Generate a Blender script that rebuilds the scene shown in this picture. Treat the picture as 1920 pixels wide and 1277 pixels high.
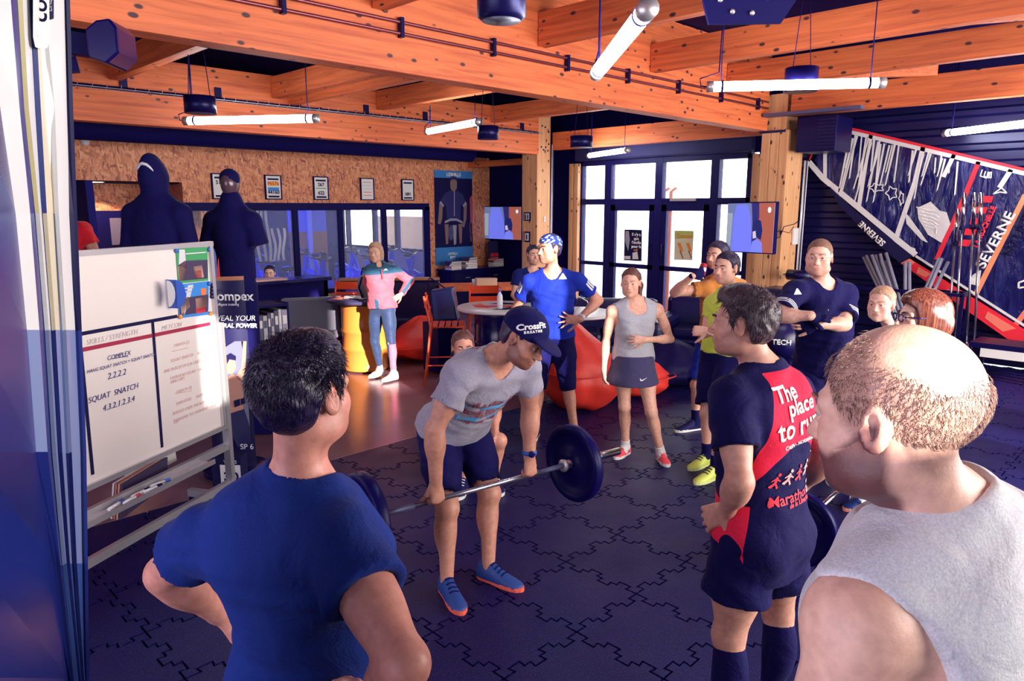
import bpy, bmesh, math, random
import numpy as np
from mathutils import Vector, Matrix
from mathutils.bvhtree import BVHTree
random.seed(7); np.random.seed(7)
for _o in list(bpy.data.objects): bpy.data.objects.remove(_o)
S = bpy.context.scene
C = S.collection
# ------------------------------------------------------------------ camera
F_PX = 1338.0; CXP = 960.0; CYP = 638.5; CAM_H = 2.05
PITCH = math.atan(251.5 / F_PX); SP, CP = math.sin(PITCH), math.cos(PITCH); R2 = math.sqrt(.5)
cam = bpy.data.cameras.new('camera'); camo = bpy.data.objects.new('camera', cam); C.objects.link(camo)
cam.sensor_width = 36; cam.lens = F_PX / 1920 * 36; cam.clip_start = .05; cam.clip_end = 200
camo.location = (0, 0, CAM_H); camo.rotation_euler = (math.pi/2 - PITCH, 0, -math.pi/4)
S.camera = camo
# ------------------------------------------------------------------ world, sun, exposure
S.view_settings.view_transform = 'Standard'; S.view_settings.look = 'None'
S.view_settings.exposure = 0.38; S.view_settings.gamma = 1.0; S.view_settings.use_curve_mapping = False
wd = bpy.data.worlds.new('world'); S.world = wd; wd.use_nodes = True
wn = wd.node_tree.nodes; wn['Background'].inputs[0].default_value = (.93, .96, 1.0, 1); wn['Background'].inputs[1].default_value = 4.5
sun = bpy.data.lights.new('sun', 'SUN'); suno = bpy.data.objects.new('sun', sun); C.objects.link(suno)
sun.energy = 12.0; sun.angle = math.radians(.6); sun.color = (1, .93, .82)
SUN_DIR = Vector((.21, .85, -.19)).normalized()
suno.rotation_euler = SUN_DIR.to_track_quat('-Z', 'Y').to_euler()
# ------------------------------------------------------------------ pixel -> place helpers (1920 x 1277 frame)
def ray(u, v):
    dv = v - CYP; fw = F_PX*CP - dv*SP
    return (u - CXP)/fw, -(F_PX*SP + dv*CP)/fw
def W(r, f, z): return Vector(((f + r)*R2, (f - r)*R2, z))        # camera right / forward / height -> world
def P(u, v, d):
    r, k = ray(u, v); return W(r*d, d, CAM_H + k*d)
def G(u, v, z=0.0):
    r, k = ray(u, v); return P(u, v, (z - CAM_H)/k)
def onX(u, v, X):
    r, k = ray(u, v); return P(u, v, X/((1 + r)*R2))
def onY(u, v, Y):
    r, k = ray(u, v); return P(u, v, Y/((1 - r)*R2))
UP = Vector((0, 0, 1))
def HV(r, f, z=0.0): return W(r, f, z).normalized()                # direction from camera right/forward/up
# ------------------------------------------------------------------ materials
NAVY = (.0040, .0022, .075)
MATS = {}
def nt(name):
    m = bpy.data.materials.new(name); m.use_nodes = True
    return m, m.node_tree, m.node_tree.nodes['Principled BSDF']
def mat(name, col, rough=.6, metal=0.0, bump=0.0, bscale=60.0, var=0.0, vscale=8.0, emit=None, estr=0.0, alpha=None, spec=None, coat=0.0):
    if name in MATS: return MATS[name]
    m, t, b = nt(name)
    b.inputs['Base Color'].default_value = (*col, 1); b.inputs['Roughness'].default_value = rough; b.inputs['Metallic'].default_value = metal
    if spec is None and max(col[:2]) < .045 and rough > .3 and metal < .2: spec = .12
    if spec is not None: b.inputs['Specular IOR Level'].default_value = spec
    if coat: b.inputs['Coat Weight'].default_value = coat
    if var or bump:
        tc = t.nodes.new('ShaderNodeTexCoord')
    if var:
        n = t.nodes.new('ShaderNodeTexNoise'); n.inputs['Scale'].default_value = vscale; n.inputs['Detail'].default_value = 5
        t.links.new(tc.outputs['Object'], n.inputs['Vector'])
        h = t.nodes.new('ShaderNodeMix'); h.data_type = 'RGBA'
        h.inputs[6].default_value = (*[c*(1 - var) for c in col], 1); h.inputs[7].default_value = (*[min(1, c*(1 + var)) for c in col], 1)
        t.links.new(n.outputs['Fac'], h.inputs[0]); t.links.new(h.outputs[2], b.inputs['Base Color'])
    if bump:
        n2 = t.nodes.new('ShaderNodeTexNoise'); n2.inputs['Scale'].default_value = bscale; n2.inputs['Detail'].default_value = 3
        t.links.new(tc.outputs['Object'], n2.inputs['Vector'])
        bp = t.nodes.new('ShaderNodeBump'); bp.inputs['Strength'].default_value = bump; bp.inputs['Distance'].default_value = .01
        t.links.new(n2.outputs['Fac'], bp.inputs['Height']); t.links.new(bp.outputs['Normal'], b.inputs['Normal'])
    if emit:
        b.inputs['Emission Color'].default_value = (*emit, 1); b.inputs['Emission Strength'].default_value = estr
    if alpha is not None: b.inputs['Alpha'].default_value = alpha
    MATS[name] = m; return m
def nodes(t, typ, **kw):
    n = t.nodes.new(typ)
    for k, v in kw.items():
        if k.startswith('i_'): n.inputs[k[2:].replace('_', ' ')].default_value = v
        else: setattr(n, k, v)
    return n
def ramp(t, stops):
    r = t.nodes.new('ShaderNodeValToRGB'); e = r.color_ramp.elements
    e[0].position, e[0].color = stops[0][0], (*stops[0][1], 1); e[1].position, e[1].color = stops[-1][0], (*stops[-1][1], 1)
    for p, c in stops[1:-1]:
        x = e.new(p); x.color = (*c, 1)
    return r
def wood_mat(name, axis, base, dark, knots=True):
    m, t, b = nt(name); L = t.links.new
    tc = nodes(t, 'ShaderNodeTexCoord'); mp = nodes(t, 'ShaderNodeMapping'); L(tc.outputs['Object'], mp.inputs[0])
    sc = [9, 9, 9]; sc[axis] = .45; mp.inputs['Scale'].default_value = sc
    n = nodes(t, 'ShaderNodeTexNoise', i_Scale=2.2, i_Detail=8.0, i_Roughness=.6, i_Distortion=.6); L(mp.outputs[0], n.inputs['Vector'])
    r = ramp(t, [(.3, dark), (.55, base), (.8, tuple(min(1, c*1.18) for c in base))]); L(n.outputs['Fac'], r.inputs[0])
    # lamella joints: thin darker lines every few centimetres of height
    out = r.outputs[0]
    if knots:
        mp2 = nodes(t, 'ShaderNodeMapping'); L(tc.outputs['Object'], mp2.inputs[0])
        s2 = [3.2, 3.2, 3.2]; s2[axis] = 1.7; mp2.inputs['Scale'].default_value = s2
        v = nodes(t, 'ShaderNodeTexVoronoi', i_Scale=3.0); L(mp2.outputs[0], v.inputs['Vector'])
        r2 = ramp(t, [(.13, (1, 1, 1)), (.19, (0, 0, 0))]); L(v.outputs['Distance'], r2.inputs[0])
        mx = nodes(t, 'ShaderNodeMix', data_type='RGBA'); L(r2.outputs[0], mx.inputs[0]); L(out, mx.inputs[6]); mx.inputs[7].default_value = (.07, .022, .03, 1); out = mx.outputs[2]
    L(out, b.inputs['Base Color']); b.inputs['Roughness'].default_value = .55
    bp = nodes(t, 'ShaderNodeBump', i_Strength=.15, i_Distance=.01); L(n.outputs['Fac'], bp.inputs['Height']); L(bp.outputs[0], b.inputs['Normal'])
    MATS[name] = m; return m
WB, WDK = (.78, .185, .06), (.50, .085, .035)
WOODX = wood_mat('wood_x', 0, WB, WDK); WOODY = wood_mat('wood_y', 1, WB, WDK); WOODZ = wood_mat('wood_z', 2, (.80, .43, .21), (.66, .29, .13))
def osb_mat():
    m, t, b = nt('osb'); L = t.links.new
    tc = nodes(t, 'ShaderNodeTexCoord'); last = None
    for k, (ang, sc, th) in enumerate(((.5, (34, 34, 10), .0), (-.6, (32, 32, 9), .5), (1.25, (30, 30, 8.5), .52), (.05, (42, 42, 11), .52))):
        mp = nodes(t, 'ShaderNodeMapping'); L(tc.outputs['Object'], mp.inputs[0]); mp.inputs['Rotation'].default_value = (0, ang, 0); mp.inputs['Location'].default_value = (k*3.7, 0, k*1.3)
        m2 = nodes(t, 'ShaderNodeMapping'); L(mp.outputs[0], m2.inputs[0]); m2.inputs['Scale'].default_value = sc
        v = nodes(t, 'ShaderNodeTexVoronoi', i_Scale=1.0); L(m2.outputs[0], v.inputs['Vector']); sp = nodes(t, 'ShaderNodeSeparateColor'); L(v.outputs['Color'], sp.inputs[0])
        if last is None: last = sp.outputs[0]
        else:
            gt = nodes(t, 'ShaderNodeMath', operation='GREATER_THAN'); L(sp.outputs[1], gt.inputs[0]); gt.inputs[1].default_value = th
            mx = nodes(t, 'ShaderNodeMix'); L(gt.outputs[0], mx.inputs[0]); L(last, mx.inputs[2]); L(sp.outputs[0], mx.inputs[3]); last = mx.outputs[0]
    r = ramp(t, [(.0, (.30, .075, .055)), (.2, (.55, .18, .09)), (.6, (.68, .25, .125)), (1.0, (.80, .36, .19))]); L(last, r.inputs[0])
    L(r.outputs[0], b.inputs['Base Color']); b.inputs['Roughness'].default_value = .6
    bp = nodes(t, 'ShaderNodeBump', i_Strength=.2, i_Distance=.008); L(last, bp.inputs['Height']); L(bp.outputs[0], b.inputs['Normal'])
    MATS['osb'] = m; return m
OSB = osb_mat()
def rubber_mat():
    m, t, b = nt('rubber_tile'); L = t.links.new
    tc = nodes(t, 'ShaderNodeTexCoord'); g = nodes(t, 'ShaderNodeNewGeometry')
    n = nodes(t, 'ShaderNodeTexNoise', i_Scale=170.0, i_Detail=3.0); L(g.outputs['Position'], n.inputs['Vector'])
    n2 = nodes(t, 'ShaderNodeTexNoise', i_Scale=3.0, i_Detail=4.0); L(g.outputs['Position'], n2.inputs['Vector'])
    r = ramp(t, [(.44, (.0038, .0025, .062)), (.60, (.009, .008, .085)), (.72, (.09, .09, .24))]); L(n.outputs['Fac'], r.inputs[0])
    L(r.outputs[0], b.inputs['Base Color'])
    rr = nodes(t, 'ShaderNodeMapRange', i_From_Min=.3, i_From_Max=.7, i_To_Min=.36, i_To_Max=.50); L(n2.outputs['Fac'], rr.inputs[0]); L(rr.outputs[0], b.inputs['Roughness'])
    bp = nodes(t, 'ShaderNodeBump', i_Strength=.5, i_Distance=.004); L(n.outputs['Fac'], bp.inputs['Height']); L(bp.outputs[0], b.inputs['Normal'])
    b.inputs['Specular IOR Level'].default_value = .20
    MATS['rubber_tile'] = m; return m
RUBBER = rubber_mat()
BLACK = mat('navy_black', NAVY, .6); BLACKG = mat('navy_black_gloss', NAVY, .22); BLACKM = mat('black_metal', (.006, .004, .07), .35, .3, spec=.3)
DARKWALL = mat('dark_wall', (.0045, .0025, .075), .75)
WHITE = mat('white_paint', (.8, .79, .8), .45); ALU = mat('aluminium', (.62, .6, .62), .35, .7); CHROME = mat('chrome', (.75, .75, .8), .15, 1.0)
CONCRETE = mat('polished_concrete', (.24, .115, .145), .22, var=.25, vscale=2.5, bump=.05, bscale=90)
GREYCLOTH = mat('grey_fabric', (.21, .20, .27), .9, bump=.3, bscale=300)
LEATHER = mat('black_leather', (.005, .003, .06), .28, bump=.2, bscale=180)
ORANGE = mat('orange_metal', (.80, .085, .03), .35); ORANGEP = mat('orange_barrel', (.80, .25, .05), .22)
REDFAB = mat('red_nylon', (.85, .045, .03), .45, bump=.25, bscale=14)
GLASS = mat('window_glass', (1, 1, 1), .02); 
_b = GLASS.node_tree.nodes['Principled BSDF']; _b.inputs['Alpha'].default_value = .10; _b.inputs['Base Color'].default_value = (.75, .85, 1, 1)
BLUEGLASS = mat('blue_tinted_glass', (.10, .14, .6), .03); BLUEGLASS.node_tree.nodes['Principled BSDF'].inputs['Alpha'].default_value = .22
TUBE = mat('tube_light', (1, 1, 1), .5, emit=(.93, .95, 1.0), estr=26.0)
# ------------------------------------------------------------------ object helpers
ORG = {}
def tag(o, label=None, cat=None, group=None, kind=None):
    if label: o['label'] = label
    if cat: o['category'] = cat
    if group: o['group'] = group
    if kind: o['kind'] = kind
    return o
def thing(name, loc, label, cat, group=None, kind=None):
    o = bpy.data.objects.new(name, None); C.objects.link(o); o.location = loc; o.empty_display_size = .1
    ORG[o.name] = Vector(loc); return tag(o, label, cat, group, kind)
def org(p): return ORG.get(p.name, Vector((0, 0, 0))) if p else Vector((0, 0, 0))
def link(name, me, parent=None, mats=()):
    o = bpy.data.objects.new(name, me); C.objects.link(o)
    for m in (mats if isinstance(mats, (list, tuple)) else [mats]): me.materials.append(m)
    if parent: o.parent = parent; ORG[o.name] = org(parent)
    return o
class MB:
    def __init__(s): s.v = []; s.f = []; s.m = []; s.sm = []
    def add(s, vs, fs, mi=0, smooth=False):
        b = len(s.v); s.v += [tuple(x) for x in vs]
        for f in fs: s.f.append(tuple(b + i for i in f)); s.m.append(mi); s.sm.append(smooth)
    def box(s, c, d, mi=0, M=None):
        x, y, z = d[0]/2, d[1]/2, d[2]/2; c = Vector(c)
        vs = [Vector((a*x, b*y, e*z)) for e in (-1, 1) for b in (-1, 1) for a in (-1, 1)]
        if M is not None: vs = [M @ q for q in vs]
        s.add([c + q for q in vs], [(0, 2, 3, 1), (4, 5, 7, 6), (0, 1, 5, 4), (2, 6, 7, 3), (0, 4, 6, 2), (1, 3, 7, 5)], mi); return s
    def span(s, a, b, mi=0): return s.box([(a[i] + b[i])/2 for i in range(3)], [abs(a[i] - b[i]) for i in range(3)], mi)
    def bar(s, a, b, w, h, mi=0, up=UP):                          # box beam from a to b
        a, b = Vector(a), Vector(b); d = b - a; L = d.length; d.normalize()
        x = d.cross(up); x = x.normalized() if x.length > 1e-4 else Vector((1, 0, 0)); z = x.cross(d)
        M = Matrix((x, d, z)).transposed(); return s.box((a + b)/2, (w, L, h), mi, M)
    def tube(s, pts, r, n=10, mi=0, cap=True, smooth=True):
        pts = [Vector(p) for p in pts]; N = len(pts); rs = r if isinstance(r, (list, tuple)) else [r]*N
        ref = None; vs = []
        for i, p in enumerate(pts):
            t = (pts[min(i + 1, N - 1)] - pts[max(i - 1, 0)]).normalized()
            if ref is None: ref = t.cross(UP) if abs(t.z) < .95 else t.cross(Vector((1, 0, 0)))
            x = (ref - t*ref.dot(t)).normalized(); ref = x; y = t.cross(x)
            vs += [p + (x*math.cos(2*math.pi*k/n) + y*math.sin(2*math.pi*k/n))*rs[i] for k in range(n)]
        fs = [(i*n + k, i*n + (k + 1) % n, (i + 1)*n + (k + 1) % n, (i + 1)*n + k) for i in range(N - 1) for k in range(n)]
        s.add(vs, fs, mi, smooth)
        if cap:
            b = len(s.v) - N*n
            s.f.append(tuple(b + k for k in reversed(range(n)))); s.m.append(mi); s.sm.append(False)
            s.f.append(tuple(b + (N - 1)*n + k for k in range(n))); s.m.append(mi); s.sm.append(False)
        return s
    def lathe(s, c, prof, n=32, mi=0, axis=UP, smooth=True, closed=False):   # prof: (radius, height) list
        c = Vector(c); ax = Vector(axis).normalized(); x = ax.orthogonal().normalized(); y = ax.cross(x)
        vs = [c + ax*h + (x*math.cos(2*math.pi*k/n) + y*math.sin(2*math.pi*k/n))*r for r, h in prof for k in range(n)]
        N = len(prof)
        fs = [(i*n + k, i*n + (k + 1) % n, (i + 1)*n + (k + 1) % n, (i + 1)*n + k) for i in range(N - 1) for k in range(n)]
        s.add(vs, fs, mi, smooth); b = len(s.v) - N*n
        if prof[0][0] > 1e-5: s.f.append(tuple(b + k for k in reversed(range(n)))); s.m.append(mi); s.sm.append(False)
        if prof[-1][0] > 1e-5: s.f.append(tuple(b + (N - 1)*n + k for k in range(n))); s.m.append(mi); s.sm.append(False)
        return s
    def prism(s, poly, nrm, th, mi=0):                             # planar polygon (world points) thickened along nrm
        nrm = Vector(nrm).normalized()*th; n = len(poly); vs = [Vector(p) for p in poly] + [Vector(p) + nrm for p in poly]
        s.add(vs, [tuple(reversed(range(n))), tuple(range(n, 2*n))] + [(i, (i + 1) % n, n + (i + 1) % n, n + i) for i in range(n)], mi); return s
    def ball(s, c, r, mi=0, n=12, M=None):
        rx, ry, rz = r if isinstance(r, (tuple, list)) else (r, r, r); c = Vector(c); vs = []; m = n//2
        for i in range(m + 1):
            for k in range(n):
                a = math.pi*i/m; b = 2*math.pi*k/n; q = Vector((rx*math.sin(a)*math.cos(b), ry*math.sin(a)*math.sin(b), rz*math.cos(a)))
                vs.append(c + (M @ q if M is not None else q))
        s.add(vs, [(i*n + k, (i + 1)*n + k, (i + 1)*n + (k + 1) % n, i*n + (k + 1) % n) for i in range(m) for k in range(n)], mi, True); return s
    def grid(s, f, nu, nv, mi=0, smooth=True):                     # f(a,b) a,b in 0..1
        vs = [f(i/nu, j/nv) for i in range(nu + 1) for j in range(nv + 1)]
        s.add(vs, [(i*(nv + 1) + j, (i + 1)*(nv + 1) + j, (i + 1)*(nv + 1) + j + 1, i*(nv + 1) + j + 1) for i in range(nu) for j in range(nv)], mi, smooth); return s
    def build(s, name, mats, parent=None, bevel=0.0, **kw):
        o_ = org(parent); me = bpy.data.meshes.new(name)
        me.from_pydata([(a - o_.x, b - o_.y, c - o_.z) for a, b, c in s.v], [], s.f)
        me.polygons.foreach_set('material_index', s.m); me.polygons.foreach_set('use_smooth', s.sm); me.update()
        o = link(name, me, parent, mats)
        bm = bmesh.new(); bm.from_mesh(me); bmesh.ops.recalc_face_normals(bm, faces=bm.faces); bm.to_mesh(me); bm.free()
        if bevel:
            md = o.modifiers.new('bevel', 'BEVEL'); md.width = bevel; md.segments = 2; md.limit_method = 'ANGLE'; md.angle_limit = .9
        return tag(o, **kw) if kw else o
def rebase(o, loc):                                                # give a top-level mesh an origin at its base
    loc = Vector(loc); o.data.transform(Matrix.Translation(-loc)); o.location = loc; ORG[o.name] = loc; return o
def dup(root, loc, rotz=0.0, label=None, group=None, name=None):
    def cp(o, parent):
        c = o.copy(); C.objects.link(c)
        if parent: c.parent = parent
        for ch in o.children: cp(ch, c)
        return c
    r = cp(root, None); r.location = loc; r.rotation_euler = (0, 0, rotz); ORG[r.name] = Vector(loc)
    if label: r['label'] = label
    if group: r['group'] = group
    return r
def text_mesh(txt, size, bold=0.0, shear=0.0, align='CENTER', spacing=1.0):
    cu = bpy.data.curves.new('t', 'FONT'); cu.body = txt; cu.size = size; cu.align_x = align; cu.align_y = 'CENTER'; cu.offset = bold; cu.shear = shear; cu.resolution_u = 3; cu.space_character = spacing
    o = bpy.data.objects.new('t', cu); C.objects.link(o)
    dg = bpy.context.evaluated_depsgraph_get(); me = bpy.data.meshes.new_from_object(o.evaluated_get(dg))
    bpy.data.objects.remove(o); bpy.data.curves.remove(cu); return me
def text(name, txt, c, right, up, size, m, parent=None, bold=0.0, shear=0.0, align='CENTER', th=.0015, spacing=1.0, sx=1.0, **kw):
    """lettering standing on a flat face: local x -> right, local y -> up"""
    me = text_mesh(txt, size, bold, shear, align, spacing); right = Vector(right).normalized(); up = Vector(up).normalized(); n = right.cross(up)
    bm = bmesh.new(); bm.from_mesh(me)
    if th:
        r = bmesh.ops.extrude_face_region(bm, geom=bm.faces[:]); bmesh.ops.translate(bm, verts=[e for e in r['geom'] if isinstance(e, bmesh.types.BMVert)], vec=(0, 0, th))
    o_ = org(parent); c = Vector(c)
    for v in bm.verts: v.co = c - o_ + right*v.co.x*sx + up*v.co.y + n*v.co.z
    bm.to_mesh(me); bm.free(); me.materials.clear(); me.name = name
    o = link(name, me, parent, m); return tag(o, **kw) if kw else o
def poly_plate(name, pts, c, right, up, m, parent, th=.0015):     # flat print: polygon given in (x, y) of a face
    right = Vector(right).normalized(); up = Vector(up).normalized(); n = right.cross(up); c = Vector(c)
    return MB().prism([c + right*x + up*y for x, y in pts], n, th).build(name, m, parent)
# ------------------------------------------------------------------ fill lights added out of view
def area(name, loc, aim, sx, sy, power, col):
    l = bpy.data.lights.new(name, 'AREA'); l.shape = 'RECTANGLE'; l.size, l.size_y = sx, sy; l.energy = power; l.color = col
    o = bpy.data.objects.new(name, l); C.objects.link(o); o.location = loc; o.rotation_euler = (Vector(aim) - Vector(loc)).to_track_quat('-Z', 'Y').to_euler(); return o
area('fill_side_light', (6.0, -2.8, 1.9), (5.2, 4, 1.0), 7.0, 2.8, 700, (1, .92, .87))  # unseen fill added for the light from the right
area('fill_rear_light', (-2.8, 2.2, 2.0), (4, 3.5, 1.2), 5.0, 2.4, 150, (.86, .80, 1.0))  # fill added behind the camera; no door stands there
# ------------------------------------------------------------------ SETTING
def struct(mb, name, m, **kw): return mb.build(name, m, None, kind='structure', **kw)
XW, YW, YB1, YB2 = 11.0, 11.7, 4.86, 9.3
floor = struct(MB().span((-3.2, -3.2, -.2), (XW + 3, 18, -.018)), 'floor', CONCRETE)
struct(MB().span((-3.2, -3.2, 4.15), (XW + .3, 12, 4.3)), 'ceiling', DARKWALL)
# puzzle mats: every tile its own part of the floor
T0X, T0Y, TS = 2.965, 2.02, .4975
def edge_profile(n=3):
    pts = []
    for i in range(n):                                             # dovetail teeth, symmetric about the edge line
        a = i/n; w = 1/n
        pts += [(a + w*.20, 0), (a + w*.14, .075), (a + w*.86, .075), (a + w*.80, 0)] if i % 2 == 0 else [(a + w*.20, 0), (a + w*.14, -.075), (a + w*.86, -.075), (a + w*.80, 0)]
    return pts
EP = edge_profile(4)
def tile_outline(flat_top, g=.0055):
    E = [(.10 + .80*t, k) for t, k in EP]
    o = [(0, 0)] + [(t, k) for t, k in E] + [(1, 0)] + [(1 + k, t) for t, k in E] + [(1, 1)] + ([] if flat_top else [(t, 1 + k) for t, k in reversed(E)]) + [(0, 1)] + [(k, t) for t, k in reversed(E)]
    o = [Vector((x*TS, y*TS)) for x, y in o]; n = len(o); r_ = []
    for i in range(n):                                             # inset so that every joint is open
        d0, d1 = (o[i] - o[i - 1]).normalized(), (o[(i + 1) % n] - o[i]).normalized(); n0, n1 = Vector((-d0.y, d0.x)), Vector((-d1.y, d1.x)); m_ = (n0 + n1); m_ = m_/max(.5, m_.length_squared/2); r_.append(o[i] + m_*g)
    return [(v.x, v.y) for v in r_]
def tile_mesh(flat):
    mb = MB(); ol = tile_outline(flat); n = len(ol)
    vs = [(x, y, 0) for x, y in ol] + [(x, y, .018) for x, y in ol]
    mb.add(vs, [tuple(range(n, 2*n))] + [(i, (i + 1) % n, n + (i + 1) % n, n + i) for i in range(n)])
    me = bpy.data.meshes.new('floor_tile'); me.from_pydata(mb.v, [], mb.f); me.materials.append(RUBBER); return me
MB().span((T0X - 9*TS, -3.0, -.0178), (XW - .05, 5.0, -.016)).build('underlay', mat('underlay_black', (.002, .0015, .012), .95, spec=.02), floor)
TM, TMF = tile_mesh(False), tile_mesh(True)
for i in range(-9, 16):
    for j in range(-6, 6):
        x, y = T0X + i*TS, T0Y + j*TS; r, f = (x - y)*R2, (x + y + TS)*R2
        if f < 2.3 or abs(r)/max(f, .1) > .90: continue
        o = bpy.data.objects.new('floor_tile', TMF if j == 5 else TM); C.objects.link(o); o.location = (x, y, -.018); o.parent = floor
struct(MB().span((T0X - 4*TS, 5.006, -.018), (XW - .1, 5.035, -.012)), 'trim_1', ALU)
# back wall: chipboard with the studio glazing and the reception alcove
gx0, gx1, gz0, gz1 = 5.0, onY(800, 390, YW).x, .55, 2.04
wb = MB(); ax0, ax1 = 1.2, onY(340, 330, YW).x
wb.span((ax1, YW, gz1), (XW + .05, YW + .12, 3.08)); wb.span((-3.2, YW, 2.42), (ax1, YW + .12, 3.08)); wb.span((gx1, YW, 0), (XW + .05, YW + .12, gz1)); wb.span((ax1, YW, 0), (gx1, YW + .12, gz0)); wb.span((ax1, YW, gz0), (gx0 - .6, YW + .12, gz1))
wall_back = struct(wb, 'wall_back', OSB)
struct(MB().span((-3.2, YW - .02, 3.08), (XW + .1, YW + .14, 4.15)), 'trim_2', DARKWALL)
struct(MB().span((-3.2, YW + 1.5, 0), (ax1 + .4, YW + 1.6, 2.6)).span((ax1 + .3, YW + .12, 0), (ax1 + .4, YW + 1.5, 2.6)), 'wall_alcove', OSB)
struct(MB().span((-3.2, YW + .12, 2.42), (ax1 + .3, YW + 1.6, 2.5)), 'ceiling_alcove', DARKWALL)
p = onY(178, 329, YW + .6); t = thing('downlight', (p.x, p.y, 2.405), 'round recessed downlight glowing in the dark soffit behind the black hooded jacket', 'lamp')
MB().lathe((p.x, p.y, 2.41), [(.12, .01), (.13, 0), (.10, 0)], 24).build('rim', WHITE, t); MB().lathe((p.x, p.y, 2.41), [(.0, .0), (.1, .0)], 24).build('diffuser', mat('warm_lamp', (1, .8, .6), .5, emit=(1, .72, .5), estr=12), t)
pl = bpy.data.lights.new('downlight_glow', 'SPOT'); pl.energy = 60; pl.color = (1, .7, .45); pl.spot_size = 2.4; po = bpy.data.objects.new('downlight_glow', pl); C.objects.link(po); po.location = (p.x, p.y + .35, 2.36)
# alcove service hatch
p = onY(216, 410, YW + 1.48); t = thing('service_hatch', (p.x, YW + 1.47, 1.5), 'dark framed hatch in the chipboard wall under the soffit', 'hatch')
MB().span((p.x - .45, YW + 1.44, 1.35), (p.x + .28, YW + 1.5, 1.98)).build('frame', BLACK, t); MB().span((p.x - .1, YW + 1.42, 1.42), (p.x + .2, YW + 1.445, 1.86)).build('shutter', mat('lilac_grey', (.16, .13, .24), .6), t)
MB().span((p.x - .55, YW + 1.45, 1.72), (p.x - .46, YW + 1.49, 1.9)).build('notice', WHITE, t)
# studio glazing (window_1): frame, mullions, panes
w1 = thing('window_1', (gx0, YW, gz0), None, None, kind='structure')
mbf = MB(); fy = YW + .02
mbf.span((gx0 - .7, fy - .04, gz1 - .06), (gx1 + .05, fy + .06, gz1 + .07)); mbf.span((gx0 - .7, fy - .04, gz0 - .08), (gx1 + .05, fy + .06, gz0))
mbf.span((gx1 - .06, fy - .04, gz0), (gx1 + .06, fy + .06, gz1)); mbf.build('window_frame', BLACK, w1)
cuts = [gx0 - .7] + [onY(u, 450, YW).x for u in (470, 556, 640, 722)] + [gx1]
for a in cuts[1:-1]: MB().span((a - .05, fy - .03, gz0), (a + .05, fy + .05, gz1)).build('mullion', BLACK, w1)
for a, b in zip(cuts[:-1], cuts[1:]): MB().span((a + .05, fy + .01, gz0), (b - .05, fy + .018, gz1 - .06)).build('pane', GLASS, w1)
# studio behind the glass
SX0, SY1 = 3.2, 17.6
struct(MB().span((SX0 - .1, SY1, -.02), (XW, SY1 + .1, 3.2)).span((SX0 - .1, YW + .12, 0), (SX0, SY1, 3.2)), 'wall_studio', mat('studio_blue_wall', (.012, .012, .16), .7))
struct(MB().span((SX0 - .1, YW + .1, 3.1), (XW + .1, SY1, 3.2)), 'ceiling_studio', DARKWALL)
area('studio_blue_lamp', (6.4, 15.0, 3.0), (6.4, 14.9, 0), 4.0, 3.0, 240, (.05, .10, 1.0))
# far studio side: wood posts and tall lights on the same outside wall
ws = MB(); sw = [12.3, 12.75, 13.0, 14.1, 14.3, 15.6, 15.8, 17.6]
ws.span((XW, 11.75, 0), (XW + .12, SY1, .95)); ws.span((XW, 11.75, 2.4), (XW + .12, SY1, 3.2)); ws.span((XW, 11.75, .95), (XW + .12, 12.0, 2.4))
struct(ws, 'wall_studio_window', mat('cream_wall', (.72, .55, .40), .8))
w3 = thing('window_3', (XW, 14, .95), None, None, kind='structure')
for y in (12.0, 12.5, 13.5, 14.0, 15.2, 16.2, 17.5): MB().span((XW - .02, y - .05, .95), (XW + .1, y + .05, 2.4)).build('mullion', BLACK, w3)
MB().span((XW - .02, 12.0, .95), (XW + .1, SY1, 1.0)).build('sill', BLACK, w3)
for a, b in ((12.05, 12.45), (12.55, 13.45), (13.55, 14.15), (14.05, 15.15), (15.25, 16.15), (16.25, 17.45)): MB().span((XW + .04, a, 1.0), (XW + .05, b, 2.4)).build('pane', GLASS, w3)
struct(MB().span((XW + 2.2, 11.9, -.1), (XW + 2.35, 19.5, 1.75)).span((XW + 2.2, 13.1, 1.75), (XW + 2.35, 14.0, 2.6)), 'wall_yard', mat('yard_wall', (.17, .115, .075), .8))
# entrance wall
roof_ = None; ey0, ey1 = onX(1411, 287, XW).y, onX(1090, 306, XW).y; ez = 2.88
we = MB(); we.span((XW, ey1, 0), (XW + .14, YW + .1, 4.15)); we.span((XW, 4.9, ez + .02), (XW + .14, ey1, 4.15)); we.span((XW, 4.9, 0), (XW + .14, ey0 - .12, ez + .02))
struct(we, 'wall_entrance', DARKWALL)
struct(MB().span((XW - .16, ey0 - .05, ez + .02), (XW, ey1 + .05, ez + .30)), 'trim_3', mat('roller_box', (.03, .03, .12), .45), bevel=.03)
w2 = thing('window_2', (XW, ey0, 0), None, None, kind='structure')
ey = [onX(u, 340, XW).y for u in (1142, 1237, 1342)]                # mullions, left to right in the photograph
zt = 2.14
FRM = mat('window_frame_blue', (.012, .01, .10), .4)
mb = MB(); mb.span((XW - .03, ey0, ez - .07), (XW + .09, ey1, ez + .02)); mb.span((XW - .03, ey0, zt - .06), (XW + .09, ey1, zt + .05)); mb.span((XW - .03, ey0, 0), (XW + .09, ey1, .09))
mb.span((XW - .03, ey0 - .04, 0), (XW + .09, ey0 + .06, ez)); mb.span((XW - .03, ey1 - .06, 0), (XW + .09, ey1 + .04, ez)); mb.build('window_frame', FRM, w2)
for y in ey: MB().span((XW - .035, y - .075, 0), (XW + .09, y + .075, ez)).build('mullion', FRM, w2)
ys = [ey1] + ey + [ey0]
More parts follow.
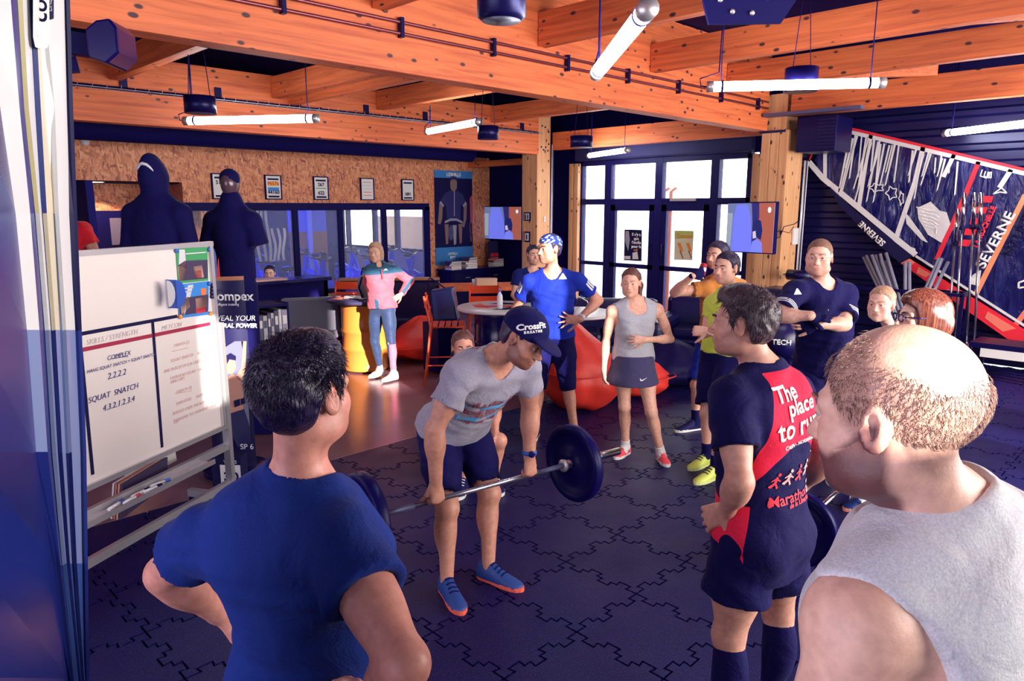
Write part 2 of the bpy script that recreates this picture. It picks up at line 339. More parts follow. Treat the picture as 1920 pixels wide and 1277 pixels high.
for i in range(4):
    a, b = ys[i] - .06, ys[i + 1] + .06
    MB().span((XW + .02, a, zt + .05), (XW + .028, b, ez - .07)).build('pane', GLASS, w2)
    if i in (0, 3):
        MB().span((XW - .02, a, .93), (XW + .07, b, 1.0)).build('glazing_bar', FRM, w2)
        MB().span((XW + .02, a, .09), (XW + .028, b, .93)).build('pane', GLASS, w2); MB().span((XW + .02, a, 1.0), (XW + .028, b, zt - .06)).build('pane', GLASS, w2)
doors = []
for n, i in ((1, 1), (2, 2)):
    a, b = ys[i] - .08, ys[i + 1] + .08
    d = thing('door_%d' % n, (XW, (a + b)/2, 0), None, None, kind='structure'); doors.append((a, b))
    mb = MB()
    for s in ((a, a - .10), (b, b + .10)): mb.span((XW - .03, s[0], .03), (XW + .05, s[1], zt - .06))
    for z0, z1 in ((.03, .14), (.92, 1.0), (zt - .17, zt - .06)): mb.span((XW - .03, a, z0), (XW + .05, b, z1))
    mb.build('door_frame', FRM, d)
    MB().span((XW + .01, a - .1, .14), (XW + .018, b + .1, .92)).build('pane', GLASS, d); MB().span((XW + .01, a - .1, 1.0), (XW + .018, b + .1, zt - .17)).build('pane', GLASS, d)
    hy = b + .05 if i == 1 else a - .05
    MB().tube([(XW - .03, hy, 1.15), (XW - .08, hy, 1.15), (XW - .08, hy, 1.38), (XW - .03, hy, 1.38)], .012, 8).build('door_handle', BLACKM, d)
y = doors[1][1] + .25; MB().span((XW - .07, y, zt + .0), (XW - .03, y + .5, zt + .05)).build('door_closer', ALU, w2)
# orange downpipe seen through the right-hand door
t = thing('downpipe', (XW + .9, 0, 0), 'orange pipes standing outside behind the right glazed door', 'pipe')
for u in (1243, 1256):
    p = onX(u, 420, XW + .9); MB().tube([(p.x, p.y, -.02), (p.x, p.y, 2.32), (p.x, p.y - .12, 2.4)], .035, 10).build('pipe', mat('pipe_orange', (.85, .22, .1), .4), t)
# outside: pale yard, low hedge and kerb through the glass
struct(MB().span((XW + .2, -6, -.12), (XW + 30, 30, -.02)), 'trim_4', mat('pale_paving', (.55, .52, .5), .8, var=.1, vscale=2))
# corrugated cladding (wall right)
wr = MB(); y0c, y1c = -3.2, 4.9; z = 0
prof = []
while z < 3.25:
    prof += [(0, z), (0, z + .10), (.035, z + .13), (.035, z + .19), (0, z + .22)]; z += .22
prof.append((0, z))
vs = [(XW - d, y, zz) for d, zz in prof for y in (y0c, y1c)]
wr.add(vs, [(2*i, 2*i + 1, 2*i + 3, 2*i + 2) for i in range(len(prof) - 1)])
wr.span((XW + .01, y0c, 0), (XW + .1, y1c, 4.15))
struct(wr, 'wall_right', mat('corrugated_black', (.008, .007, .075), .3, .2))
struct(MB().span((-3.3, -3.3, 0), (-3.2, 13, 4.3)), 'wall_rear', DARKWALL)
wl = MB(); op = [(-.18, .56, 2.52, 3.1), (2.0, 2.88, 2.15, 3.6), (4.9, 5.6, .5, .97), (6.2, 6.7, .5, 1.06), (7.5, 9.4, .5, 1.14)]  # unseen wall; its openings are placed to steer the sun
xs = [-3.2] + sum([[a, b] for a, b, _, _ in op], []) + [XW]
for i in range(0, len(xs), 2): wl.span((xs[i], -3.3, 0), (xs[i + 1], -3.2, 4.3))
for a, b, z0, z1 in op: wl.span((a, -3.3, 0), (b, -3.2, z0)); wl.span((a, -3.3, z1), (b, -3.2, 4.3))
struct(wl, 'unseen_sun_wall', DARKWALL)
# ------------------------------------------------------------------ TIMBER FRAME
def beam(name, a, b, m, label, cat='beam', group=None, mb=None):
    mb = mb or MB().span(a, b); o = mb.build(name, m, None, bevel=.006); rebase(o, a); return tag(o, label, cat, group)
beam('glulam_beam', (-3.2, YB1, 3.1), (9.98, YB1 + .2, 4.14), WOODX, 'deep orange glulam main beam with twin pipes running along its face')
beam('glulam_beam', (-3.2, YB2, 3.0), (10.0, YB2 + .2, 3.76), WOODX, 'far glulam main beam carrying the wire cable tray above the bar')
def post(x, y, w, dpt, ztop, label):
    t = thing('timber_post', (x, y, 0), label, 'post')
    n = 3
    for i in range(n): MB().span((x, y - w + i*w/n + .003, 0), (x + dpt, y - w + (i + 1)*w/n - .003, ztop)).build('lamella', WOODZ, t, bevel=.006)
    return t
pr = post(10.0, 4.95, .40, .5, 3.1, 'pale knotty timber post right of the entrance holding a screen')
MB().span((10.05, 4.62, 3.1), (10.4, 4.9, 3.6)).build('cap_block', WOODZ, pr); MB().span((9.96, 4.6, 3.07), (10.42, 4.97, 3.1)).build('steel_plate', BLACKM, pr)
pl_ = post(10.0, 9.73, .40, .36, 3.76, 'pale timber post left of the entrance with two small framed photos')
for bx, bz in ((10.10, 3.14), (10.16, 3.09), (10.22, 3.14), (10.28, 3.08), (10.3, 3.2), (10.12, 3.52), (10.2, 3.5), (10.3, 3.42)):
    MB().lathe((bx, 9.33, bz), [(.016, 0), (.016, .012), (.008, .018)], 8, axis=(0, -1, 0)).build('bolt', BLACKM, pl_)
t = thing('conduit', (10.42, 9.3, 0), 'bundle of grey cables running down the left timber post', 'cables')
for k in range(3): MB().tube([(10.40 + k*.03, 9.34 - .01*k, .3), (10.39 + k*.03, 9.335, 1.6), (10.41 + k*.03, 9.335, 3.2)], .009, 6).build('cable', [WHITE, ALU, BLACK][k], t)
t = thing('conduit', (10.52, 4.5, 0), 'bundle of cables and trunking running up the right timber post', 'cables')
for k in range(4): MB().tube([(10.53 + k*.035, 4.53, .9), (10.535 + k*.035, 4.53, 1.9), (10.53 + k*.035, 4.525, 2.7)], .010, 6).build('cable', [WHITE, ALU, BLACK, WHITE][k], t)
MB().span((10.32, 4.51, 1.50), (10.47, 4.55, 1.74)).build('switch_box', WHITE, t, bevel=.01)
J0, J1 = 3.53, 3.83
for k, x in enumerate((-1.0, 1.5, 3.35, 5.2, 7.04, 8.75)):
    beam('ceiling_joist', (x, -3.2, J0), (x + .12, YB1 - .005, J1), WOODY, ['timber joist above the near beam, behind the camera', 'timber joist nearest the camera on the right bay', 'timber joist second from the camera on the right bay', 'timber joist meeting the near beam left of the angled tube light', 'timber joist carrying the diagonal brace at top right', 'lower joist above the long tube light at right'][k], 'joist', 'joists of the right bay')
beam('ceiling_joist', (10.0, -3.2, 3.28), (10.14, 4.55, 3.62), WOODY, 'lowest joist along the top of the black corrugated wall', 'joist')
beam('ceiling_joist', (5.36, -3.2, 3.60), (5.5, YB1 - .005, 3.83), WOODY, 'thinner doubled joist beside the joist left of the angled tube', 'joist', 'joists of the right bay')
for k, x in enumerate((.9, 2.8, 4.77, 6.43, 8.78)):
    beam('ceiling_joist', (x, YB1 + .205, J0 - .06), (x + .12, YB2 - .005, J1 - .09), WOODY, ['joist between the two main beams at far left', 'joist ending above the black drum pendant', 'doubled joist ending above the long left tube light', 'joist ending above the short angled tube light', 'joist ending beside the left timber post'][k], 'joist', 'joists of the left bay')
beam('ceiling_joist', (5.0, YB1 + .205, 3.40), (5.1, YB2 - .005, 3.62), WOODY, 'thin second joist of the doubled pair over the bar', 'joist', 'joists of the left bay')
beam('ceiling_joist', (10.42, 5.0, 3.10), (10.58, 9.34, 3.42), WOODY, 'timber lintel above the entrance glazing between the two posts', 'joist')
beam('ceiling_joist', (10.36, 9.74, 2.86), (10.5, 11.7, 2.98), WOODY, 'short timber rail over the wall screen beside the left post', 'joist')
for k, (a, b) in enumerate((((7.26, 2.8, 3.72), (8.66, 1.0, 3.84)), ((8.97, 4.05, 3.66), (9.90, 2.75, 3.66)), ((7.26, -.5, 3.66), (8.66, 1.1, 3.66)))):
    o = MB().bar(a, b, .08, .16).build('diagonal_brace', WOODY, None); rebase(o, a); tag(o, ['diagonal timber brace below the bolted steel plate at top right', 'diagonal timber brace behind the long tube light on the right', 'diagonal timber brace in the upper right corner'][k], 'brace')
# posts beside entrance glazing (cream reveals)
for k, u in enumerate((1074, 1083, 1418)):
    p = onX(u, 320, XW - .08); o = MB().span((XW - .13, p.y - .05, 0), (XW - .04, p.y + .05, ez - .02)).build('window_post', WOODZ, None, bevel=.005); rebase(o, (XW, p.y, 0)); tag(o, ['pale timber upright, left of the two beside the entrance glazing', 'pale timber upright directly left of the entrance glazing', 'pale timber upright right of the entrance glazing'][k], 'post')
# twin pipes on the near beam
t = thing('heating_pipes', (0, YB1 - .03, 3.5), 'twin copper pipes clipped along the face of the near beam', 'pipes')
pa, pb = onY(442, 0, YB1 - .03), onY(1352, 185, YB1 - .03)
for dz in (0, .085): MB().tube([(-1, YB1 - .03, pa.z + dz + .01), (pa.x, YB1 - .03, pa.z + dz), (pb.x, YB1 - .03, pb.z + dz), (9.9, YB1 - .03, pb.z + dz)], .014, 8).build('pipe', mat('copper_dark', (.25, .06, .08), .3, .6), t)
for k in range(9): MB().box((1.6 + k*1.0, YB1 - .0275, (pa.z + pb.z)/2 + .04), (.03, .05, .15)).build('clip', BLACKM, t)
# cable tray on the far beam
t = thing('cable_tray', (1, YB2 - .08, 3.36), 'wire basket cable tray fixed along the far beam', 'cable tray')
zt_ = 3.36
for dy in (-.14, -.02): MB().tube([(1.0, YB2 + dy, zt_), (9.95, YB2 + dy, zt_)], .006, 6).build('side_wire', ALU, t)
for k in range(60): MB().tube([(1.1 + k*.148, YB2 - .02, zt_ + .05), (1.1 + k*.148, YB2 - .02, zt_), (1.1 + k*.148, YB2 - .14, zt_), (1.1 + k*.148, YB2 - .14, zt_ + .05)], .0035, 4).build('cross_wire', ALU, t)
for k in range(7): MB().span((2.9 + k*1.1, YB2 - .03, zt_ + .0), (2.98 + k*1.1, YB2 - .005, zt_ + .16)).build('bracket', BLACKM, t)
MB().tube([(1.0, YB2 - .08, zt_ + .012), (4, YB2 - .06, zt_ + .015), (9.9, YB2 - .08, zt_ + .012)], .022, 6).build('cable', BLACK, t)
# duct strip (dark channel) under the far beam
beam('ventilation_duct', (-3.2, 10.5, 3.0), (9.4, 10.9, 3.3), DARKWALL, 'dark ventilation duct running above the chipboard wall', 'duct', mb=MB().tube([(-3.2, 10.75, 3.1), (9.6, 10.75, 3.1)], .2, 20))
# roof deck ribs
for k in range(26):
    pass
# ------------------------------------------------------------------ LAMPS
def tube_light(a, b, label, ext=0.0, top=4.14):
    a, b = Vector(a), Vector(b); d = (b - a).normalized(); b = b + d*ext; t = thing('tube_light', (a + b)/2, label, 'lamp', 'hanging tube lights')
    MB().tube([a + d*.05, b - d*.05], .042, 16).build('diffuser', TUBE, t)
    for p, s in ((a, 1), (b, -1)):
        MB().lathe(p, [(.0, 0), (.047, 0), (.047, .055), (.043, .06)], 16, axis=d*s).build('end_cap', ALU, t)
        q = p + d*s*.12; MB().lathe(q, [(.046, 0), (.046, .02)], 16, axis=d*s).build('clip_ring', BLACKM, t)
        MB().tube([q + Vector((0, 0, .045)), Vector((q.x, q.y, top))], .005, 6).build('suspension_wire', BLACK, t)
    s_ = a - d*.0; MB().tube([s_, s_ - d*.05 + Vector((0, 0, .01)), s_ - d*.06 + Vector((0, 0, .07)), s_ + d*.1 + Vector((0, 0, .12)), Vector((a.x + d.x*.12, a.y + d.y*.12, top - .02))], .006, 6).build('power_cable', BLACK, t)
    return t
tube_light(G(345, 227, 2.98), G(597, 222, 2.98), 'long glowing tube light hanging left below the black drum pendant')
tube_light(G(800, 247, 3.08), G(900, 228, 3.08), 'short-looking glowing tube light hanging above the cyclist poster', 0, 3.42)
tube_light(G(1118, 138, 2.88), G(1216, 14, 2.88), 'nearest tube light, steeply angled at the top centre')
tube_light(G(1325, 163, 3.08), G(1660, 155, 3.08), 'longest glowing tube light, level in front of the joists at right')
tube_light(G(1770, 250, 2.96), G(1922, 232, 2.96), 'tube light cut by the right edge above the sail', .4)
tube_light(G(1103, 292, 2.95), G(1178, 281, 2.95), 'small distant tube light hanging before the entrance glazing')
def drum(u, v, d, r, h, label, top=4.1):
    p = P(u, v, d); t = thing('drum_pendant', p, label, 'lamp', None)
    MB().lathe(p, [(r*.98, -h/2), (r, -h/2), (r, h/2), (.02, h/2), (.0, h/2)], 32).build('shade', BLACKM, t); MB().lathe((p.x, p.y, p.z - h/2 + .01), [(0, 0), (r*.96, 0)], 32).build('diffuser', WHITE, t)
    for a in (-.6, .6): MB().tube([(p.x + a*r, p.y - a*r*.5, p.z + h/2), (p.x + a*r*.3, p.y, top)], .004, 6).build('wire', BLACK, t)
    return t
drum(375, 197, 7.2, .145, .16, 'black drum pendant hanging over the left end of the tube light')
drum(915, 249, 9.2, .13, .16, 'grey drum pendant beside the left timber post')
drum(1090, 266, 10.6, .16, .16, 'dark drum pendant left of the exit sign, half in shade')
drum(1502, 150, 6.6, .14, .2, 'black drum pendant behind the long tube light at right')
# ceiling speaker at the top centre
p = P(940, 8, 3.9); t = thing('ceiling_speaker', p, 'black ceiling loudspeaker at the top edge of the picture', 'speaker')
MB().lathe(p, [(.10, -.08), (.125, -.06), (.125, .16), (.09, .2)], 28).build('housing', BLACKM, t); MB().lathe((p.x, p.y, p.z - .085), [(0, 0), (.1, .004)], 28).build('grille', mat('grille_grey', (.15, .15, .2), .5, .5), t); MB().tube([(p.x, p.y, p.z + .2), (p.x, p.y, 4.15)], .02, 8).build('stem', BLACKM, t)
# bolted steel plate, top right
p = P(1403, 5, 4.2); t = thing('steel_gusset', p, 'black steel gusset plate with round bolts at the top right', 'bracket')
e1, e2 = HV(1, .15), UP
MB().prism([p - e1*.22 - e2*.12, p + e1*.2 - e2*.1, p + e1*.28 + e2*.02, p + e1*.25 + e2*.2, p - e1*.2 + e2*.2, p - e1*.26 + e2*.0], HV(-.15, 1), .02).build('plate', BLACK, t)
for k in range(7):
    a = k*.85; q = p + e1*(.14*math.cos(a) - .03) + e2*(.09*math.sin(a) + .03); MB().lathe(q, [(.014, 0), (.014, .012), (.006, .016)], 8, axis=HV(.15, -1)).build('bolt', ALU, t)
# black bracketed projector at top left
p = P(170, 80, 3.5); t = thing('projector', p, 'angular black projector hung on a bracket at top left', 'projector')
e1, e2 = HV(1, .1), UP
MB().prism([p + e1*a + e2*b for a, b in ((-.02, .06), (.03, .10), (.09, .11), (.12, .07), (.12, -.04), (.06, -.09), (-.02, -.06))], HV(-.1, 1), .22).build('body', BLACKG, t, bevel=.01)
MB().bar(p + e1*-.02 + HV(0, 1)*.1, p - e1*.35 + UP*.03, .06, .10).build('arm', BLACKM, t); MB().bar(p - e1*.12 + UP*-.08 + HV(0, 1)*.1, p - e1*.36 + UP*-.12, .05, .07).build('arm', BLACKM, t)
MB().tube([p - e1*.3 + UP*.05, Vector((p.x, p.y, 3.93)) - e1*.3], .025, 8).build('drop_rod', BLACKM, t)
# louvred heater above the right post
p = onX(1540, 235, 10.0); t = thing('air_heater', (10.1, p.y, 2.9), 'black louvred air heater mounted above the right timber post', 'heater')
ya, yb = onX(1490, 235, 10.0).y, onX(1572, 235, 10.0).y
MB().span((9.95, yb, 2.78), (10.5, ya - .06, 3.24)).build('casing', BLACKM, t, bevel=.01)
for k in range(9): MB().box((9.94, yb + .13, 2.83 + k*.045), (.03, .22, .006)).build('louvre', mat('louvre_grey', (.03, .03, .13), .4), t)
MB().span((9.75, yb - .35, 3.27), (9.9, ya + .35, 3.31)).build('mounting_rail', mat('rail_grey', (.10, .09, .2), .5), t)
# exit sign
p = onX(1240, 255, XW - .22); t = thing('exit_sign', p, 'small green and white running man exit sign above the entrance', 'sign')
MB().span((XW - .22, p.y - .13, p.z - .06), (XW - .158, p.y + .13, p.z + .06)).build('box', BLACK, t)
MB().span((XW - .225, p.y - .12, p.z - .05), (XW - .219, p.y + .12, p.z + .05)).build('panel', mat('exit_green', (.25, .4, .3), .4, emit=(.7, .75, .6), estr=.5), t)
for dy, s in ((.05, 1), (-.06, -1)): MB().prism([(XW - .228, p.y + dy + a, p.z + b) for a, b in ((-.03, .03), (.03, .03), (.035, -.035), (-.03, -.035))], (-1, 0, 0), .003).build('pictogram', mat('exit_orange', (.9, .35, .15), .5, emit=(.9, .4, .2), estr=.6) if s < 0 else WHITE, t)
# ------------------------------------------------------------------ things on the walls
def quad_on(fn, pts): return [fn(u, v) for u, v in pts]
INK = mat('ink_black', (.012, .01, .06), .7); PAPER = mat('paper_white', (.78, .75, .74), .6); REDINK = mat('ink_red', (.75, .03, .06), .6)
SKYBLUE = mat('print_blue', (.03, .25, .72), .6); GREENP = mat('print_green', (.05, .34, .12), .5); YELLOWP = mat('print_yellow', (.85, .55, .08), .5)
fx = [(5.02, '5148', ''), (5.92, 'F6576', '44160'), (6.83, '267', '622'), (7.81, '', ''), (8.755, '', '1891')]
flab = ['framed race bib half hidden behind the dark mannequin head', 'framed race bib with a yellow number F6576 on the chipboard wall', 'framed race bib numbered 267 and 622 on the chipboard wall', 'framed certificate of pale print with red lines on the chipboard wall', 'framed race bib numbered 1891 nearest the cyclist poster']
for k, (x, a, b) in enumerate(fx):
    y = YW - .025; z = 2.37; t = thing('framed_bib', (x, YW - .005, z), flab[k], 'picture', 'framed bibs on the chipboard wall')
    w, h = .15, .205; mb = MB()
    for s in (-1, 1): mb.span((x + s*w, y - .012, z - h), (x + s*(w - .018), YW, z + h)); mb.span((x - w, y - .012, z + s*h), (x + w, YW, z + s*(h - .018)))
    mb.build('frame', BLACK, t); MB().span((x - w + .01, y, z - h + .01), (x + w - .01, YW, z + h - .01)).build('paper', PAPER, t)
    R, U = (1, 0, 0), (0, 0, 1); fy_ = y - .002
    if k == 1: poly_plate('print_band', [(-.09, .02), (.09, .02), (.09, .1), (-.09, .1)], (x, fy_, z), R, U, YELLOWP, t); poly_plate('print_band', [(-.1, -.06), (.1, -.06), (.1, .0), (-.1, .0)], (x, fy_, z), R, U, SKYBLUE, t)
    if k == 2: poly_plate('print_band', [(-.1, -.01), (.1, -.01), (.1, .005), (-.1, .005)], (x, fy_, z), R, U, GREENP, t)
    if k != 3: poly_plate('print_band', [(-.1, -.17), (.1, -.17), (.1, -.14), (-.1, -.14)], (x, fy_, z), R, U, INK, t); poly_plate('print_band', [(-.1, .12), (.1, .12), (.1, .15), (-.1, .15)], (x, fy_, z), R, U, INK, t)
    else:
        for q in range(5): poly_plate('print_line', [(-.09, .12 - q*.06), (.09, .12 - q*.06), (.09, .13 - q*.06), (-.09, .13 - q*.06)], (x, fy_, z), R, U, REDINK if q in (0, 3, 4) else mat('print_pale', (.5, .5, .62), .6), t)
    if a: text('number', a, (x, fy_ - .002, z + .06), R, U, .085, INK if k != 1 else REDINK, t, bold=.002)
    if b: text('number', b, (x, fy_ - .002, z - .085), R, U, .085, INK, t, bold=.002)
# cyclist poster
x0, x1, z0, z1 = 9.44, 10.48, .83, 2.78; xc = (x0 + x1)/2; y = YW - .012
t = thing('cyclist_poster', (xc, YW - .005, 1.8), 'tall dark poster of a cyclist with blue top and bottom bands', 'poster')
MB().span((x0, y, z0), (x1, YW - .004, z1)).build('sheet', mat('poster_dark', (.012, .01, .07), .4), t)
R, U = (1, 0, 0), (0, 0, 1)
def pp(nm, pts, m, dz=0): poly_plate(nm, pts, (xc, y - .001 - dz, 1.8), R, U, m, t)
BL = mat('poster_blue', (.035, .20, .55), .5); PSK = mat('poster_skin', (.22, .13, .13), .6); PDK = mat('poster_jersey', (.03, .03, .14), .6); PGR = mat('poster_grey', (.30, .28, .34), .6)
pp('band', [(-.52, .83), (.52, .83), (.52, .98), (-.52, .98)], BL); pp('band', [(-.52, -.97), (.52, -.97), (.52, -.60), (-.52, -.60)], BL)
text('lettering', 'LESMILLS', (xc, y - .004, 2.70), R, U, .10, WHITE, t, bold=.003); text('lettering', 'LESMILLS', (xc - .06, y - .004, 1.06), R, U, .07, WHITE, t, bold=.002); text('lettering', 'RPM', (xc - .06, y - .004, .98), R, U, .08, WHITE, t, bold=.003)
pp('jersey', [(-.40, .32), (-.24, .52), (-.08, .58), (.06, .58), (.24, .50), (.36, .30), (.26, .24), (.18, .30), (.17, -.02), (-.20, -.02), (-.22, .28), (-.30, .24)], PDK)
pp('arm', [(-.40, .31), (-.31, .24), (-.33, .0), (-.38, -.12), (-.45, -.10), (-.42, .1)], PSK); pp('arm', [(.36, .30), (.27, .24), (.26, -.05), (.20, -.15), (.27, -.2), (.34, -.02)], PSK)
pp('face', [(-.09, .62), (-.10, .75), (-.05, .83), (.03, .83), (.09, .75), (.08, .62), (.02, .56), (-.04, .56)], PSK, .001); pp('hair', [(-.11, .74), (-.09, .85), (.0, .89), (.08, .85), (.10, .74), (.06, .80), (-.06, .80)], PDK, .002)
pp('sleeve_trim', [(-.40, .32), (-.30, .23), (-.28, .27), (-.36, .36)], PGR, .002); pp('sleeve_trim', [(.36, .30), (.26, .23), (.24, .27), (.32, .35)], PGR, .002); pp('zip', [(-.01, .05), (.01, .05), (.02, .56), (.0, .56)], PGR, .002)
pp('handlebar', [(-.26, -.05), (-.10, .0), (.06, .0), (.22, -.06), (.22, -.11), (.06, -.05), (-.10, -.05), (-.26, -.1)], PGR, .002)
for a, b in ((-.22, -.12), (.0, -.14), (.16, -.12)): pp('leg', [(a - .05, b), (a + .06, b), (a + .04, b - .40), (a - .02, b - .42)], PSK if a else PGR, .002)
pp('wheel', [(-.10 + .07*math.cos(q/3), -.30 + .16*math.sin(q/3)) for q in range(19)], mat('poster_tyre', (.06, .07, .2), .5), .003)
pp('arm', [(.44, .42), (.52, .50), (.52, -.3), (.46, -.42), (.45, 0)], mat('poster_red', (.45, .07, .08), .5), .001); pp('leg', [(.43, -.1), (.49, -.1), (.48, -.5), (.45, -.5)], PSK, .001)
# screens
def screen(pts, label, side):
    tl, tr, br, bl = pts; c = (tl + tr + br + bl)/4; R = ((tr - tl) + (br - bl)).normalized(); U = UP.copy(); n = R.cross(U)
    w, h = (tr - tl).length, ((tl - bl).length + (tr - br).length)/2
    t = thing('wall_screen', c, label, 'screen', 'screens showing the same picture')
    M = Matrix((R, n, U)).transposed(); MB().box(c - n*.035, (w + .03, .06, h + .03), 0, M).build('case', BLACK, t, bevel=.006)
    c2 = c - n*0; mb = MB().box(c - n*.003, (w, .012, h), 0, M); mb.build('panel', mat('screen_teal', (.15, .2, .42), .3, emit=(.16, .22, .45), estr=.5), t)
    def s(nm, pts, m): poly_plate(nm, [(x*w - w/2, yy*h - h/2) for x, yy in pts], c + n*.004, R, U, m, t)
    em = lambda nm, col: mat(nm, col, .3, emit=col, estr=.75)
    s('picture', [(.12, 0), (.14, .7), (.2, .97), (.42, .97), (.5, .75), (.56, .3), (.56, 0)], em('screen_blue', (.14, .17, .75)))
    s('picture', [(.70, 0), (.66, .6), (.68, 1), (1, 1), (1, 0)], em('screen_brown', (.32, .09, .06)))
    s('picture', [(.56, .0), (.56, .62), (.52, 1), (.68, 1), (.70, .72), (.66, .3), (.62, 0)], em('screen_night', (.02, .02, .14)))
    poly = lambda nm, pts, m, k: poly_plate(nm, [(x*w - w/2, yy*h - h/2) for x, yy in pts], c + n*(.004 + k), R, U, m, t)
    poly('picture', [(.54, 0), (.58, .22), (.68, .28), (.78, .2), (.80, 0)], em('screen_shirt', (.16, .2, .78)), .002)
    poly('picture', [(.58, .28), (.58, .55), (.64, .68), (.74, .64), (.78, .45), (.76, .26), (.68, .3), (.64, .36)], em('screen_hair', (.01, .015, .12)), .003)
    poly('picture', [(.59, .28), (.58, .42), (.64, .44), (.66, .3)], em('screen_face', (.55, .45, .55)), .004)
    poly('picture', [(.0, .1), (.10, .1), (.12, .8), (.0, .8)], em('screen_grey', (.25, .3, .38)), .002)
    poly('badge', [(.90 + .035*math.cos(q*.63), .86 + .06*math.sin(q*.63)) for q in range(10)], em('screen_white', (.7, .7, .8)), .003)
    if side == 0: MB().box(c - n*.1, (.3, .1, .2), 0, M).build('wall_bracket', BLACKM, t)
    else: MB().bar(c - n*.06, c - n*.06 + Vector((.42, -.05, 0)), .06, .08).build('wall_arm', BLACKM, t)
    return t
screen([onX(908, 388, 10.85), onX(976, 388, 10.85), onX(978, 450, 10.85), onX(910, 447, 10.85)], 'wall screen left of the framed photo post, showing a blue picture', 0)
screen([P(1363, 382, 10.35), P(1450, 380, 9.65), P(1452, 475, 9.65), P(1363, 470, 10.35)], 'wall screen angled in front of the right timber post', 1)
t = thing('cable', (9.98, 4.7, 1.6), 'thin black cables looping beside the right screen', 'cable')
MB().tube([onX(u, v, 9.97) for u, v in ((1452, 448), (1462, 445), (1470, 425), (1490, 420), (1500, 412))], .006, 6).build('cable', BLACK, t); MB().tube([onX(u, v, 9.97) for u, v in ((1450, 435), (1466, 433), (1480, 437), (1488, 425))], .005, 6).build('cable', BLACK, t)
# little framed photos on the left post
for k, (u, v, w, h) in enumerate(((989, 406, .16, .16), (989, 444, .13, .2))):
    p = onX(u, v, 9.985); t = thing('photo_frame', (9.99, p.y, p.z), ['small black framed pair of photos, upper one on the left post', 'small black framed photo of a standing figure, lower one on the left post'][k], 'picture')
    mb = MB(); mb.span((9.97, p.y - w/2, p.z - h/2), (9.995, p.y + w/2, p.z + h/2)); mb.build('frame', BLACK, t)
    MB().span((9.964, p.y - w*.36, p.z - h*.36), (9.972, p.y + w*.36, p.z + h*.36)).build('photo', PAPER, t)
    for s in ((-.03, .03) if k == 0 else (0,)): poly_plate('figure', [(s - .014, -.05), (s + .014, -.05), (s + .016, .02), (s, .05), (s - .016, .02)], (9.962, p.y, p.z), (0, -1, 0), UP, INK, t)
p = onX(1021, 411, 9.98); p = onY(1021, 411, 9.325); t = thing('light_switch', p, 'white light switch on the left timber post', 'switch'); MB().box(p, (.05, .015, .1)).build('plate', WHITE, t, bevel=.004); MB().box(p - Vector((0, .01, 0)), (.025, .012, .05)).build('rocker', PAPER, t)
# door posters
(t_a, t_b) = [thing('door_poster', onX(u, 460, XW - .005), l, 'poster') for u, l in ((1187, 'black poster with white slogan on the left glazed door'), (1281, 'green and white poster with orange deckchairs on the right glazed door'))]
def on_door(t, pts, m, nm, k=0.0): MB().prism([onX(u, v, XW - .004 - k) for u, v in pts], (-1, 0, 0), .003).build(nm, m, t)
on_door(t_a, [(1171, 430), (1204, 431), (1203, 490), (1170, 488)], INK, 'sheet'); on_door(t_a, [(1173, 433), (1179, 433), (1181, 450), (1178, 470), (1175, 462), (1172, 452)], mat('poster_photo', (.35, .33, .38), .5), 'photo', .004)
on_door(t_a, [(1186, 474), (1195, 472), (1197, 486), (1186, 486)], WHITE, 'photo', .004); on_door(t_a, [(1171, 480), (1182, 480), (1182, 486), (1171, 486)], PAPER, 'photo', .004)
for k, s in enumerate(("Il n'y a", "que", "l'étoile", "pour la")): text('lettering', s, onX(1193, 440 + k*7.5, XW - .009), (0, -1, 0), UP, .075, WHITE, t_a, bold=.003)
text('lettering', 'voir', onX(1192, 469, XW - .009), (0, -1, 0), UP, .06, mat('ink_orange', (.9, .3, .05), .6), t_a, bold=.002)
on_door(t_b, [(1265, 432), (1301, 433), (1298, 488), (1264, 487)], mat('poster_cream', (.80, .75, .5), .6), 'sheet'); on_door(t_b, [(1265, 432), (1301, 433), (1300, 446), (1265, 448)], mat('poster_lime', (.55, .65, .15), .6), 'band', .004)
text('lettering', 'Transat', onX(1283, 443, XW - .01), (0, -1, 0), UP, .10, mat('ink_orange', (.9, .3, .05), .6), t_b, bold=.003)
for u in (1275, 1291): on_door(t_b, [(u - 5, 456), (u + 1, 455), (u + 6, 470), (u + 2, 474)], mat('ink_orange', (.9, .3, .05), .6), 'deckchair', .004); on_door(t_b, [(u - 1, 470), (u + 1, 470), (u + 7, 485), (u + 5, 485)], mat('ink_brown', (.3, .1, .05), .6), 'chair_leg', .005)
# ------------------------------------------------------------------ WHITEBOARD
BD = HV(.283, 1); BN = Vector((BD.y, -BD.x, 0)); bR = P(392, 457, 4.6); bzt, bzb = bR.z, .595; BL_ = 1.75   # BD runs left -> right/far along the board, BN faces the room
def onB(u, v, k=0.0):
    r, q = ray(u, v); d = W(r, 1, q); o = Vector((0, 0, CAM_H)); p0 = bR + BN*k; s = (p0 - o).dot(BN)/d.dot(BN); return o + d*s
wbt = thing('whiteboard', (bR - BD*.8).xy.to_3d(), 'mobile whiteboard with tape lines and handwritten workout', 'whiteboard')
M = Matrix((BD, -BN, UP)).transposed(); cB = bR - BD*BL_/2; cB.z = (bzt + bzb)/2
MB().box(cB - BN*.012, (BL_, .02, bzt - bzb), 0, M).build('panel', mat('board_white', (.84, .76, .72), .28), wbt)
mb = MB()
for z in (bzt, bzb): mb.box((cB.x, cB.y, z), (BL_ + .04, .035, .03), 0, M)
for s in (0, BL_): q = bR - BD*s; mb.box((q.x, q.y, cB.z), (.03, .035, bzt - bzb), 0, M)
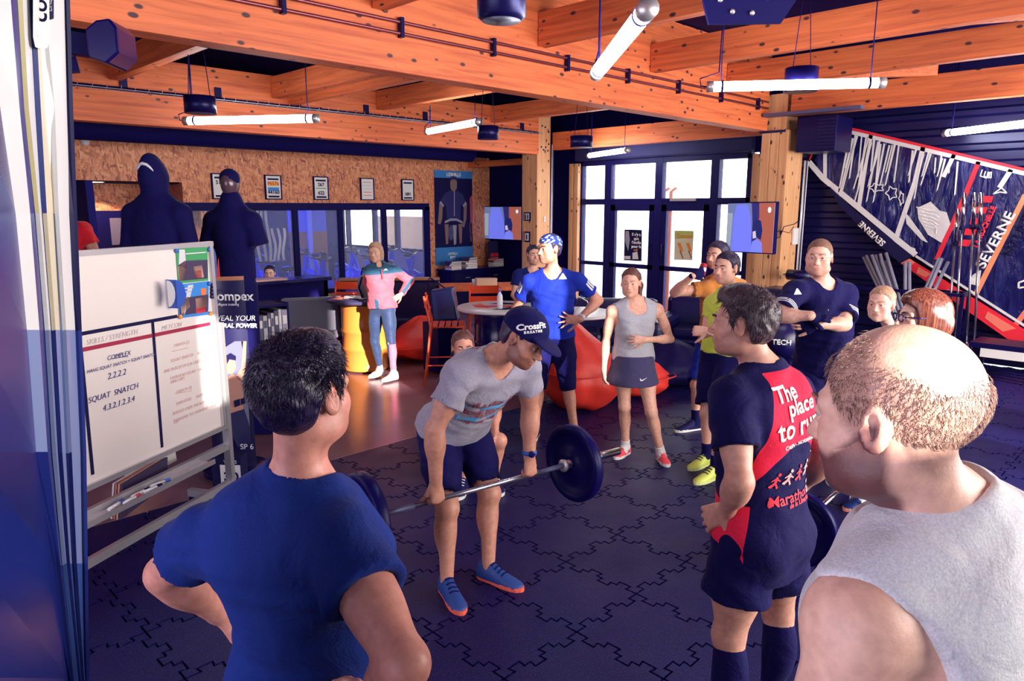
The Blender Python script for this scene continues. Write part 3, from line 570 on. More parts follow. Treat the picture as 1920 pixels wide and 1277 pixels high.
mb.build('frame', ALU, wbt)
for s, z0, z1 in ((bR + BD*.035, .10, 1.30), (bR - BD*(BL_ + .035), .10, 1.30)): MB().box((s.x, s.y, (z0 + z1)/2), (.035, .05, z1 - z0), 0, M).build('leg', ALU, wbt); MB().bar(s + BN*.35 + UP*(.08 - s.z), s - BN*.35 + UP*(.08 - s.z), .04, .05).build('foot', ALU, wbt)
for s in (bR + BD*.035, bR - BD*(BL_ + .035)):
    for q in (-.32, .32):
        c = s + BN*q; MB().lathe((c.x, c.y, .03), [(.0, -.012), (.03, -.012), (.03, .012), (0, .012)], 14, axis=BD).build('castor', BLACK, wbt)
tz = .455; a, b = bR - BD*BL_, bR + BD*.02
mb = MB(); mb.bar((a.x, a.y, tz), (b.x, b.y, tz), .03, .05); mb.bar(Vector((a.x, a.y, tz - .02)) + BN*.055, Vector((b.x, b.y, tz - .02)) + BN*.055 - BD*.25, .09, .008); mb.bar(Vector((a.x, a.y, tz - .01)) + BN*.1, Vector((b.x, b.y, tz - .01)) + BN*.1 - BD*.25, .008, .03); mb.build('pen_tray', ALU, wbt)
MB().bar((a.x, a.y, .19), (b.x, b.y, .19), .03, .05).build('crossbar', ALU, wbt)
def tape(p, q, w, m):
    A, B = onB(*p), onB(*q); d = (B - A).normalized(); x = d.cross(BN)*w/2; MB().prism([A - x, B - x, B + x, A + x], BN, .0015).build('tape_line', m, wbt)
tape((120, 632), (332, 593), .020, INK); tape((120, 663), (394, 607), .022, mat('tape_red', (.36, .012, .06), .6)); tape((286, 603), (304, 839), .020, INK); tape((149, 628), (174, 890), .020, INK)
def scrawl(s, u, v, sz, m, sh=.25): text('handwriting', s, onB(u, v, .001), BD, UP, sz, m, wbt, th=.0006, shear=sh)
PEN = mat('pen_blue', (.06, .055, .22), .7); PENR = mat('pen_red_faint', (.70, .42, .40), .7); PENF = mat('pen_faint', (.62, .55, .56), .7)
scrawl('SKILLS / STRENGTH', 212, 632, .040, PENF); scrawl('METCON', 322, 612, .04, PENF)
scrawl('COMPLEX', 223, 667, .036, PEN); scrawl('HANG SQUAT SNATCH + SQUAT SNATCH', 231, 680, .025, PEN); scrawl('2.2.2.2', 219, 702, .048, PEN); scrawl('SQUAT  SNATCH', 214, 737, .044, PEN); scrawl('4.3.2.1.2.3.4', 223, 757, .046, PEN)
tape((207, 673), (240, 668), .004, PEN)
for k, (s, u, v) in enumerate((('TABATA (1)', 340, 645), ('SQUAT SNATCH     4x(20/10)', 356, 667), ('BAR MUSCLE UP (OR CHEST TO BAR)', 355, 683), ('OVERHEAD SQUAT  14x20', 352, 700), ('RING DIPS', 333, 713), ('TABATA (2)', 345, 731), ('THRUSTERS     14x20', 355, 749), ('BURPEES OVER THE BAR', 354, 765), ('SHOULDER TO OVERHEAD 14x20', 366, 774), ('OFF', 331, 791))): scrawl(s, u, v, .026, PENR)
tape((323, 659), (353, 652), .004, PENR); tape((329, 738), (359, 733), .004, PENR)
def flyer(pts, nm, label, base, bands):
    c = sum((onB(u, v) for u, v in pts), Vector())/4; t = thing(nm, c, label, 'flyer')
    MB().prism([onB(u, v, .001) for u, v in pts], BN, .003).build('sheet', base, t)
    for poly, m in bands: MB().prism([onB(u, v, .004) for u, v in poly], BN, .002).build('print', m, t)
    return t
DKP = mat('photo_dark', (.05, .03, .09), .5); FLS = mat('photo_skin', (.62, .36, .30), .5); FLW = mat('photo_white', (.72, .70, .75), .35)
flyer([(329, 466), (388, 463), (390, 526), (334, 532)], 'green_flyer', 'green event flyer with photos on the whiteboard', GREENP, [([(346, 489), (389, 487), (389, 522), (336, 527), (334, 497)], DKP), ([(336, 468), (346, 468), (348, 490), (335, 497)], FLW), ([(333, 500), (348, 490), (350, 506), (344, 526), (336, 527)], FLS), ([(362, 500), (378, 497), (382, 520), (364, 522)], FLS), ([(366, 508), (376, 506), (378, 520), (367, 522)], REDINK), ([(348, 475), (386, 472), (386, 474), (348, 477)], FLW)])
flyer([(333, 534), (391, 527), (390, 590), (335, 597)], 'blue_flyer', 'blue event flyer below the green one on the whiteboard', SKYBLUE, [([(336, 560), (390, 552), (389, 584), (337, 592)], DKP), ([(337, 562), (352, 556), (356, 575), (340, 590)], FLS), ([(352, 535), (362, 534), (350, 580), (344, 592)], FLW), ([(376, 541), (386, 540), (386, 553), (377, 554)], mat('sticker_orange', (.85, .2, .06), .5)), ([(366, 560), (388, 556), (388, 575), (368, 580)], FLS), ([(366, 576), (384, 572), (386, 585), (368, 588)], REDINK), ([(338, 541), (362, 538), (362, 540), (338, 543)], FLW), ([(338, 548), (358, 545), (358, 547), (338, 550)], FLW)])
for k, (u, v, m, l) in enumerate(((330, 470, 'magnet_blue', 'blue magnet at the top left corner of the green flyer'), (391, 468, 'magnet_blue', 'blue magnet at the top right corner of the green flyer'), (391, 532, 'magnet_blue', 'blue magnet at the top right corner of the blue flyer'), (336, 536, 'magnet_blue', 'blue magnet at the top left corner of the blue flyer'), (337, 594, 'magnet_orange', 'orange magnet under the left corner of the blue flyer'), (394, 588, 'magnet_orange', 'orange magnet under the right corner of the blue flyer'), (397, 535, 'magnet_black', 'black magnet, topmost of a column on the board edge'), (397, 542, 'magnet_black', 'black magnet, second of a column on the board edge'), (397, 549, 'magnet_black', 'black magnet, third of a column on the board edge'), (397, 556, 'magnet_black', 'black magnet, lowest of a column on the board edge'))):
    c = onB(u, v, .004); o = MB().lathe(c, [(.014, 0), (.014, .008), (.010, .012), (0, .013)], 14, axis=BN).build('magnet', mat(m, {'magnet_blue': (.03, .12, .55), 'magnet_orange': (.85, .3, .06), 'magnet_black': NAVY}[m], .3)); rebase(o, c); tag(o, l, 'magnet', 'magnets on the whiteboard')
c = onB(321, 551); t = thing('board_eraser', c, 'blue and grey half-round board eraser stuck on the whiteboard', 'eraser')
def half(w, h0): return [(math.sin(q/8*math.pi)*w, math.cos(q/8*math.pi)*h0) for q in range(9)]
MB().prism([onB(313, 551, .0) + BD*x + UP*z for x, z in half(.075, .085)], BN, .07).build('body', mat('eraser_blue', (.03, .10, .5), .3), t); MB().prism([onB(313, 551, .07) + BD*x + UP*z for x, z in half(.06, .078)], BN, .006).build('face', mat('eraser_grey', (.5, .48, .52), .5), t)
for k, (u, c1) in enumerate(((197, (.04, .08, .4)), (222, (.6, .05, .08)), (244, NAVY), (262, NAVY), (282, (.04, .14, .6)))):
    q = onB(u, 905 - (u - 165)*.40, .0); s = (q - bR).dot(BD); c = Vector(((bR + BD*s).x, (bR + BD*s).y, tz - .001)) + BN*(.05 + .02*(k % 2))
    t = thing('marker_pen', c, ['blue capped marker pen at the left of the tray', 'red capped marker pen on the whiteboard tray', 'black capped marker pen lying front on the tray', 'black capped marker pen lying behind on the tray', 'blue capped marker pen nearest the brochures on the tray'][k], 'marker', 'marker pens on the tray')
    d = (BD + BN*.1*(k - 2)).normalized(); MB().tube([c - d*.06, c + d*.03], .010, 10).build('barrel', WHITE, t); MB().tube([c + d*.03, c + d*.065], .011, 10).build('cap', mat('cap_%d' % k, c1, .4), t)
c = bR - BD*.62; c.z = .40; t = thing('brochure_pouch', c, 'clear pouch of brochures hanging behind the whiteboard tray', 'pouch')
for k in range(4): MB().prism([c - BN*(.10 + .02*k) + BD*x + UP*zz for x, zz in ((-.2, -.12), (.18, -.05), (.2, .12), (-.16, .08))], BN, .01).build('brochure', [DKP, FLS, mat('pouch_orange', (.5, .16, .1), .4), FLW][k], t)
c = bR - BD*.45; t = thing('white_sheet', (c - BN*.2), 'white lined sheet seen in the gap under the whiteboard', 'paper'); c.z = .52
MB().prism([c - BN*.2 + BD*x + UP*zz for x, zz in ((-.2, -.12), (.22, -.1), (.2, .14), (-.2, .12))], BN, .006).build('sheet', PAPER, t); MB().prism([c - BN*.193 + BD*x + UP*zz for x, zz in ((-.02, -.1), (.0, -.1), (.05, .12), (.03, .12))], BN, .003).build('line', INK, t)
# ------------------------------------------------------------------ NEAR SAIL at the left edge
VS = [-160, 0, 200, 400, 620, 850, 1060, 1277]
CV = [[-60]*8, [-60, -40, -10, 20, 42, 60, 92, 126], [6, 10, 27, 48, 66, 82, 106, 132], [22, 26, 41, 61, 80, 94, 114, 137], [29, 33, 45, 66, 84, 98, 117, 140], [45, 48, 59, 72, 90, 104, 121, 143], [54, 57, 68, 80, 97, 110, 125, 146], [59, 62, 76, 95, 107, 118, 131, 149], [72, 75, 95, 103, 117, 128, 138, 152], [114, 117, 120, 123, 136, 147, 151, 156], [121, 124, 130, 138, 147, 156, 159, 162]]
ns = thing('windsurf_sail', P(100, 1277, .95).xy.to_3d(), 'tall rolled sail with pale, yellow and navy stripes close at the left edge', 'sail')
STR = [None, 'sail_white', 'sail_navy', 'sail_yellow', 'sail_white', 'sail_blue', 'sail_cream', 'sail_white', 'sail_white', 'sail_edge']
SC = {'sail_white': (.78, .78, .80), 'sail_navy': (.02, .02, .22), 'sail_yellow': (.8, .72, .38), 'sail_blue': (.03, .06, .3), 'sail_cream': (.75, .68, .5), 'sail_edge': (.01, .01, .06)}
NAVY_SHADE = mat('sail_navy_shade', (.012, .02, .16), .22)  # navy of the first strip, also the shade painted on the lower sail
def npt(k, i): u = CV[k][i]; return P(u, VS[i], .78 + .0019*u + (.012 if k % 2 else -.006))
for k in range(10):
    m = mat(STR[k], SC[STR[k]], .35) if STR[k] else NAVY_SHADE
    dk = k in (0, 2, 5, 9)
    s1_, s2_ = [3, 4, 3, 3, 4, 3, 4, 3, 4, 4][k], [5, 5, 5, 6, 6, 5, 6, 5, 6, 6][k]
    for lo, hi, mm in ((0, s1_, m), (s1_, s2_, mat('sail_shade_dark', (.016, .03, .2), .25) if dk else mat('sail_shade_pale', (.22, .28, .52), .3)), (s2_, 7, NAVY_SHADE if k in (0, 1, 2, 5, 7, 9) else mat('sail_shade_blue', (.045, .10, .34), .25))):  # lower sail darkens in steps: shade put into the panel colours
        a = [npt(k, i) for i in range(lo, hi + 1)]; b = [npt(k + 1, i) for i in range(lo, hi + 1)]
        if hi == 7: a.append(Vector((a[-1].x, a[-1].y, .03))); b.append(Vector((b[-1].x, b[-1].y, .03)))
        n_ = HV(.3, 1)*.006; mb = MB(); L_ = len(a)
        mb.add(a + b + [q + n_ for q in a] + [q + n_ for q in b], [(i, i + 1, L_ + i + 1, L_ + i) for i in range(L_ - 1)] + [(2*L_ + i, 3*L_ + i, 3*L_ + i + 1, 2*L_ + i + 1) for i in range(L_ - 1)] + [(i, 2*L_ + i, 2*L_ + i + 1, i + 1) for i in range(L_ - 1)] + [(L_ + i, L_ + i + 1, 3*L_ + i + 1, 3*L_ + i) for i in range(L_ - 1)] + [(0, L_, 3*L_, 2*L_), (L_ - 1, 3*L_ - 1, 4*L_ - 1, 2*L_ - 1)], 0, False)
        mb.build('sail_panel' if lo == 0 else 'shade_panel', mm, ns)
def nsp(u, v, k=.03): return P(u, v, .78 + .0019*u - k)
MB().prism([nsp(*q) for q in ((62, -60), (89, -60), (90, 75), (86, 88), (76, 93), (66, 88), (62, 70))], HV(0, 1), .003).build('label_patch', WHITE, ns)
MB().prism([nsp(76 + 10*math.cos(q*.5), 62 + 22*math.sin(q*.5), .032) for q in range(13)], HV(0, 1), .001).build('label_disc', mat('label_lime', (.62, .66, .08), .5), ns)
MB().prism([nsp(75 + 8*math.cos(q*.5), 62 + 9*math.sin(q*.5), .034) for q in range(13)], HV(0, 1), .001).build('label_disc', WHITE, ns)
_u = (nsp(76, -40) - nsp(76, 40)).normalized(); text('label_lettering', 'com', nsp(75, 5, .035), _u, -HV(1, 0.0), .026, INK, ns, bold=.0004, th=.0006, shear=.2)
MB().prism([nsp(*q) for q in ((91, -60), (98, -60), (98, 34), (91, 36))], HV(0, 1), .003).build('label_patch', INK, ns); text('label_lettering', 'LINE', nsp(94, 10, .034), _u, -HV(1, 0), .007, WHITE, ns, th=.0004)
# ------------------------------------------------------------------ SAIL on the corrugated wall
sx = 10.80
ws_ = thing('windsurf_sail', onX(1720, 480, sx), 'transparent windsurf sail with red mast sleeve hung on the corrugated wall', 'sail')
def sail(pts, nm, m, k=0.0, th=.004): return MB().prism([onX(u, v, sx - k) for u, v in pts], (-1, 0, 0), th).build(nm, m, ws_)
m, tt, b = nt('sail_clear_film'); tc = nodes(tt, 'ShaderNodeTexCoord'); mp = nodes(tt, 'ShaderNodeMapping'); tt.links.new(tc.outputs['Object'], mp.inputs[0]); mp.inputs['Scale'].default_value = (1, 2.6, .8)
n = nodes(tt, 'ShaderNodeTexNoise', i_Scale=3.0, i_Detail=5.0, i_Distortion=1.2); tt.links.new(mp.outputs[0], n.inputs['Vector']); bp = nodes(tt, 'ShaderNodeBump', i_Strength=.45, i_Distance=.05); tt.links.new(n.outputs['Fac'], bp.inputs['Height']); tt.links.new(bp.outputs[0], b.inputs['Normal'])
rp = ramp(tt, [(.50, (.006, .006, .085)), (.66, (.02, .025, .15)), (.80, (.30, .31, .45))]); tt.links.new(n.outputs['Fac'], rp.inputs[0]); tt.links.new(rp.outputs[0], b.inputs['Base Color']); b.inputs['Roughness'].default_value = .12; CLEAR = m  # pale end of the ramp paints reflections into the film colour
sail([(1590, 240), (1920, 318), (2100, 362), (2100, 752), (1920, 620), (1715, 478), (1540, 330), (1528, 300), (1545, 262)], 'film', CLEAR)
SW = mat('sail_strip_white', (.74, .72, .73), .45); SR = mat('sail_red', (.80, .02, .045), .45); SRL = mat('sail_coral', (.85, .20, .14), .45)
def strip(pts, w, nm, m, k=.005):
    for (a, b_) in zip(pts[:-1], pts[1:]):
        A, B = onX(*a, sx - k), onX(*b_, sx - k); d = (B - A).normalized(); x = d.cross(Vector((1, 0, 0)))*w/2; MB().prism([A - x, B - x, B + x, A + x], (-1, 0, 0), .005).build(nm, m, ws_)
strip([(1590, 240), (1920, 318), (2100, 362)], .035, 'leech_tape', SR, .007); strip([(1592, 247), (1920, 325), (2100, 368)], .05, 'leech_strip', SW)
strip([(1534, 258), (1518, 300)], .02, 'leech_tape', SR); strip([(1517, 304), (1543, 334), (1717, 478)], .075, 'luff_strip', SW, .006)
sail([(1556, 350), (1600, 392), (1712, 480), (1690, 494), (1640, 452), (1575, 386)], 'mast_sleeve', INK, .008, .03)
sail([(1716, 466), (1717, 478), (1703, 484), (1660, 446)], 'luff_strip', SW, .014)
sail([(1690, 493), (1706, 485), (1920, 617), (2100, 738), (2100, 790), (1920, 656), (1800, 572)], 'mast_sleeve', SR, .008, .035)
for q in ([(1690, 493), (1706, 485), (1716, 492), (1704, 501)], [(1722, 500), (1745, 514), (1735, 520), (1718, 512)], [(1775, 541), (1800, 552), (1782, 556)], [(1852, 584), (1905, 616), (1880, 622), (1846, 596)]): sail(q, 'sleeve_flash', SRL, .045, .003)
strip([(1717, 480), (1920, 610), (2100, 730)], .03, 'luff_strip', SW, .02)
for pts, w, m in (([(1547, 255), (1547, 338)], .05, SW), ([(1634, 250), (1624, 300), (1610, 390)], .055, SW), ([(1731, 276), (1716, 340), (1679, 450)], .06, SW), ([(1789, 290), (1769, 332)], .05, SW), ([(1590, 243), (1587, 282)], .04, SW), ([(1835, 303), (1808, 370), (1756, 487)], .055, SR), ([(1923, 365), (1828, 555)], .06, mat('sail_orange', (.86, .30, .14), .45)), ([(1896, 318), (1874, 352)], .055, SW), ([(1935, 570), (1902, 612)], .06, SRL)): strip(pts, w, 'batten', m)
random.seed(11)
for k in range(34):
    u = random.uniform(1592, 1735) if k < 26 else random.uniform(1735, 1800); v = 243 + (u - 1590)*.236 + random.uniform(5, 14); L_ = random.uniform(35, 115)*(.55 if k >= 26 else 1); du = -random.uniform(.08, .32)*L_
    sail([(u, v), (u + random.uniform(2, 4.5), v + 1), (u + du + 3, v + L_), (u + du, v + L_ + 3)], 'crease_glare', SW, .006 + .0002*k, .003)
for c, rx, ry, rot in (((1644, 352), 16, 9, .6), ((1672, 362), 12, 14, .3), ((1690, 372), 5, 15, .3)):
    pts = [(c[0] + rx*math.cos(q*math.pi/5 )*(1 if q % 2 else .6), c[1] + ry*math.sin(q*math.pi/5)*(1 if q % 2 else .6)) for q in range(11)]
    strip(pts, .012, 'outline_art', WHITE, .01)
for q in ([(1720, 390), (1745, 378), (1762, 395), (1775, 398), (1782, 420), (1765, 455), (1740, 440), (1722, 410)], [(1697, 398), (1706, 408), (1740, 455), (1728, 450), (1700, 420)]): sail(q, 'crease_glare', SW, .012, .002)  # reflection on the film drawn as flat white shapes
for k in range(6): strip([(1718 + k*3, 388 + k*7), (1740 + k*3, 394 + k*7), (1760 - k, 398 + k*8)], .014, 'crease_glare', WHITE, .016)
for k in range(5):
    a = (1851 - k*10.5, 373 + k*20.5); sail([(a[0] - 9, a[1] - 6), (a[0] + 12, a[1] - 5), (a[0] + 8, a[1] + 7), (a[0] - 12, a[1] + 6)], 'red_tile', SR, .010, .003)
def sail_text(s, a, b, sz, m, bold=.004, sx_=1.0, mirror=False):
    A, B = onX(*a, sx - .055), onX(*b, sx - .055); d = (B - A).normalized(); up = Vector((1, 0, 0)).cross(d)*-1
    up = d.cross(Vector((-1, 0, 0)))*-1
    text('lettering', s, (A + B)/2, d, up, sz, m, ws_, bold=bold, sx=sx_)
sail_text('SEVERNE', (1833, 509), (1901, 391), .165, WHITE, .004, 1.15); sail_text('LA ROCHELLE', (1822, 478), (1871, 372), .085, SR, .005); sail_text('NAUTIX', (1892, 482), (1936, 392), .16, INK, .006)
sail_text('SEVERNE', (1666, 466), (1604, 410), .115, WHITE, .004)
for k in range(3): strip([(1842 + k*6, 318 + k*3), (1838 + k*7, 330), (1850 + k*4, 334), (1853 + k*3, 322)], .012, 'outline_art', WHITE, .01)
strip([(1862, 364), (1878, 352), (1888, 362), (1875, 360), (1862, 364)], .014, 'outline_art', WHITE, .012)
for k in range(5): strip([(1818 + k*4, 532 + k), (1826 + k*3, 515 - k*2)], .02, 'outline_art', WHITE, .01)
strip([(1921, 526), (1910, 530), (1910, 540), (1922, 538)], .02, 'outline_art', WHITE, .01)
# ------------------------------------------------------------------ BARBELLS, RACKS
def plate(c, ax, r, th, name, m, parent):
    return MB().lathe(Vector(c) - Vector(ax)*th/2, [(.026, 0), (.07, -.004), (.075, .004), (r*.78, .012), (r*.8, 0), (r - .006, 0), (r, .008), (r, th - .008), (r - .006, th), (r*.8, th), (r*.78, th - .012), (.075, th - .004), (.07, th + .004), (.026, th)], 48, axis=ax).build(name, m, parent)
bl, brr = W(-.665, 3.20, .59), W(.325, 3.92, .585); ax = (brr - bl).normalized()
t = thing('barbell', (bl + brr)/2, 'loaded barbell with large black plates held by the man in the cap', 'barbell')
MB().tube([bl - ax*.02, brr + ax*.02], .014, 12).build('bar', mat('bar_steel', (.42, .42, .5), .22, .9), t)
for p, s in ((bl, -1), (brr, 1)):
    MB().tube([p - ax*s*.03, p + ax*s*.40], .025, 16).build('sleeve', CHROME, t); MB().lathe(p - ax*s*.045, [(.016, 0), (.036, 0), (.036, .02), (.026, .024)], 20, axis=ax*s).build('collar', ALU, t)
    plate(p + ax*s*.04, ax, .225, .06, 'weight_plate', mat('plate_rubber', (.0045, .003, .065), .35), t)
    MB().lathe(p + ax*s*.08, [(.026, 0), (.045, 0), (.045, .03), (.026, .03)], 20, axis=ax*s).build('clamp', BLACKM, t)
MB().tube([bl + ax*.02, bl + ax*.22], .0145, 12).build('knurling', mat('knurl', (.10, .1, .2), .6, .6), t); MB().tube([brr - ax*.22, brr - ax*.02], .0145, 12).build('knurling', MATS['knurl'], t)
# barbell on the floor behind the runner
a, b = G(1500, 985, .225), G(1590, 905, .225); ax2 = (b - a).normalized()
t = thing('barbell', (a.x, a.y, 0), 'barbell lying on the mats behind the runner with its bar towards the wall', 'barbell')
MB().tube([a, a + ax2*1.31], .0145, 12).build('bar', CHROME, t)
for p_, s_ in ((a, -1), (a + ax2*1.31, 1)):
    MB().tube([p_ - ax2*s_*.02, p_ + ax2*s_*.40], .025, 16).build('sleeve', CHROME, t); plate(p_ + ax2*s_*.045, ax2, .225, .055, 'weight_plate', MATS['plate_rubber'], t); MB().lathe(p_ - ax2*s_*.03, [(.016, 0), (.04, 0), (.04, .02), (.026, .025)], 20, axis=ax2*s_).build('collar', CHROME, t)
MB().tube([a + ax2*.03, a + ax2*.30], .0175, 12).build('bar_shaft', CHROME, t)
# grey pipes in a rack
t = thing('pipe_rack', (10.6, 3.2, 0), 'dark open rack holding grey pipes below the sail', 'rack')
mb = MB()
for x in (10.3, 10.62):
    for y in (2.3, 3.75): mb.span((x - .02, y - .02, 0), (x + .02, y + .02, .95))
for z in (.2, .95):
    for x in (10.3, 10.62): mb.span((x - .02, 2.3, z - .02), (x + .02, 3.75, z + .02))
    for y in (2.3, 3.75): mb.span((10.3, y - .02, z - .02), (10.62, y + .02, z + .02))
mb.span((10.3, 2.3, .05), (10.62, 3.75, .08)); mb.build('frame', BLACKM, t)
PVC = mat('pvc_grey', (.24, .24, .34), .4)
for k, (u0, v0, u1, v1) in enumerate(((1619, 482, 1648, 545), (1624, 479, 1655, 545), (1634, 478, 1660, 545), (1641, 478, 1664, 545), (1650, 476, 1668, 545), (1652, 488, 1672, 545), (1659, 489, 1677, 545), (1661, 474, 1682, 545), (1697, 492, 1697, 550), (1705, 491, 1704, 550), (1762, 483, 1733, 545), (1767, 484, 1740, 545), (1778, 490, 1750, 545))):
    a = onX(u0, v0, 10.55 - .02*(k % 3)); b = onX(u1, v1, 10.45); d = (a - b); e = a - d*((a.z - .09)/d.z)
    e.x = min(max(e.x, 10.34), 10.6); e.y = min(max(e.y, 2.35), 3.7)
    o = MB().tube([e, a], .022, 12).build('grey_pipe', PVC); rebase(o, e); tag(o, ['grey plastic pipe leaning furthest left in the rack', 'second grey pipe from the left in the fan of pipes', 'third grey pipe from the left in the fan of pipes', 'fourth grey pipe from the left in the fan of pipes', 'fifth grey pipe from the left in the fan of pipes', 'shorter grey pipe, sixth in the fan of pipes', 'shorter grey pipe, seventh in the fan of pipes', 'rightmost and tallest grey pipe of the fan', 'upright grey pipe, left of the close upright pair', 'upright grey pipe, right of the close upright pair', 'thick grey pipe leaning right across the red mast sleeve', 'grey pipe leaning beside the one crossing the sail', 'lone thin grey pipe leaning right before the sail'][k], 'pipe', 'grey pipes in the rack')
# barbells stored upright
t0 = thing('barbell_stand', (10.35, 2.36, 0), 'floor stand with upright tubes for barbells by the sail', 'stand')
MB().span((10.15, 2.05, 0), (10.6, 2.65, .04)).build('base', BLACKM, t0)
BARS = ((1796, 392, 10.45), (1808, 362, 10.4), (1828, 361, 10.42), (1840, 361, 10.36))
for k, (u, v, X) in enumerate(BARS):
    a = onX(u, v, X); b = onX(u - 22 + k*3, 668, X - .02); b.z = .05
    MB().lathe((b.x, b.y, .04), [(.035, 0), (.035, .22), (.03, .22)], 14).build('holder_tube', CHROME, t0)
    t = thing('barbell', b, ['shortest upright barbell, leftmost in the stand', 'upright barbell with long chrome sleeve, second in the stand', 'upright barbell, third in the stand', 'upright barbell, rightmost in the stand'][k], 'barbell', 'upright barbells'); d = (a - b).normalized()
    MB().tube([a, a - d*.42], .025, 14).build('sleeve', CHROME, t); MB().tube([a - d*.42, a - d*.45], .036, 14).build('collar', BLACKM, t); MB().tube([a - d*.45, b + d*.3], .014, 10).build('bar', MATS['bar_steel'], t); MB().tube([b, b + d*.3], .025, 12).build('sleeve', CHROME, t)
# bench below the sail at right
t = thing('storage_bench', (10.2, 1.7, 0), 'dark low bench with a pale plate under the sail', 'bench')
p = onX(1820, 660, 9.9); mb = MB().span((9.8, p.y - 1.5, .40), (10.3, p.y, .46))
for y in (p.y - .05, p.y - .8, p.y - 1.45): mb.span((9.85, y - .03, 0), (9.9, y + .03, .42)); mb.span((10.2, y - .03, 0), (10.25, y + .03, .42))
mb.build('frame', BLACKM, t); MB().span((9.78, p.y - .55, .30), (9.82, p.y - .12, .40)).build('pale_plate', PAPER, t)
p = onX(1745, 590, 10.4)
# foam roller + balls by the post
p = onX(1497, 516, 9.85); t = thing('foam_roller', p, 'black roller fixed to the right timber post', 'roller'); MB().tube([p - Vector((0, .19, 0)), p + Vector((0, .15, 0))], .075, 20).build('roller', LEATHER, t); MB().tube([p - Vector((0, .26, 0)), p + Vector((0, .22, 0))], .015, 8).build('axle', CHROME, t); MB().span((p.x, p.y - .05, p.z - .1), (10.02, p.y + .05, p.z - .06)).build('bracket', BLACKM, t)
t = thing('padded_bench', (9.2, 4.2, 0), 'black padded gym bench behind the man in black', 'bench'); p = onX(1470, 565, 9.2)
MB().box((9.2, p.y - .1, p.z), (.5, .75, .36)).build('pad', LEATHER, t, bevel=.06); MB().tube([(9.0, p.y + .35, p.z - .25), (9.0, p.y - .6, p.z - .25)], .03, 10).build('roller_bar', BLACKM, t)
mb = MB()
for y in (p.y - .35, p.y + .15): mb.span((9.17, y - .03, 0), (9.23, y + .03, p.z - .15)); mb.span((8.9, y - .03, 0), (9.5, y + .03, .05))
mb.build('frame', BLACKM, t)
p = P(1448, 600, 7.6); t = thing('medicine_ball', (p.x, p.y, p.z), 'red medicine ball beside the right timber post', 'ball'); MB().ball(p, .16, n=24).build('ball', mat('ball_red', (.6, .03, .02), .35), t)
MB().span((p.x - .16, p.y - .16, 0), (p.x + .16, p.y + .16, p.z - .15)).build('pedestal', BLACKM, t)
p = P(1466, 636, 6.9); t = thing('medicine_ball', (p.x, p.y, p.z), 'black medicine ball with white lettering in front of the red ball', 'ball'); MB().ball(p, .19, n=24).build('ball', LEATHER, t)
text('lettering', 'TECH', p + HV(-.35, -.9)*.192, HV(.93, -.36), UP, .07, WHITE, t, bold=.002); MB().span((p.x - .17, p.y - .17, 0), (p.x + .17, p.y + .17, p.z - .17)).build('pedestal', BLACKM, t)
# ------------------------------------------------------------------ BAR TABLES, STOOLS
def drum_table(c, r, h, mb_, mt, tr, label, label2):
    t = thing('drum_table', c, label, 'table'); c = Vector(c); prof = [(r - .02, 0), (r, .0), (r + .008, .012), (r, .025)]
    for zz in (.33, .6): prof += [(r, h*zz - .03), (r + .012, h*zz - .012), (r + .012, h*zz + .012), (r, h*zz + .03)]
    prof += [(r, h - .03), (r + .01, h - .012), (r, h), (r - .02, h - .005)]
    MB().lathe(c, prof, 48).build('barrel', mb_, t)
    MB().lathe(c + UP*h, [(.12, 0), (.12, .03), (tr - .01, .03), (tr, .04), (tr, .06), (tr - .008, .068), (0, .068)], 56).build('tabletop', mt, t); return t
cb = W((690 - 960)/1288*9.02, 9.02, 0); ot = drum_table(cb, .285, .84, ORANGEP, mat('table_dark', (.05, .045, .12), .2), .46, 'high table made from a sunlit orange oil drum', '')
ck = W(-.15, 8.25, 0); bt = drum_table(ck, .29, .84, BLACKG, mat('table_white', (.78, .76, .78), .3), .49, 'high table made from a black oil drum with white round top', '')
for k in range(3):
    a = .4 + k*2.1; q = [ck + Vector((.30*math.cos(a + d)*s, .30*math.sin(a + d)*s, .909)) for d, s in ((-.9, 1), (-.4, 1.1), (.3, 1.0), (.9, .7))]; MB().prism(q, UP, .002).build('graphic', [INK, SRL, INK][k], bt)
MB().prism([ck + Vector((x, y, .911)) for x, y in ((-.25, .1), (.1, -.2), (.16, -.12), (-.2, .2))], UP, .002).build('graphic', SR, bt)
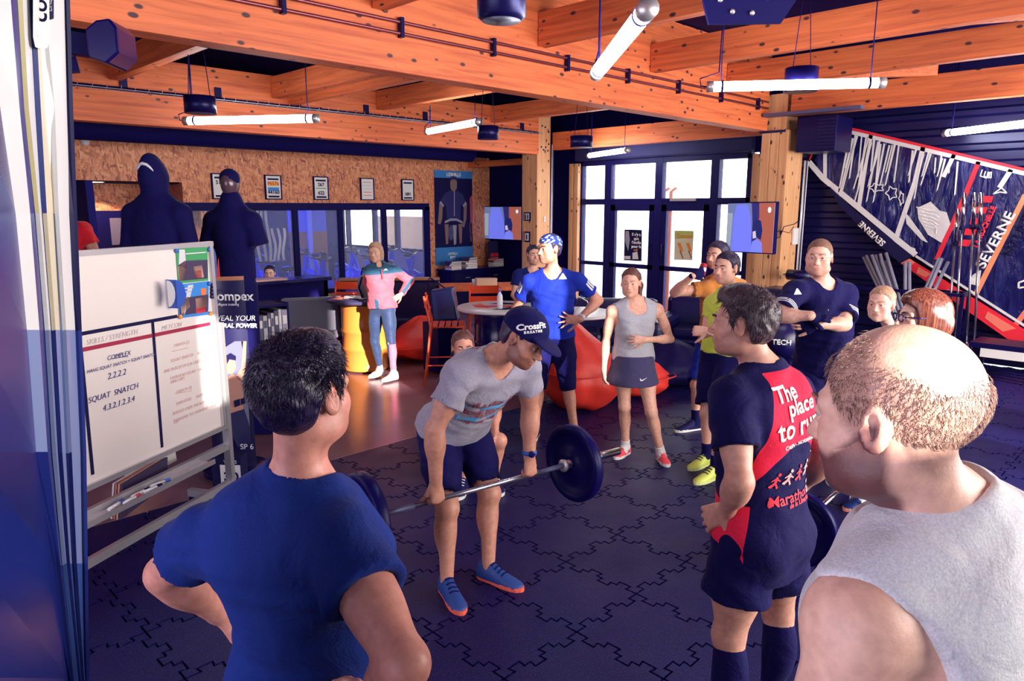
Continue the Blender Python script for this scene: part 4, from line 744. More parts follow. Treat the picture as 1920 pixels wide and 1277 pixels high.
def stool(loc, rz, label):
    t = thing('bar_stool', loc, label, 'chair', 'orange metal bar stools'); L_ = Vector(loc); M = Matrix.Rotation(rz, 3, 'Z'); w = lambda x, y, z: L_ + M @ Vector((x, y, z))   # y forward
    sh = .68
    for x in (-1, 1):
        MB().tube([w(x*.25, -.27, 0), w(x*.20, -.19, sh), w(x*.195, -.20, sh + .06), w(x*.19, -.26, sh + .36)], .0125, 10).build('rear_leg', ORANGE, t); MB().tube([w(x*.25, .25, 0), w(x*.20, .19, sh)], .0125, 10).build('front_leg', ORANGE, t)
        MB().tube([w(x*.235, -.24, .24), w(x*.235, .225, .24)], .009, 8).build('stretcher', ORANGE, t)
    MB().tube([w(-.235, -.24, .30), w(.235, -.24, .30)], .009, 8).build('stretcher', ORANGE, t); MB().tube([w(-.235, .225, .26), w(.235, .225, .26)], .009, 8).build('footrest', ORANGE, t)
    MB().tube([w(x, y, sh) for x, y in ((-.2, -.19), (-.2, .19), (.2, .19), (.2, -.19), (-.2, -.19))], .012, 8).build('seat_frame', ORANGE, t)
    for k in range(5): MB().box(w(0, -.14 + k*.075, sh + .012), (.39, .058, .012), 0, M).build('seat_slat', ORANGE, t)
    for z, yy in ((.14, -.215), (.28, -.245)): MB().box(w(0, yy, sh + z), (.38, .014, .105), 0, M @ Matrix.Rotation(-.17, 3, 'X')).build('back_slat', ORANGE, t)
    return t
p = W(-.76, 8.3, 0); yaw = math.atan2(HV(1, .06).y, HV(1, .06).x) - math.pi/2
st = stool(p, yaw, 'orange metal bar stool standing on the bare floor left of the black drum table')
for loc, rz, l in ((W(-2.28, 9.72, 0), math.pi*.75, 'orange metal chair behind the orange drum table, back showing'), (W(-.35, 9.25, 0), math.pi*.78, 'orange metal chair behind the white round tabletop')):
    o = dup(st, loc, rz - yaw, l); o.location = loc
    # the copies' mesh stays in the first stool's frame
for o in list(C.objects):
    pass
# things on the tables
p = cb + Vector((.05, -.02, .908)) + HV(-.4, -.6)*.1; t = thing('magazine', p, 'white open magazine in bright sun on the orange drum table', 'magazine')
e1, e2 = HV(1, .2), HV(-.2, 1)
for s in (-1, 1): MB().grid(lambda a, b, s=s: p + e1*s*a*.22 + e2*(b - .5)*.28 + UP*(.004 + .02*math.sin(a*math.pi*.8)), 6, 2).build('page', PAPER, t)
p2 = cb + HV(-1, -.3)*.28 + UP*.909; t = thing('orange_leaflet', p2, 'orange leaflet on the left edge of the drum table', 'leaflet'); MB().prism([p2 + e1*a + e2*b for a, b in ((-.14, -.08), (.1, -.08), (.1, .1), (-.02, .12))], UP, .004).build('sheet', SRL, t)
p = P(690, 532, 8.95); p.z = .91; t = thing('backpack', p, 'grey backpack with black straps on the orange drum table', 'bag')
def lump(c, r, seed, m_, name, par, pw=1.0, n=28, amp=.10, M=None):
    rs = np.random.RandomState(seed); ph = rs.rand(6)*6.28; mb = MB(); mb.ball(c, 1.0, n=n); c = Vector(c)
    for i, q in enumerate(mb.v):
        d = Vector(q) - c; th = math.atan2(d.y, d.x); ds = 1 + amp*(math.sin(3*th + ph[0] + 2*d.z)*.5 + math.sin(5*th + 3*d.z + ph[1])*.3 + math.sin(7*d.z + 2*th + ph[2])*.25)
        q2 = Vector((d.x*r[0]*ds, d.y*r[1]*ds, d.z*r[2]*(1 + .3*amp*math.sin(4*th + ph[3])))); mb.v[i] = tuple(c + (M @ q2 if M is not None else q2))
    return mb.build(name, m_, par)
lump(p + UP*.15, (.15, .12, .17), 3, mat('backpack_grey', (.25, .24, .26), .8), 'bag_body', t); MB().tube([p + e1*x + UP*z for x, z in ((-.08, .3), (-.06, .38), (.04, .38), (.06, .3))], .01, 8).build('handle', BLACK, t)
for s in (-.07, .06): MB().tube([p + e1*s + e2*-.12 + UP*.28, p + e1*s*1.6 + e2*-.15 + UP*.15, p + e1*s + e2*-.12 + UP*.03], .012, 8).build('strap', BLACK, t)
p = ck + HV(.05, -.9)*.22 + UP*.908; t = thing('water_bottle', p, 'clear plastic water bottle with blue cap on the white tabletop', 'bottle')
MB().lathe(p, [(.0, 0), (.03, 0), (.033, .01), (.033, .12), (.03, .15), (.012, .185), (.012, .195)], 20).build('body', mat('bottle_plastic', (.72, .78, .88), .1), t); MB().lathe(p + UP*.195, [(.015, 0), (.015, .02), (0, .02)], 14).build('cap', mat('cap_blue', (.05, .12, .7), .4), t); MB().lathe(p, [(.0335, .05), (.0338, .055), (.0338, .1), (.0335, .105)], 20).build('label', WHITE, t)
# bags by the table
p = P(835, 640, 8.9); t = thing('shopping_bag', (p.x, p.y, .30), 'dark blue shopping bag hanging behind the orange stool', 'bag'); a, b = P(800, 538, 8.9), P(850, 532, 8.9)
MB().add and None
mb = MB(); q = [P(806, 545, 8.9), P(848, 540, 8.9), P(858, 600, 8.9), P(812, 603, 8.9)]; mb.prism(q, HV(.1, 1), .22); mb.build('bag_body', mat('bag_blue', (.015, .022, .15), .25), t, bevel=.02)
MB().tube([P(u, v, 8.87) for u, v in ((805, 545), (801, 528), (806, 521), (820, 530), (835, 541))], .009, 8).build('handle', BLACK, t); MB().span((p.x - .2, p.y - .1, 0), (p.x + .2, p.y + .2, .62)).build('support_box', BLACK, t)
p = W(-.62, 8.95, 0); t = thing('sports_bag', p, 'blue and grey sports bag on the floor beside the stool', 'bag'); lump(p + UP*.22, (.2, .17, .22), 9, mat('bag_steel_blue', (.06, .09, .22), .6), 'bag_body', t); MB().tube([p + e1*x + UP*z for x, z in ((-.1, .38), (-.05, .5), (.06, .5), (.1, .38))], .012, 8).build('handle', WHITE, t); MB().ball(p + e1*.1 + e2*-.16 + UP*.2, (.07, .03, .1)).build('side_pocket', mat('pocket_grey', (.3, .32, .4), .6), t)
# bean bags
BEAN = lambda c, r, seed, m_, label, tip: None
def bean(c, r, seed, m_, label, tip):
    c = Vector(c); t = thing('bean_bag', c, label, 'bean bag', None)
    mb = MB(); mb.ball((0, 0, 0), 1.0, n=44); tip = Vector(tip); rs = np.random.RandomState(seed); ph = rs.rand(8)*6.28
    for i, q in enumerate(mb.v):
        x, y, z = q; th = math.atan2(y, x); zz = max(0.0, (z + .75)/1.75); f = 1 - .62*zz**1.4
        w = 1 + .035*math.sin(6*th + ph[0] + 3*z) + .03*math.sin(9*th - 4*z + ph[1]) + .03*math.sin(14*z + 3*th + ph[2])
        mb.v[i] = tuple(c + Vector((x*r[0]*f*w, y*r[1]*f*w, max(-.9, z)*r[2]/1.9*(1 + .03*math.sin(5*th + ph[3])) + r[2]*.9/1.9)) + tip*(zz**1.6))
    mb.build('fabric', m_, t)
    MB().tube([c + Vector((math.cos(a)*r[0]*1.0, math.sin(a)*r[1]*1.0, r[2]*.42 + .02*math.sin(3*a))) for a in [q*.2618 for q in range(25)]], .008, 6).build('seam', m_, t); return t
bean(W(.73, 7.25, 0), (.52, .50, 1.0), 4, REDFAB, 'large red bean bag behind the man in the blue shirt', HV(-1, .1)*.30)
bean(W(1.38, 7.75, 0), (.48, .42, .5), 8, REDFAB, 'low red bean bag behind the woman in the grey top', HV(-1, 0)*.1)
bean(W(1.95, 8.3, 0), (.62, .5, .52), 5, mat('black_nylon', (.011, .008, .07), .5), 'black bean bag lying before the black sofa', HV(-1, 0)*.1)
bean(W(-1.12, 9.75, 0), (.78, .5, .56), 6, REDFAB, 'red bean bag lit by the sun behind the pink jacket', HV(-1, .2)*.15)
# sofas
def sofa(c, face, w, label):
    c = Vector(c); t = thing('leather_sofa', c, label, 'sofa', None); f = face; s = Vector((f.y, -f.x, 0)); M = Matrix((s, f, UP)).transposed()
    MB().box(c + UP*.22, (w, .8, .3), 0, M).build('base', LEATHER, t, bevel=.04); MB().box(c + f*-.32 + UP*.55, (w, .22, .62), 0, M).build('backrest', LEATHER, t, bevel=.08)
    for q in (-1, 1): MB().box(c + s*q*(w/2 - .1) + UP*.42, (.2, .84, .46), 0, M).build('armrest', LEATHER, t, bevel=.08)
    n = 2 if w > 1.2 else 1
    for k in range(n): cw = (w - .42)/n; MB().box(c + s*(-(w - .42)/2 + cw*(k + .5)) + f*.06 + UP*.43, (cw - .01, .62, .14), 0, M).build('seat_cushion', LEATHER, t, bevel=.05)
    return t
sofa(W(1.15, 9.05, 0), HV(-.1, -1), 1.5, 'black leather sofa behind the woman in the grey top'); sofa(W(2.45, 9.35, 0), HV(-.5, -1), .95, 'black leather armchair in front of the right glazed door')
# white rim table and bottle beside the blue shirted man
p = W(.75, 8.3, 0); t = thing('low_table', p, 'dark round table with white rim right of the blue shirted man', 'table'); MB().lathe(p, [(.2, 0), (.2, .02), (.04, .04), (.04, .78), (.44, .79), (.45, .80)], 40).build('pedestal', BLACKM, t); MB().lathe(p, [(.45, .80), (.46, .81), (.46, .83), (.44, .835), (0, .835)], 40).build('tabletop', MATS['table_white'], t)
q = p + HV(-.2, .3)*.2 + UP*.836; t = thing('sports_bag', q, 'dark bag with a white cord on the white rimmed table', 'bag'); lump(q + UP*.12, (.16, .13, .13), 21, BLACK, 'bag_body', t); MB().tube([q + HV(1, 0)*x + UP*z for x, z in ((.05, .05), (.16, .16), (.26, .1), (.3, .01))], .007, 6).build('cord', WHITE, t); MB().ball(q + HV(-.6, -.4)*.17 + UP*.10, (.07, .05, .08)).build('towel', FLW, t)
# counter, grey bench, shelves, books
cy = 9.0; t = thing('bar_counter', (4.6, cy, 0), 'dark bar counter hiding most of the boy', 'counter')
cx0, cx1 = onY(425, 540, cy).x, onY(615, 540, cy).x
MB().span((cx0 - 1.5, cy, 0), (cx1, cy + .08, 1.02)).build('front_panel', DARKWALL, t); MB().span((cx0 - 1.5, cy - .04, 1.02), (cx1 + .05, cy + .40, 1.07)).build('worktop', BLACKG, t, bevel=.008); MB().span((cx1 - .06, cy, 0), (cx1, cy + .36, 1.02)).build('end_panel', DARKWALL, t)
p = onY(497, 519, cy + .1); t = thing('open_book', (p.x, p.y, 1.071), 'open book with red edge lying on the bar counter', 'book'); MB().box((p.x, p.y, 1.085), (.5, .28, .025)).build('pages', FLS, t); MB().box((p.x - .3, p.y, 1.095), (.12, .28, .02)).build('cover', REDINK, t)
a, b = P(530, 566, 9.45), P(640, 562, 9.15); t = thing('grey_bench', (a + b)/2 - UP*(a.z - 0), 'grey upholstered bench back with white piping before the counter', 'bench'); t.location.z = 0; ORG[t.name] = t.location.copy()
dB = (b - a).normalized(); nB = Vector((dB.y, -dB.x, 0)); M = Matrix((dB, -nB, UP)).transposed(); c = (a + b)/2
MB().box((c.x, c.y, .62), ((b - a).length, .12, .52), 0, M).build('backrest', GREYCLOTH, t, bevel=.03); MB().box((c.x, c.y, .36) if False else (c.x + nB.x*.25, c.y + nB.y*.25, .40), ((b - a).length, .45, .10), 0, M).build('seat', GREYCLOTH, t, bevel=.03)
MB().box((c.x + nB.x*.22, c.y + nB.y*.22, .18), ((b - a).length - .1, .35, .34), 0, M).build('plinth', BLACK, t); MB().tube([a + UP*.0, Vector((a.x, a.y, .62)), Vector((a.x, a.y, .4)) + nB*.3], .018, 8).build('piping', WHITE, t)
bx = thing('bookcase', onY(485, 700, 6.5).xy.to_3d(), 'dark bookcase of pale ring binders behind the poster stand', 'bookcase')
sx0, sx1, sy = onY(438, 700, 6.5).x, onY(545, 700, 6.5).x, 6.5
zs = [.08, .42, .76, 1.10]
mb = MB()
for z in zs: MB().span((sx0, sy, z - .012), (sx1, sy + .3, z + .012)).build('shelf_board', BLACK, bx)
MB().span((sx0 - .02, sy, 0), (sx0, sy + .3, 1.12)).build('side_panel', BLACK, bx); MB().span((sx1, sy, 0), (sx1 + .02, sy + .3, 1.12)).build('side_panel', BLACK, bx); MB().span((sx0, sy + .3, 0), (sx1, sy + .315, 1.12)).build('back_panel', BLACK, bx)
random.seed(5); nb = 0; BK = [mat('binder_grey', (.46, .44, .5), .5), mat('binder_pale', (.6, .58, .6), .5), mat('binder_dark', (.05, .045, .13), .5), mat('binder_lilac', (.33, .31, .42), .5)]
ORD = ['first', 'second', 'third', 'fourth', 'fifth', 'sixth', 'seventh', 'eighth', 'ninth', 'tenth', 'eleventh', 'twelfth', 'thirteenth', 'fourteenth', 'fifteenth', 'sixteenth']
for r_, z in enumerate(zs[:3]):
    x = sx0 + .012; nb = 0
    while x < sx1 - .06:
        w = random.choice([.035, .045, .06]); h = random.uniform(.24, .30); k = random.randint(0, 3); t = thing('ring_binder', (x + w/2, sy + .12, z + .012), '%s ring binder, %s from the left on the %s bookcase shelf' % (['grey', 'pale', 'dark', 'lilac'][k], ORD[min(nb, 15)], ['lowest', 'middle', 'top'][r_]), 'book', 'binders on the %s shelf' % ['lowest', 'middle', 'top'][r_])
        MB().span((x, sy - .01, z + .0125), (x + w - .006, sy + .22, z + .0125 + h)).build('cover', BK[k], t); MB().span((x + .006, sy - .014, z + h*.55), (x + w - .012, sy - .0095, z + h*.85)).build('spine_label', PAPER if k else BK[2], t); x += w; nb += 1
# poster stand
c = P(430, 700, 5.35); bot = P(438, 868, 5.35).z; top = P(425, 525, 5.35).z
t = thing('poster_stand', (c.x, c.y, 0), 'curved black advertising stand with a bare chested athlete', 'sign'); f = HV(.15, -1); s = Vector((-f.y, f.x, 0)); hw = .16
def cs(x, z, k=0.0): return Vector((c.x, c.y, z)) + s*x + f*(.06*(1 - (x/.2)**2) + k)
def sheet(nm, x0, x1, z0, z1, m_, k=0.0, fn=None): return MB().grid(lambda a, b: cs(x0 + (x1 - x0)*a, z0 + (z1 - z0)*b, k), 10, 1).build(nm, m_, t)
MB().lathe((c.x, c.y, 0), [(.24, 0), (.24, .04), (.1, .05)], 28).build('base', BLACKM, t)
MB().grid(lambda a, b: cs(-hw + 2*hw*a, .05 + (top - .05)*b, -.0), 12, 2).build('panel', mat('stand_black', (.012, .01, .06), .25), t); MB().span((c.x - .05, c.y - .02, .05), (c.x + .05, c.y + .02, top - .05)).build('core', BLACKM, t); sheet('top_edge', -hw, hw, top, top + .03, mat('edge_wood', (.35, .12, .06), .5), .002)
zz = lambda v: P(430, v, 5.3).z
def st_poly(nm, pts, m_, k):
    MB().prism([P(u, v, 5.26 - k) for u, v in pts], HV(0, 1), .003).build(nm, m_, t)
st_poly('glow', [(408, 660), (440, 640), (452, 640), (462, 700), (468, 800), (450, 790)], mat('stand_grey', (.16, .16, .26), .5), 0)
ASK = mat('athlete_skin', (.55, .26, .19), .5)
st_poly('arm', [(442, 706), (452, 690), (456, 640), (462, 640), (460, 695), (452, 716)], ASK, .004); st_poly('torso', [(421, 712), (434, 702), (448, 706), (456, 724), (456, 768), (430, 776), (424, 750)], ASK, .004)
st_poly('head', [(422, 676), (430, 668), (440, 672), (442, 690), (436, 702), (426, 700)], ASK, .006); st_poly('hair', [(421, 682), (422, 668), (432, 662), (442, 668), (442, 676), (430, 674), (424, 686)], INK, .008)
st_poly('shorts', [(429, 776), (457, 767), (468, 800), (470, 840), (446, 838), (432, 810)], mat('short_dark', (.02, .02, .09), .3), .006)
for q in ([(438, 752), (449, 748), (450, 760), (440, 764)], [(451, 748), (458, 746), (459, 756), (452, 760)]): st_poly('pad', q, INK, .01)
sR = (P(460, 560, 5.2) - P(400, 560, 5.2)).normalized()
text('lettering', 'Compex', P(432, 556, 5.2), sR, UP, .095, WHITE, t, bold=.002); text('lettering', 'intelligent training', P(424, 571, 5.2), sR, UP, .026, WHITE, t); text('lettering', 'REVEAL YOUR', P(434, 597, 5.2), sR, UP, .055, WHITE, t, shear=.2); text('lettering', 'NATURAL POWER', P(434, 611, 5.2), sR, UP, .045, WHITE, t, shear=.2, bold=.0015)
text('lettering', 'SP 6', P(463, 838, 5.2), sR, UP, .06, WHITE, t)
p = P(430, 862, 5.0); t = thing('product_box', (p.x, p.y, 0), 'white product box marked 3.0 at the foot of the poster stand', 'box'); e = HV(1, -.05); M = Matrix((e, Vector((-e.y, e.x, 0)), UP)).transposed()
MB().box((p.x, p.y, .13), (.22, .12, .26), 0, M).build('carton', INK, t, bevel=.004); q = Vector((p.x, p.y, .14)) + HV(.05, -1)*.063; poly_plate('label', [(-.05, -.09), (.1, -.09), (.1, .06), (-.05, .06)], q, e, UP, PAPER, t); text('lettering', '3.0', q + HV(0, -1)*.006 + e*.03 + UP*-.03, e, UP, .09, INK, t, bold=.003); text('lettering', 'YEARS', q + HV(0, -1)*.006 + e*.03 + UP*.085, e, UP, .035, WHITE, t)
# shelf with magazines on the chipboard wall, wooden table, stool things
p0, p1 = onY(838, 512, 11.3), onY(985, 512, 11.3)
t = thing('wall_cabinet', ((p0.x + p1.x)/2, 11.4, 0), 'low black cabinet along the chipboard wall under the poster', 'cabinet'); MB().span((p0.x, 11.15, 0), (10.85, 11.6, .74)).build('body', BLACK, t, bevel=.01); MB().span((p0.x - .02, 11.1, .74), (10.87, 11.62, .77)).build('top', BLACKG, t)
for k in range(2): x = p0.x + .05 + k*.8; MB().span((x, 11.13, .08), (x + .72, 11.152, .70)).build('door', BLACKM, t); MB().tube([(x + .3, 11.115, .6), (x + .42, 11.115, .6)], .008, 6).build('handle', ALU, t)
random.seed(3)
for st_, (u, n) in enumerate(((850, 5), (880, 6), (930, 4), (955, 3))):
    p = onY(u, 500, 11.25); z = .772
    for k in range(n):
        h = random.uniform(.025, .05); a = random.uniform(-.3, .3); m_ = random.choice([PAPER, FLW, SRL, mat('book_pink', (.6, .25, .28), .5), mat('book_tan', (.55, .32, .2), .5), DKP] if st_ > 1 else [PAPER, FLW, PAPER, DKP, mat('book_pink', (.6, .25, .28), .5)])
        t = thing('book', (p.x, p.y, z), '%s book from the bottom of %s' % (ORD[k], ['the leftmost stack on the cabinet under the poster', 'the tallest stack on the cabinet under the poster', 'the pinkish stack on the cabinet right of the poster', 'the short stack on the cabinet under the screen'][st_]), 'book', ['leftmost stack of books', 'tall stack of books', 'pink stack of books', 'orange stack of books'][st_])
        M = Matrix.Rotation(a, 3, 'Z'); MB().box((p.x, p.y, z + h/2), (.27, .20, h*.9), 0, M).build('cover', m_, t); MB().box(Vector((p.x, p.y, z + h/2)) + M @ Vector((0, -.006, 0)), (.262, .20, h*.6), 0, M).build('pages', PAPER, t); z += h
p = W(-.35, 10.75, 0); t = thing('wooden_table', p, 'rustic wooden table behind the white round tabletop', 'table'); e1_, e2_ = HV(1, .15), HV(-.15, 1); M = Matrix((e1_, e2_, UP)).transposed()
for k in range(4): MB().box(p + e2_*(-.3 + k*.2) + UP*.86, (1.5, .19, .045), 0, M).build('plank', WOODY, t, bevel=.004)
for a in (-.65, .65):
    for b in (-.3, .3): MB().box(p + e1_*a + e2_*b + UP*.42, (.07, .07, .84), 0, M).build('leg', BLACKM, t)
for k, (u, v) in enumerate(((895, 530), (902, 530), (889, 531))): q = P(u, v, 10.55); q.z = .8826; t = thing('drinking_glass', q, ['upturned glass, middle of three on the wooden table', 'upturned glass, right of three on the wooden table', 'upturned glass, left of three on the wooden table'][k], 'glass', 'glasses on the wooden table'); MB().lathe(q, [(.034, 0), (.03, .11), (.0, .11)], 18).build('glass', mat('glass_clear', (.65, .68, .78), .08), t)
p = P(912, 538, 10.45); p.z = .883; t = thing('wooden_box', p, 'pale wooden box on the rustic table edge', 'box'); MB().box(p + UP*.06, (.3, .16, .12), 0, M).build('body', mat('pale_wood', (.7, .45, .3), .5), t, bevel=.005); MB().box(p + UP*.125, (.31, .17, .012), 0, M).build('lid', mat('pale_wood', (.7, .45, .3), .5), t)
# long dark sofa back between orange table and bags
a = W(-2.25, 10.8, 0); t = thing('bench_seat', a, 'long dark banquette behind the woman in the pink jacket', 'bench'); MB().box(a + UP*.55 + HV(1, 0)*.4, (1.5, .12, .8), 0, Matrix((HV(1, .1), HV(-.1, 1), UP)).transposed()).build('backrest', LEATHER, t, bevel=.04); MB().box(a + UP*.22 + HV(1, -.6)*.4, (1.5, .5, .44), 0, Matrix((HV(1, .1), HV(-.1, 1), UP)).transposed()).build('seat', LEATHER, t, bevel=.04); MB().box(a + UP*.97 + HV(1, 0)*.4, (1.5, .2, .03), 0, Matrix((HV(1, .1), HV(-.1, 1), UP)).transposed()).build('top_rail', mat('rail_wood', (.4, .17, .09), .5), t)
# ------------------------------------------------------------------ SPIN BIKES in the studio
def bike(loc, rz, label, first=None):
    if first: return dup(first, loc, rz, label)
    t = thing('spin_bike', (0, 0, 0), label, 'bike', 'spin bikes behind the studio glass'); BB = mat('bike_blue', (.02, .04, .62), .35); BS = mat('bike_grey', (.10, .15, .85), .3)
    MB().bar((-.5, 0, .05), (.5, 0, .05), .06, .06).bar((-.5, -.25, .04), (-.5, .25, .04), .07, .07).bar((.5, -.25, .04), (.5, .25, .04), .07, .07).build('base', BS, t)
    MB().lathe((.32, -.03, .36), [(.03, 0), (.22, 0), (.24, .01), (.24, .05), (.22, .06), (.03, .06)], 28, axis=(0, 1, 0)).build('flywheel', BS, t)
    MB().bar((.42, 0, .05), (.25, 0, .98), .06, .1).bar((.3, 0, .62), (-.25, 0, .35), .06, .12).bar((-.45, 0, .05), (-.18, 0, .80), .06, .08).build('frame', BB, t)
    MB().ball((-.2, 0, .90), (.14, .09, .05)).build('saddle', BLACKG, t); MB().tube([(-.19, 0, .78), (-.2, 0, .88)], .02, 8).build('seat_post', CHROME, t)
    MB().tube([(.5, -.14, 1.12), (.36, -.22, 1.04), (.25, -.2, 1.02), (.22, 0, 1.0), (.25, .2, 1.02), (.36, .22, 1.04), (.5, .14, 1.12)], .02, 8).build('handlebar', BLACKG, t); MB().box((.24, 0, 1.08), (.03, .12, .09)).build('console', BLACKG, t)
    for s in (-1, 1): MB().bar((0, s*.08, .36), (s*.12, s*.08, .36 - s*.1), .02, .03).bar((s*.12, s*.06, .36 - s*.1), (s*.12, s*.2, .36 - s*.1), .09, .02).build('crank', CHROME, t)
    MB().ball((.05, 0, .42), (.26, .05, .17)).build('chain_guard', BB, t); return t
b0 = None; k = 0
for row, y in enumerate((12.7, 14.2, 15.7)):
    for col in range(5):
        x = 5.3 + col*1.15 + (row % 2)*.5
        if x > 10.6: continue
        l = 'blue lit spin bike, number %s from the left in the %s row of the studio' % (['one', 'two', 'three', 'four', 'five'][col], ['front', 'middle', 'back'][row])
        if b0 is None: b0 = bike((0, 0, 0), 0, l); b0.location = (x, y, 0); b0.rotation_euler = (0, 0, 1.9)
        else: bike((x, y, 0), 1.9 + .15*math.sin(k*2.1), l, b0)
        k += 1
t = thing('studio_banner', (6.0, 12.25, 1.2), 'blue banner with pale lettering glowing behind the studio glass', 'banner'); p = onY(385, 440, 12.2)
MB().span((p.x - .35, 12.2, .75), (p.x + .35, 12.22, 2.0)).build('sheet', mat('banner_blue', (.05, .12, .7), .5), t); text('lettering', 'FIT', (p.x, 12.19, 1.35), (0, 0, 1), (-1, 0, 0), .3, WHITE, t, bold=.01); text('lettering', 'CENTER', (p.x, 12.19, 1.8), (1, 0, 0), UP, .12, WHITE, t)
t = thing('studio_curtain', (6.6, 12.6, 2.0), 'pale crinkled curtain strips hanging behind the studio glass', 'curtain'); p = onY(495, 430, 12.6)
for k in range(8): x = p.x - .35 + k*.1; MB().grid(lambda a, b, x=x, k=k: Vector((x + .05*a + .03*math.sin(b*5 + k), 12.6 + .03*math.sin(a*6), 1.05 + (1 - b)*1.0*(1 if k < 5 else .6))), 3, 8).build('strip', mat('curtain_pale', (.45, .42, .55), .3), t)
t = thing('studio_screen', (7.6, 16.9, 1.9), 'large blue projection panel deep in the studio', 'screen'); p = onY(577, 420, 15.8); MB().span((p.x - .5, 15.8, 1.45), (p.x + .5, 15.84, 2.6)).build('panel', mat('panel_blue', (.05, .09, .6), .5), t); MB().span((p.x - .5, 15.78, .2), (p.x + .5, 15.82, 1.45)).build('cabinet', mat('panel_wood', (.25, .1, .1), .6), t); MB().span((p.x - .05, 15.7, .3), (p.x + .06, 15.77, 2.5)).build('column', mat('column_blue', (.2, .25, .7), .5), t)

p = onY(160, 265, YW - .03); t = thing('wall_sensor', p, 'small white dome sensor on the chipboard wall at far left', 'sensor'); MB().lathe((p.x, YW - .002, p.z), [(.06, 0), (.06, .02), (.045, .05), (0, .06)], 20, axis=(0, -1, 0)).build('dome', WHITE, t)
p = onY(345, 257, YW - .03); t = thing('wall_sensor', p, 'small dark dome sensor on the chipboard wall above the hooded dummy', 'sensor'); MB().lathe((p.x, YW - .002, p.z), [(.06, 0), (.06, .03), (.03, .07), (0, .075)], 20, axis=(0, -1, 0)).build('dome', BLACKM, t)
p = onY(927, 470, 11.45); t = thing('advert_standee', (p.x, 11.45, .772), 'narrow dark standee with red shoes on the cabinet under the screen', 'sign'); MB().span((p.x - .17, 11.44, .772), (p.x + .17, 11.47, 1.30)).build('panel', mat('standee_grey', (.03, .03, .12), .4), t)
for k in range(2):
    for j in range(2): MB().span((p.x - .13 + k*.13, 11.425, .88 + j*.09), (p.x - .02 + k*.13, 11.442, .95 + j*.09)).build('shoe_print', REDINK if j else SRL, t)
p = onY(958, 478, 11.5); t = thing('dark_panel', (p.x, 11.6, .772), 'plain black panel standing on the cabinet under the left screen', 'panel'); MB().span((p.x - .05, 11.6, .772), (min(10.95, p.x + .6), 11.64, 1.36)).build('board', BLACK, t)
# ------------------------------------------------------------------ BODY ENGINE: smooth distance fields -> one continuous mesh per body / garment
V3 = lambda p: np.array((p[0], p[1], p[2]), dtype=np.float32)
def unit(a): a = V3(a); return a/np.linalg.norm(a)
def dcone(p, a, b, ra, rb, flat=False):
    ab = b - a; t = np.clip(((p - a) @ ab)/max(ab @ ab, 1e-9), 0, 1)
    d = np.linalg.norm(p - a - t[..., None]*ab, axis=-1) - (ra + (rb - ra)*t)
    if flat:
        L = math.sqrt(ab @ ab); d = np.maximum(d, (p - b) @ (ab/L))
    return d
def dell(p, c, M, r):
    q = (p - c) @ M; k0 = np.linalg.norm(q/r, axis=-1); k1 = np.linalg.norm(q/(r*r), axis=-1)
    return k0*(k0 - 1)/np.maximum(k1, 1e-6)
def dbox(p, c, M, h, r):
    q = np.abs((p - c) @ M) - (h - r); return np.linalg.norm(np.maximum(q, 0), axis=-1) + np.minimum(q.max(-1), 0) - r
def decone(p, a, b, ra, rb, M, fl):                                # capsule flattened along the frame's second axis
    S_ = np.array((1, 1/fl, 1), np.float32); o = a; q = ((p - o) @ M)*S_; bb = ((b - o) @ M)*S_
    t = np.clip((q @ bb)/max(bb @ bb, 1e-9), 0, 1); return (np.linalg.norm(q - t[..., None]*bb, axis=-1) - (ra + (rb - ra)*t))*min(1, fl*1.12)
I3 = np.eye(3, dtype=np.float32)
class Ops:
    """ordered list of (mode, kind, args, k, tag)"""
    def __init__(s): s.o = []
    def cone(s, a, b, ra, rb, k=.02, tag='', mode='u', flat=False): s.o.append((mode, 'cone', (V3(a), V3(b), ra, rb, flat), k, tag)); return s
    def ell(s, c, r, M=None, k=.02, tag='', mode='u'):
        r = np.array(r if hasattr(r, '__len__') else (r, r, r), np.float32); s.o.append((mode, 'ell', (V3(c), I3 if M is None else M, r), k, tag)); return s
    def box(s, c, h, M=None, r=.01, k=.01, tag='', mode='u'): s.o.append((mode, 'box', (V3(c), I3 if M is None else M, np.array(h, np.float32), r), k, tag)); return s
    def econe(s, a, b, ra, rb, M, fl, k=.03, tag='', mode='u'): s.o.append((mode, 'econe', (V3(a), V3(b), ra, rb, M, fl), k, tag)); return s
    def clip(s, p, n, k=.004): s.o.append(('c', 'clip', (V3(p), unit(n)), k, '')); return s       # remove everything on the n side
    def func(s, f): s.o.append(('f', 'func', (f,), 0, '')); return s
    def grown(s, tags, off):
        r = Ops()
        for m, kd, a, k, tg in s.o:
            if m != 'u' or tg not in tags: continue
            if kd == 'cone': a = (a[0], a[1], a[2] + off, a[3] + off, a[4])
            elif kd == 'ell': a = (a[0], a[1], a[2] + off)
            elif kd == 'econe': a = (a[0], a[1], a[2] + off, a[3] + off, a[4], a[5])
            r.o.append((m, kd, a, max(k, .03), tg))
        return r
def bsph(kd, a):
    if kd == 'cone': return (a[0] + a[1])/2, np.linalg.norm(a[0] - a[1])/2 + max(a[2], a[3])
    if kd == 'ell': return a[0], float(a[2].max())
    if kd == 'box': return a[0], float(np.linalg.norm(a[2]))
    if kd == 'econe': return (a[0] + a[1])/2, np.linalg.norm(a[0] - a[1])/2 + max(a[2], a[3])
def pd(kd, a, p):
    return {'cone': dcone, 'ell': dell, 'box': dbox, 'econe': decone}[kd](p, *a)
